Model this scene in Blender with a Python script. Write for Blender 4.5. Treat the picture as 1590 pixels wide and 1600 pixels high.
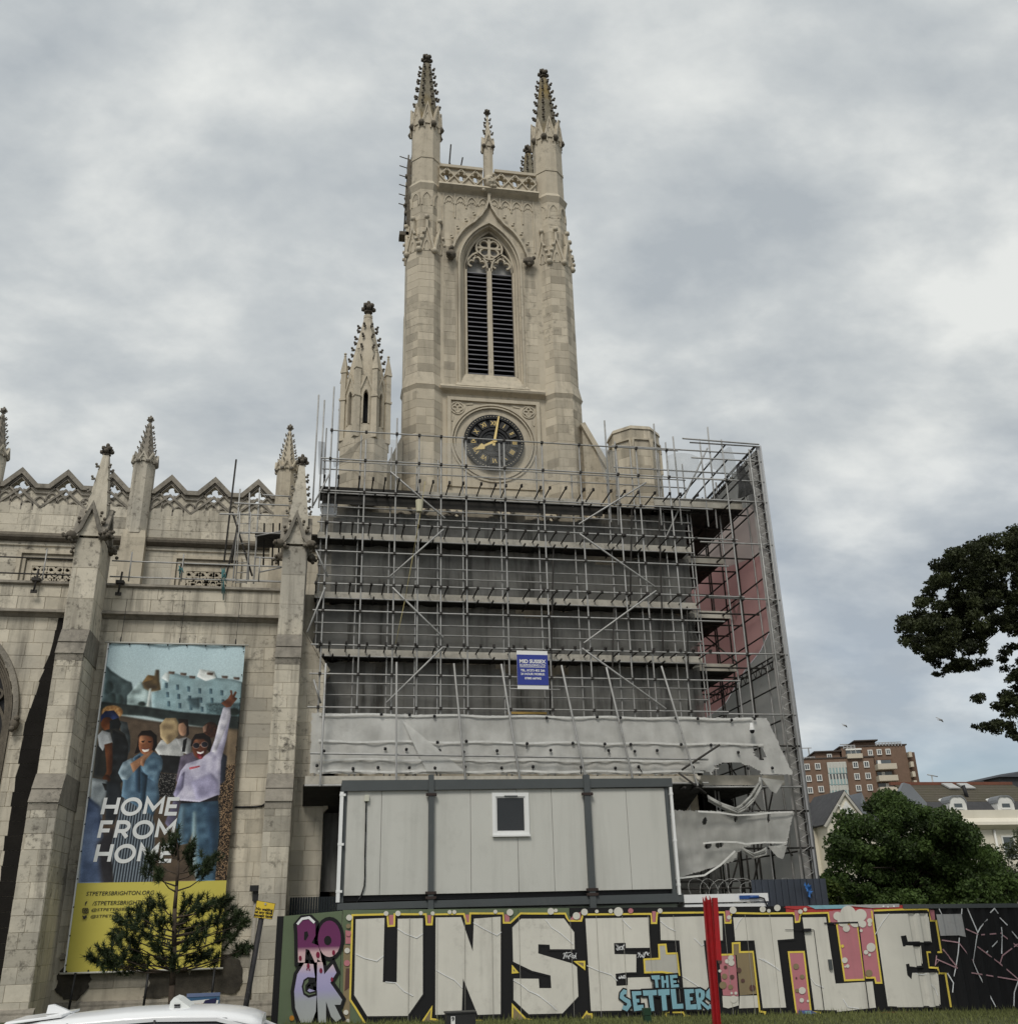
import bpy, bmesh, math, random
import numpy as np
from mathutils import Vector, Matrix, noise
from mathutils.geometry import tessellate_polygon
R = random.Random(7)
S = bpy.context.scene
for o in list(bpy.data.objects): bpy.data.objects.remove(o)
# ------------------------------------------------ camera, solved from the vanishing points of the building
CAMZ = 2.3; FPX = 1545.0
RM = Matrix(((0.98363051, -0.04623524, -0.17416466), (-0.17855955, -0.38009647, -0.90754788), (-0.02423868, 0.92379055, -0.38213023)))
# columns are the camera axes in the world, third column points backwards
cam = bpy.data.cameras.new('camera'); camo = bpy.data.objects.new('camera', cam); S.collection.objects.link(camo)
cam.sensor_fit = 'HORIZONTAL'; cam.sensor_width = 36; cam.lens = 36*FPX/1590; cam.clip_end = 3000; cam.clip_start = .1
M4 = RM.to_4x4(); M4.translation = Vector((0, 0, CAMZ)); camo.matrix_world = M4
S.camera = camo
# ------------------------------------------------ sky and light
SUN_EL, SUN_AZ = math.radians(48), math.radians(205)     # azimuth measured from +Y clockwise: behind the viewer, a little to the left
w = bpy.data.worlds.new('World'); S.world = w; w.use_nodes = True
N = w.node_tree.nodes; L = w.node_tree.links; N.clear()
def nd(t, **k):
    n = N.new(t)
    for a, b in k.items(): setattr(n, a, b)
    return n
out = nd('ShaderNodeOutputWorld'); bg = nd('ShaderNodeBackground'); bg.inputs['Strength'].default_value = .1
sky = nd('ShaderNodeTexSky', sky_type='NISHITA', sun_disc=False); sky.sun_elevation = SUN_EL; sky.sun_rotation = SUN_AZ; sky.dust_density = 3
tc = nd('ShaderNodeTexCoord'); sp = nd('ShaderNodeSeparateXYZ'); L.new(tc.outputs['Generated'], sp.inputs[0])
def mth(op, a, b=None):
    n = nd('ShaderNodeMath', operation=op)
    for i, v in enumerate((a, b)):
        if v is None: continue
        if isinstance(v, (int, float)): n.inputs[i].default_value = v
        else: L.new(v, n.inputs[i])
    return n.outputs[0]
zc = mth('MAXIMUM', sp.outputs[2], 0.0)
den = mth('ADD', zc, .40)
cb = nd('ShaderNodeCombineXYZ'); L.new(mth('DIVIDE', sp.outputs[0], den), cb.inputs[0]); L.new(mth('DIVIDE', sp.outputs[1], den), cb.inputs[1])
mp = nd('ShaderNodeMapping'); mp.inputs['Rotation'].default_value = (0, 0, .5); mp.inputs['Scale'].default_value = (1.0, 1.35, 1); mp.inputs['Location'].default_value = (3.1, 1.7, 0)
L.new(cb.outputs[0], mp.inputs[0])
nz = nd('ShaderNodeTexNoise'); nz.inputs['Scale'].default_value = 3.6; nz.inputs['Detail'].default_value = 11; nz.inputs['Roughness'].default_value = .55; nz.inputs['Distortion'].default_value = .1
L.new(mp.outputs[0], nz.inputs['Vector'])
rp = nd('ShaderNodeValToRGB'); L.new(nz.outputs[0], rp.inputs[0])
e = rp.color_ramp.elements
e[0].position = .37; e[0].color = (3.55, 3.88, 4.15, 1)
e[1].position = .655; e[1].color = (6.5, 6.65, 6.5, 1)
x = e.new(.50); x.color = (4.6, 4.88, 5.0, 1)
# nearer the horizon the cloud deck thins and some blue of the clear sky comes through
hz = nd('ShaderNodeMapRange'); hz.inputs[1].default_value = .02; hz.inputs[2].default_value = .42; hz.inputs[3].default_value = 1; hz.inputs[4].default_value = 0
L.new(sp.outputs[2], hz.inputs[0])
nz2 = nd('ShaderNodeTexNoise'); nz2.inputs['Scale'].default_value = 1.0; nz2.inputs['Detail'].default_value = 5; L.new(mp.outputs[0], nz2.inputs['Vector'])
gap = nd('ShaderNodeMapRange'); gap.inputs[1].default_value = .36; gap.inputs[2].default_value = .56; L.new(nz2.outputs[0], gap.inputs[0])
mx = nd('ShaderNodeMixRGB'); L.new(mth('MULTIPLY', mth('MULTIPLY', hz.outputs[0], .9), gap.outputs[0]), mx.inputs[0]); L.new(rp.outputs[0], mx.inputs[1]); L.new(sky.outputs[0], mx.inputs[2])
L.new(mx.outputs[0], bg.inputs[0]); L.new(bg.outputs[0], out.inputs[0])
sun = bpy.data.lights.new('sun', 'SUN'); sun.energy = 1.5; sun.angle = math.radians(18); sun.color = (1, .95, .87)
suno = bpy.data.objects.new('sun', sun); S.collection.objects.link(suno)
sd = Vector((math.sin(SUN_AZ)*math.cos(SUN_EL), math.cos(SUN_AZ)*math.cos(SUN_EL), math.sin(SUN_EL)))
suno.rotation_euler = sd.to_track_quat('Z', 'Y').to_euler(); suno.location = (0, 0, 60)
S.view_settings.view_transform = 'Standard'; S.view_settings.look = 'None'; S.view_settings.gamma = 1; S.view_settings.exposure = 0.28
S.view_settings.use_curve_mapping = False
S.render.engine = 'CYCLES'; S.cycles.max_bounces = 6; S.cycles.transparent_max_bounces = 12

# ------------------------------------------------ survey: read a point of the photograph on a known real plane
def ray(px, py): return RM @ Vector((px-795, 800-py, -FPX))
def P(px, py, Y):
    r = ray(px, py); t = Y/r.y; return (r.x*t, CAMZ+r.z*t)
def P3(px, py, Y):
    x, z = P(px, py, Y); return Vector((x, Y, z))
def PN(px, py, o, n):
    r = ray(px, py); c = Vector((0, 0, CAMZ)); n = Vector(n); return c + r*((Vector(o)-c).dot(n)/r.dot(n))

# ------------------------------------------------ object helpers
COL = S.collection
def link(o, parent=None):
    COL.objects.link(o)
    if parent is not None: o.parent = parent
    return o
def tag(o, label=None, cat=None, group=None, kind=None):
    if label: o['label'] = label
    if cat: o['category'] = cat
    if group: o['group'] = group
    if kind: o['kind'] = kind
    return o
def thing(name, label, cat, loc=(0, 0, 0), group=None):
    o = bpy.data.objects.new(name, None); link(o); o.location = loc; o.empty_display_size = .2
    return tag(o, label, cat, group)
class MB:
    def __init__(s): s.v = []; s.f = []; s.t = []; s.sm = []; s.uv = None
    def add(s, vs, fs, tint=0.0, smooth=False):
        n = len(s.v); s.v += [tuple(v) for v in vs]
        for f in fs: s.f.append(tuple(i+n for i in f)); s.t.append(tint); s.sm.append(smooth)
    def box(s, x0, x1, y0, y1, z0, z1, tint=0.0):
        s.add([(x0,y0,z0),(x1,y0,z0),(x1,y1,z0),(x0,y1,z0),(x0,y0,z1),(x1,y0,z1),(x1,y1,z1),(x0,y1,z1)],
              [(0,1,5,4),(1,2,6,5),(2,3,7,6),(3,0,4,7),(4,5,6,7),(3,2,1,0)], tint)
    def hexa(s, c, tint=0.0):   # 8 corners: bottom loop then top loop
        s.add(c, [(0,1,5,4),(1,2,6,5),(2,3,7,6),(3,0,4,7),(4,5,6,7),(3,2,1,0)], tint)
    def beam(s, a, b, wx, wz, up=(0, 0, 1), tint=0.0):
        a = Vector(a); b = Vector(b); d = (b-a).normalized(); up = Vector(up)
        sx = d.cross(up)
        if sx.length < 1e-4: sx = d.cross(Vector((1, 0, 0)))
        sx.normalize(); sz = sx.cross(d).normalized(); sx *= wx/2; sz *= wz/2
        s.hexa([a-sx-sz, a+sx-sz, b+sx-sz, b-sx-sz, a-sx+sz, a+sx+sz, b+sx+sz, b-sx+sz], tint)
    def tube(s, a, b, r, n=6, r2=None, cap=True, tint=0.0, smooth=True):
        a = Vector(a); b = Vector(b); d = (b-a)
        if d.length < 1e-5: return
        d.normalize(); q = d.orthogonal().normalized(); p = d.cross(q); r2 = r if r2 is None else r2
        ring = lambda c, rr: [c + q*(rr*math.cos(2*math.pi*i/n)) + p*(rr*math.sin(2*math.pi*i/n)) for i in range(n)]
        s.add(ring(a, r)+ring(b, r2), [(i, (i+1) % n, n+(i+1) % n, n+i) for i in range(n)], tint, smooth)
        if cap: s.f += [tuple(range(len(s.v)-2*n, len(s.v)-n))[::-1], tuple(range(len(s.v)-n, len(s.v)))]; s.t += [tint]*2; s.sm += [False]*2
    def pipe(s, pts, r, n=6):
        for a, b in zip(pts[:-1], pts[1:]): s.tube(a, b, r, n)
    def frust(s, cx, cy, z0, r0, z1, r1, n=8, rot=None, tint=0.0, cap=True):
        rot = math.pi/n if rot is None else rot
        k = lambda r, z: [(cx+r*math.cos(rot+2*math.pi*i/n), cy+r*math.sin(rot+2*math.pi*i/n), z) for i in range(n)]
        s.add(k(r0, z0)+k(r1, z1), [(i, (i+1) % n, n+(i+1) % n, n+i) for i in range(n)]+([tuple(range(n))[::-1], tuple(range(n, 2*n))] if cap else []), tint)
    def ball(s, c, r, sq=(1, 1, 1), n=6, m=4, tint=0.0):
        vs = [(c[0], c[1], c[2]-r*sq[2])]
        for j in range(1, m):
            a = -math.pi/2+math.pi*j/m
            vs += [(c[0]+r*sq[0]*math.cos(a)*math.cos(2*math.pi*i/n), c[1]+r*sq[1]*math.cos(a)*math.sin(2*math.pi*i/n), c[2]+r*sq[2]*math.sin(a)) for i in range(n)]
        vs.append((c[0], c[1], c[2]+r*sq[2])); t = len(vs)-1
        fs = [(0, 1+(i+1) % n, 1+i) for i in range(n)]
        for j in range(m-2): fs += [(1+j*n+i, 1+j*n+(i+1) % n, 1+(j+1)*n+(i+1) % n, 1+(j+1)*n+i) for i in range(n)]
        fs += [(t, 1+(m-2)*n+i, 1+(m-2)*n+(i+1) % n) for i in range(n)]
        s.add(vs, fs, tint, True)
    def plate(s, outer, holes, y0, y1, tint=0.0, T=None):   # XZ polygon with holes, given thickness from y0 (front) to y1
        loops = [list(outer)]+[list(h) for h in holes]; flat = [p for l in loops for p in l]
        tri = tessellate_polygon([[Vector((p[0], p[1], 0)) for p in l] for l in loops])
        T = T or (lambda x, y, z: (x, y, z)); n = len(flat)
        vs = [T(p[0], y0, p[1]) for p in flat]+[T(p[0], y1, p[1]) for p in flat]
        fs = []
        for a, b, c in tri:
            A, B, C = flat[a], flat[b], flat[c]
            cr = (B[0]-A[0])*(C[1]-A[1])-(B[1]-A[1])*(C[0]-A[0])
            if abs(cr) < 1e-9: continue
            if cr < 0: b, c = c, b
            fs.append((a, b, c))
            if y1 != y0: fs.append((n+a, n+c, n+b))
        if y1 != y0:
            k = 0
            for li, l in enumerate(loops):
                m = len(l); ar = sum(l[i][0]*l[(i+1) % m][1]-l[(i+1) % m][0]*l[i][1] for i in range(m))
                for i in range(m):
                    q = (k+i, k+(i+1) % m, n+k+(i+1) % m, n+k+i)
                    if (ar > 0) == (li == 0): q = q[::-1]
                    fs.append(q)
                k += m
        s.add(vs, fs, tint)
    def strip(s, pts, wd, y0, y1, closed=False, tint=0.0, T=None):   # moulding of width wd along an XZ polyline
        n = len(pts); V2 = [Vector((p[0], p[1])) for p in pts]; off = []
        for i in range(n):
            a = V2[(i-1) % n] if (closed or i > 0) else None; b = V2[(i+1) % n] if (closed or i < n-1) else None
            d1 = (V2[i]-a).normalized() if a is not None and (V2[i]-a).length > 1e-6 else None
            d2 = (b-V2[i]).normalized() if b is not None and (b-V2[i]).length > 1e-6 else None
            if d1 is None: d1 = d2
            if d2 is None: d2 = d1
            m = (d1+d2)
            m = m.normalized() if m.length > 1e-4 else d1
            nn = Vector((-m.y, m.x)); c = max(.45, nn.dot(Vector((-d1.y, d1.x)))); off.append(nn*(wd/2/c))
        T = T or (lambda x, y, z: (x, y, z)); vs = []
        for p, o in zip(V2, off): vs += [T(p.x+o.x, y0, p.y+o.y), T(p.x-o.x, y0, p.y-o.y), T(p.x-o.x, y1, p.y-o.y), T(p.x+o.x, y1, p.y+o.y)]
        fs = []
        for i in range(n if closed else n-1):
            a = 4*i; b = 4*((i+1) % n)
            fs += [(a, a+1, b+1, b), (a+1, a+2, b+2, b+1), (a+3, a, b, b+3)]
            if y1 != y0: fs.append((a+2, a+3, b+3, b+2))
        if not closed: fs += [(0, 3, 2, 1), (4*n-4, 4*n-3, 4*n-2, 4*n-1)]
        s.add(vs, fs, tint)
    def build(s, name, mat, parent=None, kind=None, label=None):
        if not s.f: return None
        me = bpy.data.meshes.new(name); me.from_pydata(s.v, [], s.f)
        me.polygons.foreach_set('use_smooth', s.sm)
        if any(s.t):
            a = me.attributes.new('tint', 'FLOAT', 'FACE'); a.data.foreach_set('value', s.t)
        if s.uv is not None:
            uvl = me.uv_layers.new(name='UVMap')
            for l in me.loops: uvl.data[l.index].uv = s.uv[l.vertex_index]
        mats = mat if isinstance(mat, (list, tuple)) else [mat]
        for m in mats: me.materials.append(m)
        o = bpy.data.objects.new(name, me); link(o)
        if parent is not None:
            o.parent = parent; o.matrix_parent_inverse = Matrix.Identity(4)
            W = parent.matrix_basis.copy(); p = parent.parent
            while p is not None: W = p.matrix_basis @ W; p = p.parent
            o.matrix_basis = W.inverted()
        if kind: o['kind'] = kind
        if label: o['label'] = label
        return o
def rod(name, a, b, r, mat, parent, n=6, cache={}):     # a shared unit tube, stretched between two points
    key = (round(r, 4), n, mat.name)
    if key not in cache:
        m = MB(); m.tube((0, 0, 0), (0, 0, 1), r, n); me = bpy.data.meshes.new(name); me.from_pydata(m.v, [], m.f); me.polygons.foreach_set('use_smooth', m.sm); me.materials.append(mat); cache[key] = me
    o = bpy.data.objects.new(name, cache[key]); a = Vector(a); b = Vector(b); d = b-a
    link(o, parent); o.rotation_mode = 'QUATERNION'
    o.location = a - (parent.location if parent is not None else Vector()); o.rotation_quaternion = d.to_track_quat('Z', 'Y'); o.scale = (1, 1, d.length)
    return o

# ------------------------------------------------ materials
def mat(name, c1, c2=None, scale=4.0, rough=.8, bump=0.0, tint=0.0, streak=0.0, metal=0.0, speck=0.0, speckc=(.08, .075, .065), bscale=None, detail=6, coord='pos', alpha=None, trans=0.0, spec=.3, dirt=None, c3=None):
    m = bpy.data.materials.new(name); m.use_nodes = True; nt = m.node_tree; n = nt.nodes; l = nt.links
    b = n['Principled BSDF']; b.inputs['Roughness'].default_value = rough; b.inputs['Metallic'].default_value = metal; b.inputs['Specular IOR Level'].default_value = spec
    c2 = c2 or tuple(v*.82 for v in c1)
    if coord == 'pos': vec = n.new('ShaderNodeNewGeometry').outputs['Position']
    else: vec = n.new('ShaderNodeTexCoord').outputs['Object']
    def noi(sc, det=detail, rgh=.6, v=vec):
        t = n.new('ShaderNodeTexNoise'); t.inputs['Scale'].default_value = sc; t.inputs['Detail'].default_value = det; t.inputs['Roughness'].default_value = rgh; l.new(v, t.inputs['Vector']); return t.outputs[0]
    def mp(v, sc):
        t = n.new('ShaderNodeMapping'); t.inputs['Scale'].default_value = sc; l.new(v, t.inputs[0]); return t.outputs[0]
    def ma(op, a, b_=None):
        t = n.new('ShaderNodeMath'); t.operation = op
        for i, v in enumerate((a, b_)):
            if v is None: continue
            if isinstance(v, (int, float)): t.inputs[i].default_value = v
            else: l.new(v, t.inputs[i])
        return t.outputs[0]
    def rng(v, a, b_, c=0.0, d=1.0):
        t = n.new('ShaderNodeMapRange'); l.new(v, t.inputs[0])
        for i, q in enumerate((a, b_, c, d)): t.inputs[i+1].default_value = q
        return t.outputs[0]
    def mix(f, a, b_):
        t = n.new('ShaderNodeMixRGB')
        if isinstance(f, (int, float)): t.inputs[0].default_value = f
        else: l.new(f, t.inputs[0])
        for i, v in ((1, a), (2, b_)):
            if isinstance(v, tuple): t.inputs[i].default_value = (*v[:3], 1)
            else: l.new(v, t.inputs[i])
        return t.outputs[0]
    f = ma('ADD', ma('MULTIPLY', rng(noi(scale), .3, .7), .6), ma('MULTIPLY', rng(noi(scale*.13, 3), .35, .65), .4))
    col = mix(f, c1, c2)
    if c3: col = mix(rng(noi(scale*.05+.11, 3), .48, .66), col, c3)
    if tint:
        a = n.new('ShaderNodeAttribute'); a.attribute_name = 'tint'
        pos = ma('MAXIMUM', a.outputs['Fac'], 0.0); neg = ma('MAXIMUM', ma('MULTIPLY', a.outputs['Fac'], -1.0), 0.0)
        col = mix(ma('MINIMUM', ma('MULTIPLY', neg, tint), 1.0), col, tuple(v*.10 for v in c2))
        col = mix(ma('MINIMUM', ma('MULTIPLY', pos, tint), .9), col, tuple(min(.85, v*1.28) for v in c1))
    if streak:
        col = mix(ma('MULTIPLY', rng(noi(1.0, 5, .65, mp(vec, (2.6, 2.6, .22))), .5, .72), streak), col, speckc)
    if speck:
        col = mix(ma('MULTIPLY', ma('MULTIPLY', rng(noi(scale*2.3, 8, .7), .52, .66), rng(noi(scale*.22, 3), .45, .62)), speck), col, speckc)
    l.new(col, b.inputs['Base Color'])
    if bump:
        bp = n.new('ShaderNodeBump'); bp.inputs['Strength'].default_value = bump; bp.inputs['Distance'].default_value = .03; l.new(noi(bscale or scale*3, 6, .65), bp.inputs['Height']); l.new(bp.outputs[0], b.inputs['Normal'])
    if alpha is not None or trans:
        o = n['Material Output']; sh = b.outputs[0]
        if trans:
            t = n.new('ShaderNodeBsdfTranslucent'); l.new(col, t.inputs[0]); mm = n.new('ShaderNodeMixShader'); mm.inputs[0].default_value = trans; l.new(sh, mm.inputs[1]); l.new(t.outputs[0], mm.inputs[2]); sh = mm.outputs[0]
        if alpha is not None:
            t = n.new('ShaderNodeBsdfTransparent'); mm = n.new('ShaderNodeMixShader')
            l.new(rng(noi(1.3, 4, .6, mp(vec, (1, 1, .35))), .25, .75, max(0, alpha-.16), min(1, alpha+.16)), mm.inputs[0]); l.new(t.outputs[0], mm.inputs[1]); l.new(sh, mm.inputs[2]); sh = mm.outputs[0]
        l.new(sh, o.inputs['Surface'])
    return m
STONE = mat('pale_limestone', (.66, .605, .495), (.49, .45, .365), 2.2, .9, .5, tint=.4, streak=.7, speck=1.0, speckc=(.12, .108, .09), c3=(.40, .375, .32))
STONE_T = mat('tower_limestone', (.56, .50, .395), (.45, .40, .31), 1.8, .9, .3, tint=.58, streak=.5, speck=.6, speckc=(.15, .135, .11))
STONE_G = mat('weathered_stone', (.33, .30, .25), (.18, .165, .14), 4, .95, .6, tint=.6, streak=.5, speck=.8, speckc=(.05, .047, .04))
STONE_D = mat('dark_carved_stone', (.19, .165, .13), (.085, .075, .06), 7, .95, .6, speck=.7, speckc=(.03, .028, .025))
STONE_L = mat('lichened_stone', (.27, .245, .19), (.15, .13, .085), 6, .95, .6, speck=.7, speckc=(.04, .037, .03), c3=(.28, .21, .09))
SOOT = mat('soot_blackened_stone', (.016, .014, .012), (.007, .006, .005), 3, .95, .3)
JOINT = mat('mortar', (.50, .455, .365), (.36, .32, .255), 3, .95, .2, streak=.4, speck=.5)
LEAD = mat('lead_black', (.02, .02, .022), (.012, .012, .013), 5, .5)
TUBE = mat('galvanised_tube', (.47, .47, .46), (.27, .265, .25), 2.2, .5, metal=.25, speck=.6, speckc=(.12, .10, .08))
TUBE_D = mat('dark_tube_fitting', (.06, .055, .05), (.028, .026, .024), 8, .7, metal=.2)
WOOD = mat('grey_scaffold_board', (.58, .55, .48), (.36, .335, .28), 3, .9, .2, streak=.2, speck=.5)
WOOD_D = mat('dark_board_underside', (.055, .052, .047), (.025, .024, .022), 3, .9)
NET = mat('dark_debris_net', (.30, .30, .285), (.15, .15, .14), 1.2, .95, .2, streak=.95, speckc=(.03, .03, .028), alpha=.84, trans=.2)
NET_B = mat('black_fine_net', (.05, .05, .05), (.03, .03, .03), 3, .95, alpha=.42)
NET_G = mat('grey_fine_net', (.5, .52, .52), (.4, .42, .42), 3, .9, alpha=.38, trans=.4)
WHITE_S = mat('white_sheeting', (.74, .74, .71), (.52, .52, .49), 2.0, .75, .22, streak=.22, speck=.25, speckc=(.35, .34, .32), trans=.3, bscale=60, alpha=.90)
WHITE_T = mat('torn_white_sheeting', (.70, .70, .67), (.42, .42, .39), 1.2, .7, .2, streak=.2, speckc=(.25, .24, .22), alpha=.78, trans=.25)
# ------------------------------------------------ ground
GZ = lambda x: .13-.021*x
gm = mat('grass_soil', (.075, .085, .035), (.05, .055, .022), 8, .95, .4)
m = MB(); m.hexa([(-14, 19.4, GZ(-14)-.3), (60, 19.4, GZ(60)-.3), (60, 140, GZ(60)-.3), (-14, 140, GZ(-14)-.3), (-14, 19.4, GZ(-14)), (60, 19.4, GZ(60)), (60, 140, GZ(60)), (-14, 140, GZ(-14))]); tag(m.build('verge_ground', gm), kind='structure')
m = MB(); m.hexa([(-14, 16.8, GZ(-14)-.3), (60, 16.8, GZ(60)-.3), (60, 19.28, GZ(60)-.3), (-14, 19.28, GZ(-14)-.3), (-14, 16.8, GZ(-14)-.02), (60, 16.8, GZ(60)-.02), (60, 19.28, GZ(60)-.02), (-14, 19.28, GZ(-14)-.02)])
tag(m.build('pavement', mat('concrete_paving', (.30, .29, .27), (.22, .21, .2), 3, .9, .2)), kind='structure')
m = MB(); m.hexa([(-14, 16.66, GZ(-14)-.3), (60, 16.66, GZ(60)-.3), (60, 16.797, GZ(60)-.3), (-14, 16.797, GZ(-14)-.3), (-14, 16.66, GZ(-14)-.01), (60, 16.66, GZ(60)-.01), (60, 16.797, GZ(60)-.01), (-14, 16.797, GZ(-14)-.01)])
tag(m.build('kerb', mat('granite_kerb', (.33, .32, .31), (.25, .24, .23), 6, .8)), kind='structure')
m = MB(); m.hexa([(-400, -80, -.6), (600, -80, -13), (600, 900, -13), (-400, 900, -.6), (-400, -80, -.1+8.4-.02), (600, -80, -12.6), (600, 900, -12.6), (-400, 900, 8.28)])
m.v = [(x, y, (GZ(x)-.14 if z > GZ(x)-.45 or True and i >= 4 else GZ(x)-.6)) for i, (x, y, z) in enumerate(m.v)]
tag(m.build('road', mat('asphalt', (.055, .055, .057), (.04, .04, .042), 12, .9, .3)), kind='structure')
m = MB(); yl = mat('yellow_road_paint', (.7, .5, .05), (.55, .4, .05), 8, .8)
for y in (16.42, 16.22): m.hexa([(-14, y, GZ(-14)-.14), (60, y, GZ(60)-.14), (60, y+.09, GZ(60)-.14), (-14, y+.09, GZ(-14)-.14), (-14, y, GZ(-14)-.136), (60, y, GZ(60)-.136), (60, y+.09, GZ(60)-.136), (-14, y+.09, GZ(-14)-.136)])
tag(m.build('road_marking', yl), kind='structure')
# grass blades in front of the painted hoarding
m = MB()
for i in range(26000):
    x = R.uniform(-.6, 22); y = 26.93-abs(R.gauss(0, 1))*2.1 if R.random() < .75 else R.uniform(19.6, 26.9)
    if y < 19.5: continue
    h = R.uniform(.03, .10)*(1.9 if y > 26.6 and R.random() < .35 else 1); a = R.uniform(0, 6.28); dx, dy = math.cos(a)*.012, math.sin(a)*.012; lx, ly = R.gauss(0, .03), R.gauss(0, .03); z = GZ(x)
    m.add([(x-dx, y-dy, z-.01), (x+dx, y+dy, z-.01), (x+lx, y+ly, z+h)], [(0, 1, 2)], R.uniform(-.5, .9))
tag(m.build('grass', mat('grass_blades', (.16, .17, .06), (.09, .11, .035), 3, .9, tint=.7)), 'short rough grass in front of the painted hoarding', 'grass', kind='stuff')

# ------------------------------------------------ the church
church = thing('church', 'pale stone Gothic church with tall pinnacled clock tower', 'church', (0, 34, 0))
def arch(x0, x1, z0, zs, za, n=10):
    w2 = (x1-x0)/2; h = za-zs; r = (w2*w2+h*h)/(2*w2); a1 = math.atan2(h, w2-r) if r > w2 else math.atan2(h, w2-r); pts = [(x0, z0)]
    a1 = math.pi-math.asin(min(1, h/r)) if r >= w2 else math.asin(min(1, h/r))
    for i in range(n+1):
        a = math.pi+(a1-math.pi)*i/n; pts.append((x0+r+r*math.cos(a), zs+r*math.sin(a)))
    right = [(x0+x1-p[0], p[1]) for p in pts[:-1]][::-1]
    return pts+right
def quatre(cx, cz, r, n=40, rot=0.0):
    return [(cx+r*(.50+.50*abs(math.cos(2*(t+rot)))**.7)*math.cos(t), cz+r*(.50+.50*abs(math.cos(2*(t+rot)))**.7)*math.sin(t)) for t in [2*math.pi*i/n for i in range(n)]]
def loft(mb, A, B, ya, yb, tint=0.0):
    n = len(A); mb.add([(p[0], ya, p[1]) for p in A]+[(p[0], yb, p[1]) for p in B], [(i, i+1, n+i+1, n+i) for i in range(n-1)], tint)
def split_rect(r, cuts):
    rs = [r]
    for c in cuts:
        nx = []
        for a in rs:
            if a[0] >= c[1] or a[1] <= c[0] or a[2] >= c[3] or a[3] <= c[2]: nx.append(a); continue
            if a[0] < c[0]: nx.append((a[0], c[0], a[2], a[3]))
            if a[1] > c[1]: nx.append((c[1], a[1], a[2], a[3]))
            x0, x1 = max(a[0], c[0]), min(a[1], c[1])
            if a[2] < c[2]: nx.append((x0, x1, a[2], c[2]))
            if a[3] > c[3]: nx.append((x0, x1, c[3], a[3]))
        rs = nx
    return rs
def one_stone(mb, o, u, n, r, tint, d=.016):
    g = .0028; b = .007; x0, x1, z0, z1 = r[0]+g, r[1]-g, r[2]+g, r[3]-g
    if x1-x0 < .05 or z1-z0 < .05: return False
    d = d*R.uniform(.6, 1.4)
    q = lambda x, z, k: (o[0]+u[0]*x+n[0]*k, o[1]+u[1]*x+n[1]*k, o[2]+z)
    c = [q(x0, z0, 0), q(x1, z0, 0), q(x1, z1, 0), q(x0, z1, 0), q(x0+b, z0+b, d), q(x1-b, z0+b, d), q(x1-b, z1-b, d), q(x0+b, z1-b, d)]
    mb.add(c, [(4, 5, 6, 7), (0, 1, 5, 4), (1, 2, 6, 5), (2, 3, 7, 6), (3, 0, 4, 7)], tint)
    return True
def courses(w, h, ch, sl, cuts=()):
    z = 0.0; k = R.random()
    nrow = max(1, round(h/ch)); ch = h/nrow
    for j in range(nrow):
        x = -sl*R.uniform(.1, .9)
        while x < w-.02:
            e = x+sl*R.uniform(.6, 1.4); a, b_ = max(0, x), min(w, e)
            if w-b_ < sl*.2: b_ = w; e = w
            if b_-a > .03:
                for r in split_rect((a, b_, z, z+ch), cuts): yield r
            x = e
        z += ch
STONES_LEFT = [292]
def ashlar(part, mb_stuff, o, u, n, w, h, ch, sl, mt, cuts=(), single=False, tintf=None, soot=None):
    for r in courses(w, h, ch, sl, cuts):
        t = R.gauss(0, .26)
        if R.random() < .05: t -= .35
        if R.random() < .06: t += .5
        if tintf: t = tintf(r, t)
        mm = soot if soot and t < -3 else mt
        if single and STONES_LEFT[0] > 0:
            m = MB()
            if one_stone(m, o, u, n, r, t, .013): m.build('stone', mm, part); STONES_LEFT[0] -= 1
        elif mb_stuff is not None: one_stone(mb_stuff, o, u, n, r, t, .007 if mt is STONE_T else .011)
def crocket(mb, c, d, s):
    d = Vector(d).normalized(); c = Vector(c)
    mb.ball(c+d*s*.55, s*.55, (1, 1, .8), 5, 3); mb.ball(c+d*s*1.05+Vector((0, 0, s*.35)), s*.42, (1, 1, 1), 5, 3); mb.ball(c+d*s*.9+Vector((0, 0, -s*.35)), s*.36, (1, 1, 1), 5, 3)
def finial(mb, x, y, z, s):
    mb.frust(x, y, z, s*.30, z+s*.7, s*.22, 8); mb.frust(x, y, z+s*.62, s*.5, z+s*.75, s*.5, 8)
    for k, (zz, rr) in enumerate(((1.05, .55), (1.45, .48))):
        for i in range(4): a = i*math.pi/2+k*math.pi/4; mb.ball((x+rr*s*math.cos(a), y+rr*s*math.sin(a), z+zz*s), s*.33, (1, 1, .9), 5, 3)
    mb.ball((x, y, z+1.3*s), s*.42, (1, 1, 1.2), 6, 4); mb.ball((x, y, z+1.9*s), s*.26, (1, 1, 1.4), 5, 4)
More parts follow.
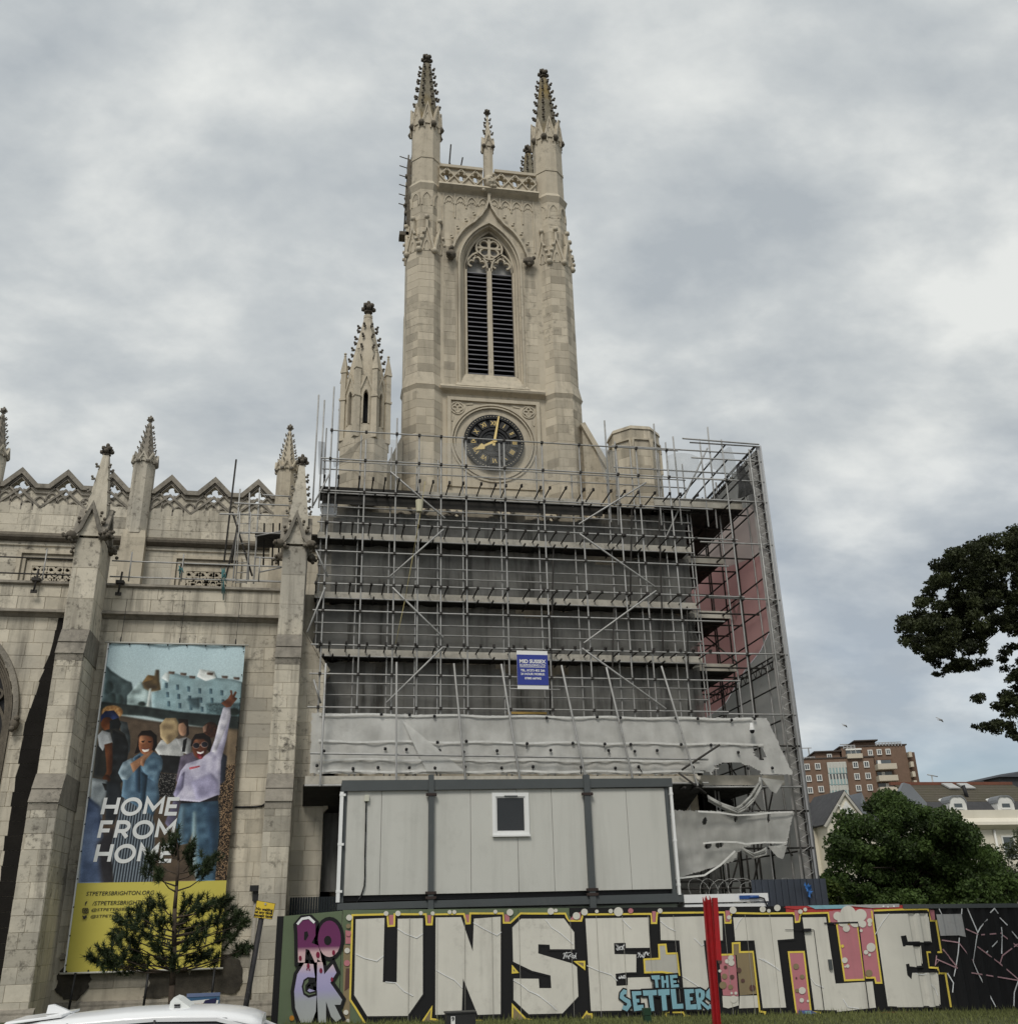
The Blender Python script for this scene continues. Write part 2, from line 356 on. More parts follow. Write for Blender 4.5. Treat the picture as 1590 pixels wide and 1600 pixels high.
def pinnacle(x, y, z0, zg, zs, zt, r, n=8, mt=STONE, ms=None, mc=None, ncr=6, cs=.13, fs=.3, rot=None, gab=True, ballr=.12, gsc=1.0, top_r=None):
    """shaft z0-zg, gablets zg-zs, crocketed spire to zt"""
    ms = ms or mt; mc = mc or STONE_D; rot = math.pi/n if rot is None else rot; tr = top_r or r*.16
    body = MB(); body.frust(x, y, z0, r, zg, r, n, rot)
    p = body.build('pinnacle', mt, church)
    m = MB(); ztt = zt-fs*2.0
    m.frust(x, y, zg-.02, r*.93, ztt, tr, n, rot); m.build('spire', ms, p)
    if gab:
        ap = r*math.cos(math.pi/n); hw = r*math.sin(math.pi/n)
        for i in range(n):
            m = MB()
            a = rot+math.pi/n+2*math.pi*i/n; ca, sa = math.cos(a), math.sin(a)
            T = lambda u_, d_, z_, ca=ca, sa=sa: (x+ca*(ap+.05-d_)-sa*u_, y+sa*(ap+.05-d_)+ca*u_, z_)
            hh = (zs-zg)*gsc
            m.plate([(-hw*.98, zg-.02), (hw*.98, zg-.02), (0, zg+hh)], [], 0, .16, T=T)
            m.strip([(-hw*.98, zg), (0, zg+hh*1.02), (hw*.98, zg)], r*.13, -.05, .02, T=T)
            m.strip(arch(-hw*.55, hw*.55, zg-hh*.25, zg+hh*.1, zg+hh*.55, 4), r*.07, -.03, .02, T=T)
            m.build('gablet', mt, p, kind='stuff')
    m = MB()
    for i in range(n):
        a = rot+2*math.pi*i/n
        if gab: m.ball((x+(r+.03)*math.cos(a), y+(r+.03)*math.sin(a), zg-.02), ballr, (1, 1, 1), 6, 4)
        for k in range(ncr):
            t = (k+.55)/(ncr+.3); z = zg+(ztt-zg)*t; rr = r*.93+(tr-r*.93)*t
            if gab and z < zs-.05: continue
            crocket(m, (x+rr*math.cos(a), y+rr*math.sin(a), z), (math.cos(a), math.sin(a), .3), cs*(1-.25*t))
    m.build('crocket', mc, p, kind='stuff')
    m = MB(); finial(m, x, y, ztt-.03, fs); m.build('finial', mc, p)
    return p
# ---- aisle wall
YA = 31.5
m = MB()
WARCH = arch(-11.5, -9.1, 1.2, 8.25, 10.65, 14)
m.plate([(-16, -.2), (0, -.2), (0, 12.3), (-16, 12.3)], [WARCH], YA, YA+.8); m.box(-16, .0, YA+.9, YA+1.2, 0, 12.0)
aisle = m.build('aisle_wall', JOINT, church)
def soot_t(r, t): return -9 if SOOTF(r) else t
zb = .75
SOOTF = lambda r: False
m2 = MB()
def lower_dark(r, t): return t-(.9 if r[3] < .95 and R.random() < .55 else 0)-(R.uniform(.1, .8) if r[3] > 10.2 else 0)  # top courses tinted darker for stains and the shadow under the string course
XL = -10.6; nr_ = 26; ch_ = 10.45/nr_; wc = []
for k in range(nr_):
    za, zb_ = k*ch_, (k+1)*ch_; zz = .85+zb_
    xe = -9.06 if zz < 8.3 else max([p[0] for p in WARCH if p[1] >= zz-.25] or [-99])+.04
    if xe > XL: wc.append((-1, xe-XL, za, zb_))
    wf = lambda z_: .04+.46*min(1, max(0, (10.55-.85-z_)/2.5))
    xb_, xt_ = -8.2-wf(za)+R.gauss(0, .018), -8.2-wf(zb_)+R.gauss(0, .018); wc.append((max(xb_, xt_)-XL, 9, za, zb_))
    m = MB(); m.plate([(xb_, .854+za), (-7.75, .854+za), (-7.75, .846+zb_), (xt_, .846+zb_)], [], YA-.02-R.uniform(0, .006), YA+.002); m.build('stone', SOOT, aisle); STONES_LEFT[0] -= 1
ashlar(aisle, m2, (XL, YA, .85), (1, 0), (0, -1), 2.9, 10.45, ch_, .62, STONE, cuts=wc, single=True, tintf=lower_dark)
BAN = (-6.55, -2.62, .6, 9.75)   # hidden by the banner
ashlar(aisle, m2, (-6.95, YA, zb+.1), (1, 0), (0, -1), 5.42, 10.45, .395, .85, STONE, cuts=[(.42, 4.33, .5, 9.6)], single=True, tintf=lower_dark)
ashlar(aisle, m2, (-12, YA-.05, 11.55), (1, 0), (0, -1), 10.5, .8, .4, 1.05, STONE, single=True)
m2.build('stonework', STONE, aisle, kind='stuff')
m = MB()   # string course, coping and plinth mouldings
def course(mb, x0, x1, prof): # prof: list of (y,z)
    n = len(prof); mb.add([(x0, y, z) for y, z in prof]+[(x1, y, z) for y, z in prof], [(i, n+i, n+i+1, i+1) for i in range(n-1)])
    mb.f += [tuple(range(len(mb.v)-2*n, len(mb.v)-n)), tuple(range(len(mb.v)-n, len(mb.v)))[::-1]]; mb.t += [0, 0]; mb.sm += [False]*2
for a, b in ((-16, -7.72), (-6.92, -1.53)):
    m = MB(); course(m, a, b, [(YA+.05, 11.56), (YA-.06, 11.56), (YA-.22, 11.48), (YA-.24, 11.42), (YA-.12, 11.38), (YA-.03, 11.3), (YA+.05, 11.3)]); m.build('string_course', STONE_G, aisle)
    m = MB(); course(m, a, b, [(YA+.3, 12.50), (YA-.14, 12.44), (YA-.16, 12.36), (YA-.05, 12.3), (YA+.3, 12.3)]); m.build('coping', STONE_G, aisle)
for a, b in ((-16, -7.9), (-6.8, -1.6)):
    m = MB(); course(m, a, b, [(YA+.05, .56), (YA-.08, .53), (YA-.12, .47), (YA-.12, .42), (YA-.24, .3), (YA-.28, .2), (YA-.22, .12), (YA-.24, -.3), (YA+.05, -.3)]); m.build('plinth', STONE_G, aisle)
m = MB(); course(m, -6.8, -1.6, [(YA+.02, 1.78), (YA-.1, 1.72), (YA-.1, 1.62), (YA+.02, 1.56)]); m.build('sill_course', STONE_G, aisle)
# soot patches on the low wall, a shape of their own
m = MB()
SOOT_W = mat('soot_stained_plinth', (.075, .066, .052), (.022, .020, .017), 5, .95, .3, speck=.5)
def blob(mb, pts, y):
    q = []
    for i in range(len(pts)):
        a_, b_ = pts[i], pts[(i+1) % len(pts)]
        for k in range(5): t = k/5; q.append((a_[0]+(b_[0]-a_[0])*t+R.gauss(0, .022), a_[1]+(b_[1]-a_[1])*t+R.gauss(0, .022)))
    mb.plate(q, [], y, y+.004)
blob(m, [(-6.62, .62), (-6.82, .85), (-6.84, 1.2), (-6.7, 1.42), (-6.52, 1.38), (-6.4, 1.5), (-6.1, 1.5), (-5.95, 1.3), (-6.0, .8), (-6.25, .6)], YA-.045); m.build('soot_patch', SOOT_W, aisle); m = MB()
blob(m, [(-4.55, .6), (-4.4, .95), (-4.5, 1.3), (-4.3, 1.55), (-3.6, 1.5), (-3.35, 1.15), (-3.1, 1.5), (-2.4, 1.62), (-2.0, 1.45), (-1.9, .95), (-2.05, .62), (-2.9, .7), (-3.5, .58)], YA-.045)
m.build('soot_patch', SOOT_W, aisle)
# tall aisle window at the left edge
wn = MB(); A = WARCH; B = arch(-11.2, -9.4, 1.3, 8.25, 10.3, 14)
loft(wn, A, B, YA-.02, YA+.5); win = wn.build('window', STONE_D, church)
m = MB()
for k in range(4): m.strip(arch(-11.46+.08*k, -9.14-.08*k, 1.2, 8.25, 10.6-.085*k, 14), .05, YA-.03+.1*k, YA+.1+.1*k)
for xx in (-10.6, -10.0): m.box(xx-.06, xx+.06, YA+.4, YA+.6, 1.2, 8.6)
m.strip(arch(-10.0, -9.4, 7.3, 7.9, 8.7, 8), .08, YA+.42, YA+.55); m.strip(quatre(-9.95, 9.0, .36), .07, YA+.42, YA+.55, True)
m.build('tracery', STONE_D, win)
m = MB(); m.box(-11.4, -9.2, YA+.55, YA+.58, 1.2, 10.6); m.build('pane', LEAD, win)
m = MB(); m.strip(arch(-11.62, -8.98, 8.1, 8.25, 10.82, 14), .15, YA-.16, YA+.05); m.build('hood_mould', STONE_G, win); m = MB(); m.ball((-8.95, YA-.16, 8.0), .15, (1, 1, 1.3)); m.ball((-8.9, YA-.2, 8.15), .1); m.ball((-8.98, YA-.22, 7.85), .1); m.build('head_stop', STONE_D, win)
# ---- aisle buttresses
def buttress(xc, wd, label=None, wing=False):
    x0, x1 = xc-wd/2, xc+wd/2
    st = [(.3, 5.55, 29.35), (6.35, 9.75, 29.75), (10.55, 13.45, 30.08)]
    m = MB(); m.box(x0-.12, x1+.12, 29.1, YA, -.3, .3)
    for z0, z1, y in st: m.box(x0, x1, y, YA, z0, z1)
    m.hexa([(x0, st[0][2], 5.55), (x1, st[0][2], 5.55), (x1, YA, 5.55), (x0, YA, 5.55), (x0, st[1][2], 6.35), (x1, st[1][2], 6.35), (x1, YA, 6.35), (x0, YA, 6.35)])
    m.hexa([(x0, st[1][2], 9.75), (x1, st[1][2], 9.75), (x1, YA, 9.75), (x0, YA, 9.75), (x0, st[2][2], 10.55), (x1, st[2][2], 10.55), (x1, YA, 10.55), (x0, YA, 10.55)])
    if wing:
        y0 = 30.55
        for z0, z1, xe in ((.3, 5.5, .10), (6.35, 9.6, -.02)): m.box(x1-.01, xe, y0, YA+.3, z0, z1)
        for (za, zb_, xa, xb) in ((5.5, 6.35, .10, -.02), (9.6, 10.9, -.02, x1)):
            m.hexa([(x1-.01, y0, za), (xa, y0, za), (xa, YA+.3, za), (x1-.01, YA+.3, za), (x1-.01, y0, zb_), (xb, y0, zb_), (xb, YA+.3, zb_), (x1-.01, YA+.3, zb_)])
            m.add([(xa, y0-.03, za+.02), (xa+.14, y0-.03, za-.02), (xa+.14, YA+.3, za-.02), (xa, YA+.3, za+.02), (xb+.01, y0-.03, zb_), (xb+.01, YA+.3, zb_), (xa, y0-.03, za-.14), (xa, YA+.3, za-.14)], [(0, 1, 4), (1, 2, 5, 4), (1, 0, 6), (1, 6, 7, 2)])
    b = m.build('buttress', JOINT, church)
    ms = MB()
    for z0, z1, y in st:
        w_ = x1-x0
        ashlar(b, ms, (x0, y, z0), (1, 0), (0, -1), w_, z1-z0, .395 if z0 < 10 else 1.0, .62 if z0 < 10 else 1.6, STONE, single=True, tintf=lambda r, t: t-(.35 if R.random() < .3 else 0))
        ashlar(b, ms, (x1, y, z0), (0, 1), (1, 0), YA-y, z1-z0, .395 if z0 < 10 else 1.0, .8, STONE)
        ashlar(b, ms, (x0, YA, z0), (0, -1), (-1, 0), YA-y, z1-z0, .39, .8, STONE)
    if wing:
        ashlar(b, ms, (x1+.0, 30.55, .3), (1, 0), (0, -1), .10-x1, 5.2, .39, .5, STONE)
        ashlar(b, ms, (x1+.0, 30.55, 6.35), (1, 0), (0, -1), -.02-x1, 3.25, .39, .45, STONE)
        ashlar(b, ms, (x1, 30.55, 5.55), (1, 0), (0, -1), -.02-x1, .78, .39, .45, STONE)
        ashlar(b, ms, (.10, 30.55, .3), (0, 1), (1, 0), 1.2, 5.2, .39, .6, STONE)
    ms.build('stonework', STONE, b, kind='stuff')
    # weathered offsets
    for (za, zb_, ya, yb) in ((5.55, 6.35, st[0][2], st[1][2]), (9.75, 10.55, st[1][2], st[2][2])):
        m = MB()
        zm = za+.38; ym = ya+(yb-ya)*.42
        for (p0, p1, q0, q1) in ((za, zm, ya, ym), (zm, zb_, ym, yb)):
            m.hexa([(x0-.02, q0-.06, p0), (x1+.02, q0-.06, p0), (x1+.02, q1+.1, p0+.02), (x0-.02, q1+.1, p0+.02), (x0-.02, q1-.025, p1), (x1+.02, q1-.025, p1), (x1+.02, q1+.14, p1), (x0-.02, q1+.14, p1)])
        m.box(x0-.01, x1+.01, ya-.02, ya+.1, za-.2, za-.04)
        if xc < -4:  # sloped cheeks of the left buttress
            m.hexa([(x1+.005, ya, za-.05), (x1+.03, ya, za-.05), (x1+.03, YA, za-.05), (x1+.005, YA, za-.05), (x1+.005, yb, zb_), (x1+.03, yb, zb_), (x1+.03, YA, zb_), (x1+.005, YA, zb_)])
        m.build('weathering', STONE_G, b)
    m = MB(); course(m, x0-.16, x1+.16, [(29.4, .56), (29.28, .53), (29.24, .47), (29.24, .42), (29.1, .3), (29.06, .2), (29.12, .12), (29.1, -.3), (29.4, -.3)]); m.build('plinth', STONE_G, b)
    # gabled head with carved knobs
    m = MB(); hw = wd/2; yf = 29.98
    m.plate([(x0-.02, 13.5), (x1+.02, 13.5), (xc, 14.3)], [], yf+.03, yf+1.0); m.build('gable', STONE, b); m = MB()
    m.strip([(x0-.14, 13.38), (x0+.1, 13.72), (xc, 14.5), (x1-.1, 13.72), (x1+.14, 13.38)], .12, yf-.09, yf+.1)
    T = lambda u_, d_, z_: (x1+.02-d_, yf+.55+u_, z_)
    m.plate([(-.5, 13.5), (.5, 13.5), (0, 14.3)], [], 0, .2, T=T); m.strip([(-.6, 13.4), (0, 14.45), (.6, 13.4)], .14, -.1, .1, T=T)
    T = lambda u_, d_, z_: (x0-.02+d_, yf+.55-u_, z_)
    m.plate([(-.5, 13.5), (.5, 13.5), (0, 14.3)], [], 0, .2, T=T); m.strip([(-.6, 13.4), (0, 14.45), (.6, 13.4)], .14, -.1, .1, T=T)
    m.build('gable_coping', STONE_G, b)
    m = MB()
    for (a, c) in ((x0-.12, yf-.1), (x1+.12, yf-.1), (x1+.12, yf+1.15), (x0-.12, yf+1.15)):
        m = MB(); m.ball((a, c, 13.45), .155, (1, 1, .95), 7, 5)
        for k in range(16): m.ball((a+R.gauss(0, .1), c+R.gauss(0, .1), 13.44+R.gauss(0, .09)), .065, n=5, m=3)
        for k in range(2):
            t = .38+.3*k; crocket(m, (a+(xc-a)*t, c+(yf+.55-c)*t, 13.55+.95*t), (a-xc, c-yf-.55, .8), .15)
        m.build('knob', STONE_D, b, kind='stuff')
    # spire on top
    cx, cy = xc+.04, yf+.55; m = MB(); m.frust(cx, cy, 13.4, .47, 14.5, .43, 4); m.frust(cx, cy, 14.5, .43, 16.45, .13, 4); m.build('spire', STONE, b)
    m = MB()
    for i in range(4):
        a = math.pi/4+i*math.pi/2
        for k in range(4):
            t = k/3.6; rr = .43-.29*t; crocket(m, (cx+rr*math.cos(a), cy+rr*math.sin(a), 14.6+1.65*t), (math.cos(a), math.sin(a), .3), .115)
    m.build('crocket', STONE_G, b, kind='stuff')
    m = MB(); finial(m, cx, cy, 16.3, .27); m.build('finial', STONE_D, b)
    return b
buttress(-7.32, .74); buttress(-1.15, .72, wing=True)
# rainwater pipe with hopper beside the right buttress
m = MB(); p0 = P3(403, 1392, 31.3); m.box(p0.x-.22, p0.x+.16, 31.05, 31.4, p0.z-.02, p0.z+.14); m.box(p0.x-.13, p0.x+.07, 31.12, 31.38, p0.z-.28, p0.z-.02); rp_ = m.build('rainwater_pipe', mat('black_iron', (.03, .03, .032), (.02, .02, .02), 6, .5), church)
m = MB(); m.tube((p0.x-.03, 31.25, .2), (p0.x-.03, 31.25, p0.z-.25), .075, 8); m.build('downpipe', mat('painted_pale_pipe', (.34, .32, .28), (.25, .23, .2), 4, .6), rp_)
# ---- clerestory
YC = 36.0
CWX = [(-10.95, -8.6), (-5.62, -3.4)]; m = MB(); m.plate([(-18, 9), (3, 9), (3, 15.5), (-18, 15.5)], [[(a+.12, 12.2), (b-.12, 12.2), (b-.12, 14.88), (a+.12, 14.88)] for a, b in CWX], YC, YC+.6); m.box(-18, 3, YC-.02, YC+.6, 15.5, 16.9)
cl = m.build('clerestory_wall', JOINT, church)
ms = MB(); wcuts = []
WX = [(-10.95, -8.6), (-5.62, -3.4)]
ashlar(cl, ms, (-14, YC, 12.0), (1, 0), (0, -1), 17, 3.45, .42, .95, STONE_T, cuts=[(a+14, b+14, 0, 3.05) for a, b in WX])
ashlar(cl, ms, (-14, YC-.02, 15.62), (1, 0), (0, -1), 17, 1.3, .43, .9, STONE)
ms.build('stonework', STONE, cl, kind='stuff')
m = MB(); course(m, -18, 3, [(YC+.02, 15.78), (YC-.16, 15.72), (YC-.28, 15.58), (YC-.26, 15.5), (YC-.1, 15.42), (YC+.02, 15.42)]); m.build('cornice', STONE_D, cl)
m = MB(); course(m, -18, 3, [(YC+.02, 15.34), (YC-.07, 15.32), (YC-.07, 15.25), (YC+.02, 15.24)]); m.build('cornice', STONE, cl)
m = MB(); m.hexa([(-18, 31.8, 12.2), (0, 31.8, 12.2), (0, 36.1, 12.9), (-18, 36.1, 12.9), (-18, 31.8, 12.26), (0, 31.8, 12.26), (0, 36.1, 13.1), (-18, 36.1, 13.1)]); m.build('roof', mat('lead_roof', (.16, .165, .17), (.11, .115, .12), 3, .6), church)
for a, b in WX:
    m = MB(); z1 = 15.0
    m.strip([(a-.05, 12.3), (a-.05, z1), (b+.05, z1), (b+.05, 12.3)], .12, YC-.12, YC+.04); m.strip([(a+.1, 12.3), (a+.1, z1-.17), (b-.1, z1-.17), (b-.1, 12.3)], .10, YC-.03, YC+.1); m.strip([(a+.28, 12.3), (a+.28, z1-.38), (b-.28, z1-.38), (b-.28, 12.3)], .2, YC+.06, YC+.25)
    wnd = m.build('window', STONE_T, cl); m = MB(); xs = [a+.62, (a+b)/2, b-.62]; Z = 14.38
    m.strip([(a+.35, 14.72), (b-.35, 14.72)], .1, YC+.1, YC+.2)
    for i in range(3):
        c = float(xs[i]); m.strip(quatre(c, Z+.02, .26), .075, YC+.08, YC+.2, True); m.strip([(c-.36, Z-.45), (c, Z), (c+.36, Z+.38)], .09, YC+.09, YC+.2); m.strip([(c+.36, Z-.45), (c, Z), (c-.36, Z+.38)], .09, YC+.085, YC+.2); m.strip(quatre(c+.36, Z-.36, .22), .07, YC+.08, YC+.2, True); m.strip(quatre(c-.36, Z-.36, .22), .07, YC+.08, YC+.2, True)
    m.build('tracery', STONE_T, wnd); m = MB(); m.box(a+.3, b-.3, YC-.0+.26, YC+.3, 12.2, 14.85); m.build('pane', LEAD, wnd)
# zigzag parapet: every raised gable carries a pierced quatrefoil
PX_ = [-17.78, -12.48, -7.16, -1.86, 3.4]
def zigzag(name, xs_tips, xl, xr, zb, zv, zt, hw, y, mt, parent, r=.26, cop=True):
    top = [(xl, zv)]
    for t in xs_tips: top += [(t-hw, zv), (t, zt), (t+hw, zv)]
    top += [(xr, zv)]
    m = MB(); m.plate([(xl, zb)]+[(xr, zb)]+top[::-1], [quatre(t, zv+.02, r) for t in xs_tips], y, y+.28); p = m.build(name, mt, parent)
    if cop:
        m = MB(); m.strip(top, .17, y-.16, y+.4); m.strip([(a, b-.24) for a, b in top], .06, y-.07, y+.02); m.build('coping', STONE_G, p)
    m = MB()
    for t in xs_tips:
        m.strip([(t-hw*.66, zv), (t, zv+hw*.74), (t+hw*.66, zv), (t, zv-hw*.74)], .06, y-.07, y+.02, True)
        m.strip(quatre(t, zv+.02, r+.07), .04, y-.04, y+.02, True)
    # blind arcading hanging below: small pointed cusps stepping down and up
    n = len(xs_tips)*2+1; x = xl+.1; k = 0; sp = 1.6/4
    while x < xr-.3:
        ph = k % 4; dz = (.0, -.16, -.32, -.16)[ph]; m.strip(arch(x, x+sp, zv-.62+dz, zv-.5+dz, zv-.22+dz, 4), .055, y-.06, y+.02)
        if ph == 0: m.add([(x-.12, y-.06, zv-.66), (x+.12, y-.06, zv-.66), (x, y-.06, zv-.82), (x, y+.01, zv-.7)], [(0, 2, 1)])
        x += sp; k += 1
    t0 = xs_tips[0]
    for t in xs_tips: m.strip([(t-.8, zv-.82), (t, zv-.1), (t+.8, zv-.82)], .08, y-.08, y+.02)
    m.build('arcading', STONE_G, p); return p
for i in range(3):
    c = (PX_[i]+PX_[i+1])/2; zigzag('parapet', [c-1.6, c, c+1.6], PX_[i]+.3, PX_[i+1]-.3, 16.85, 17.58, 18.18, .58, YC+.03, STONE, church, r=.31)
for i, x in enumerate(PX_[1:4]):
    m = MB(); m.box(x-.42, x+.42, YC-.42, YC+.3, 12.2, 15.6); m.hexa([(x-.42, YC-.42, 15.6), (x+.42, YC-.42, 15.6), (x+.42, YC+.3, 15.6), (x-.42, YC+.3, 15.6), (x-.38, YC-.34, 15.9), (x+.38, YC-.34, 15.9), (x+.38, YC+.3, 15.9), (x-.38, YC+.3, 15.9)]); m.build('pilaster', STONE_T, church)
    pinnacle(x, YC-.02, 15.8, 18.72, 19.1, 20.8, .41, 8, STONE if i < 2 else STONE_T, ms=STONE_G if i < 2 else STONE_T, ncr=7, cs=.085, fs=.17, ballr=.08, mc=STONE_G, gsc=.8)
# ------------------------------------------------ tower
YT = 34.1; TX = 6.0
m = MB(); A = arch(4.62, 7.38, 22.0, 27.9, 30.2, 12)
m.plate([(3.6, 16), (8.4, 16), (8.4, 31.9), (3.6, 31.9)], [A], YT, YT+.5)
B = arch(5.02, 7.06, 22.72, 28.0, 29.9, 12)
loft(m, [(p[0]+(.0), p[1]) for p in A], [(6+(p[0]-6)*.93, 22.2+(p[1]-22.2)*.985) for p in A], YT, YT+.12)
A2 = [(6+(p[0]-6)*.93, 22.2+(p[1]-22.2)*.985) for p in A]; loft(m, A2, B, YT+.12, YT+.42)
m.box(3.1, 3.6, YT+.004, 39.3, 16, 31.9); m.box(8.4, 9.0, YT+.004, 39.3, 16, 31.9); m.box(3.1, 9.0, 39.3, 39.9, 16, 31.9); m.box(3.6, 8.4, YT+.52, YT+.6, 16, 22); m.box(3.6, 8.4, YT+1.4, YT+1.5, 20, 31); m.box(3, 9, 34.4, 39.6, 31.4, 31.6)
m.hexa([(4.5, YT-.16, 21.95), (7.5, YT-.16, 21.95), (7.5, YT+.62, 21.95), (4.5, YT+.62, 21.95), (4.98, YT+.3, 22.75), (7.06, YT+.3, 22.75), (7.06, YT+.62, 22.75), (4.98, YT+.62, 22.75)])
tower = m.build('tower', STONE_T, church)
m = MB(); course(m, 3.9, 8.1, [(YT+.02, 22.05), (YT-.12, 21.98), (YT-.16, 21.9), (YT-.3, 21.8), (YT-.26, 21.72), (YT-.1, 21.66), (YT+.02, 21.6)]); m.build('string_course', STONE_T, tower); m = MB()
course(m, 3.8, 8.2, [(YT+.1, 32.0), (YT-.24, 31.9), (YT-.34, 31.74), (YT-.2, 31.64), (YT-.06, 31.56), (YT+.02, 31.5)])
m.build('string_course', STONE_T, tower)
ms = MB()
ashlar(tower, ms, (4.05, YT, 22.0), (1, 0), (0, -1), 3.9, 7.4, .36, .7, STONE_T, cuts=[(.5, 3.4, 0, 6.1), (.62, 3.28, 6, 7.0), (1.0, 2.9, 6.9, 7.5), (.4, 3.5, 5.8, 6.4)])
ms.build('stonework', STONE_T, tower, kind='stuff')
# corner turrets of the tower
def turret_corner(x, y):
    st = [(14.5, 21.75, .89), (22.35, 28.45, .82), (28.7, 31.6, .69)]
    m = MB()
    for a, b, r in st: m.frust(x, y, a, r, b, r, 8)
    m.frust(x, y, 21.75, .94, 22.4, .81, 8); m.frust(x, y, 28.4, .81, 28.75, .685, 8); m.frust(x, y, 31.45, .695, 31.72, .80, 8); m.frust(x, y, 31.72, .80, 31.95, .665, 8); m.frust(x, y, 21.55, .89, 21.72, .97, 8)
    t = m.build('corner_turret', STONE_T, church); ms = MB()
    for a, b, r in st:
        ap = r*math.cos(math.pi/8); hw = r*math.sin(math.pi/8)
        for i in range(8):
            an = math.pi/4*i; nx, ny = math.cos(an), math.sin(an)
            if ny > .2: continue
            u = (-ny, nx)
            ashlar(t, ms, (x+nx*ap-u[0]*hw, y+ny*ap-u[1]*hw, a), u, (nx, ny), 2*hw, b-a-.3, .36, .62, STONE_T)
    ms.build('stonework', STONE_T, t, kind='stuff')
    for i in range(8):   # gablets and slim pilasters round the turret
        an = math.pi/4*i; nx, ny = math.cos(an), math.sin(an)
        if ny > .3: continue
        m = MB()
        T = lambda u_, d_, z_, nx=nx, ny=ny: (x+nx*(.76-d_)-ny*u_, y+ny*(.76-d_)+nx*u_, z_)
        m.plate([(-.30, 28.15), (.30, 28.15), (0, 29.35)], [], -.02, .2, T=T); m.strip([(-.34, 28.1), (0, 29.4), (.34, 28.1)], .09, -.09, .02, T=T)
        m.strip(arch(-.12, .12, 28.2, 28.35, 28.7, 4), .05, -.06, .02, T=T); m.strip([(0, 29.3), (0, 29.85)], .1, -.06, .1, T=T)
        for k in range(3): q = T((.34-.1*k)*(1 if i % 2 else -1), -.1, 28.4+.3*k); m.ball(q, .09, n=5, m=3)
        q = T(0, -.05, 29.85); m.ball(q, .13, n=5, m=3)
        an2 = an+math.pi/8; q = (x+.86*math.cos(an2), y+.86*math.sin(an2)); m.ball((q[0], q[1], 28.15), .14, n=6, m=4)
        T2 = lambda u_, d_, z_, nx=nx, ny=ny: (x+nx*(.635-d_)-ny*u_, y+ny*(.635-d_)+nx*u_, z_)
        m.strip(arch(-.2, .2, 30.6, 30.9, 31.3, 5), .06, -.04, .03, T=T2)
        m.build('gablet', STONE_T, t, kind='stuff')
    return t
for (x, y) in ((3.29, 34.55), (8.84, 34.55)): turret_corner(x, y)
m = MB()   # rear corner turrets and the sides, seen only past the front ones
for x in (3.46, 9.0): m = MB(); m.frust(x, 39.3, 14, .74, 28.5, .72, 8); m.frust(x, 39.3, 28.5, .69, 31.8, .69, 8); m.build('corner_turret', STONE_T, church)
SP_ = STONE_L
for x, y in ((3.29, 34.55), (8.84, 34.55), (3.46, 39.3), (9.05, 39.3)):
    pinnacle(x, y, 31.7, 35.15, 36.25, 39.85 if y < 36 else 39.6, .66, 8, STONE_T, ms=SP_, ncr=8, cs=.17, fs=.34, ballr=.16, top_r=.2)
for x in (3.29, 8.84): m = MB(); m.frust(x, 34.55, 33.2, .69, 33.32, .69, 8); m.build('collar', STONE_T, tower)
pinnacle(6.02, YT+.05, 31.6, 34.25, 34.85, 36.55, .26, 4, STONE_T, rot=math.pi/4, ncr=4, cs=.13, fs=.2, ballr=.1)
m = MB(); m.ball((6.03, YT-.18, 32.2), .3, (1, .7, 1.2), 8, 5); m.frust(6.03, YT-.05, 31.5, .08, 32.0, .26, 8)
for k in range(9): m.ball((6.03+R.gauss(0, .17), YT-.32, 32.2+R.gauss(0, .18)), .09, n=5, m=3)
m.build('boss', STONE_T, tower)
# pierced parapet between the pinnacles
for a, b in ((3.86, 5.76), (6.28, 8.14)):
    m = MB(); n = 3; pw = (b-a)/n; holes = [quatre(a+pw*(k+.5), 32.47, .25) for k in range(n)]
    m.plate([(a, 31.7), (b, 31.7), (b, 32.9), (a, 32.9)], holes, YT+.02, YT+.28); pp = m.build('parapet', STONE_T, church); m = MB()
    for k in range(n):
        c = a+pw*(k+.5)
        m.strip([(c-pw*.5, 32.47), (c, 32.87), (c+pw*.5, 32.47), (c, 32.07)], .05, YT-.05-.003*(k % 2), YT+.04, True)
        m.strip(quatre(c, 32.47, .285), .03, YT-.04, YT+.04, True)
    m.box(a, b, YT-.1, YT+.36, 32.88, 33.02); m.strip([(a, 32.02), (b, 32.02)], .08, YT-.06, YT+.04); m.build('tracery', STONE_T, pp)
# side parapets, rear parapet and rods left by the workmen
m = MB(); m.box(3.0, 3.2, 35, 39, 31.7, 33); m.box(8.85, 9.05, 35, 39, 31.7, 33); m.box(3.8, 8.3, 39.5, 39.7, 31.7, 33.0); m.build('parapet', STONE_T, church)
m = MB(); m.tube((4.35, 36.2, 32), (4.6, 36.0, 36.0), .035); m.tube((4.7, 36.2, 32.5), (5.15, 36.0, 35.3), .035); m.tube((3.6, 35.2, 34.5), (5.2, 36.5, 33.4), .03); m.tube((4.9, 36.1, 32), (4.55, 36, 34.9), .03); m.build('pole', TUBE_D, tower)
m = MB()
for k in range(6): z = 31.2+.52*k; m.tube((2.75, 34.9, z), (2.15, 34.75, z+.03), .025)
m.box(2.5, 2.66, 34.6, 35.1, 29.6, 33.6); m.tube((2.4, 34.8, 29.4), (2.55, 34.8, 34), .035)
for k in range(8): m.ball((2.52+R.gauss(0, .05), 34.7, 29.7+.5*k), .13, n=5, m=3)
m.box(2.2, 2.6, 34.5, 35, 29.4, 29.58); m.build('rubble_bracket', STONE_D, tower, kind='stuff')
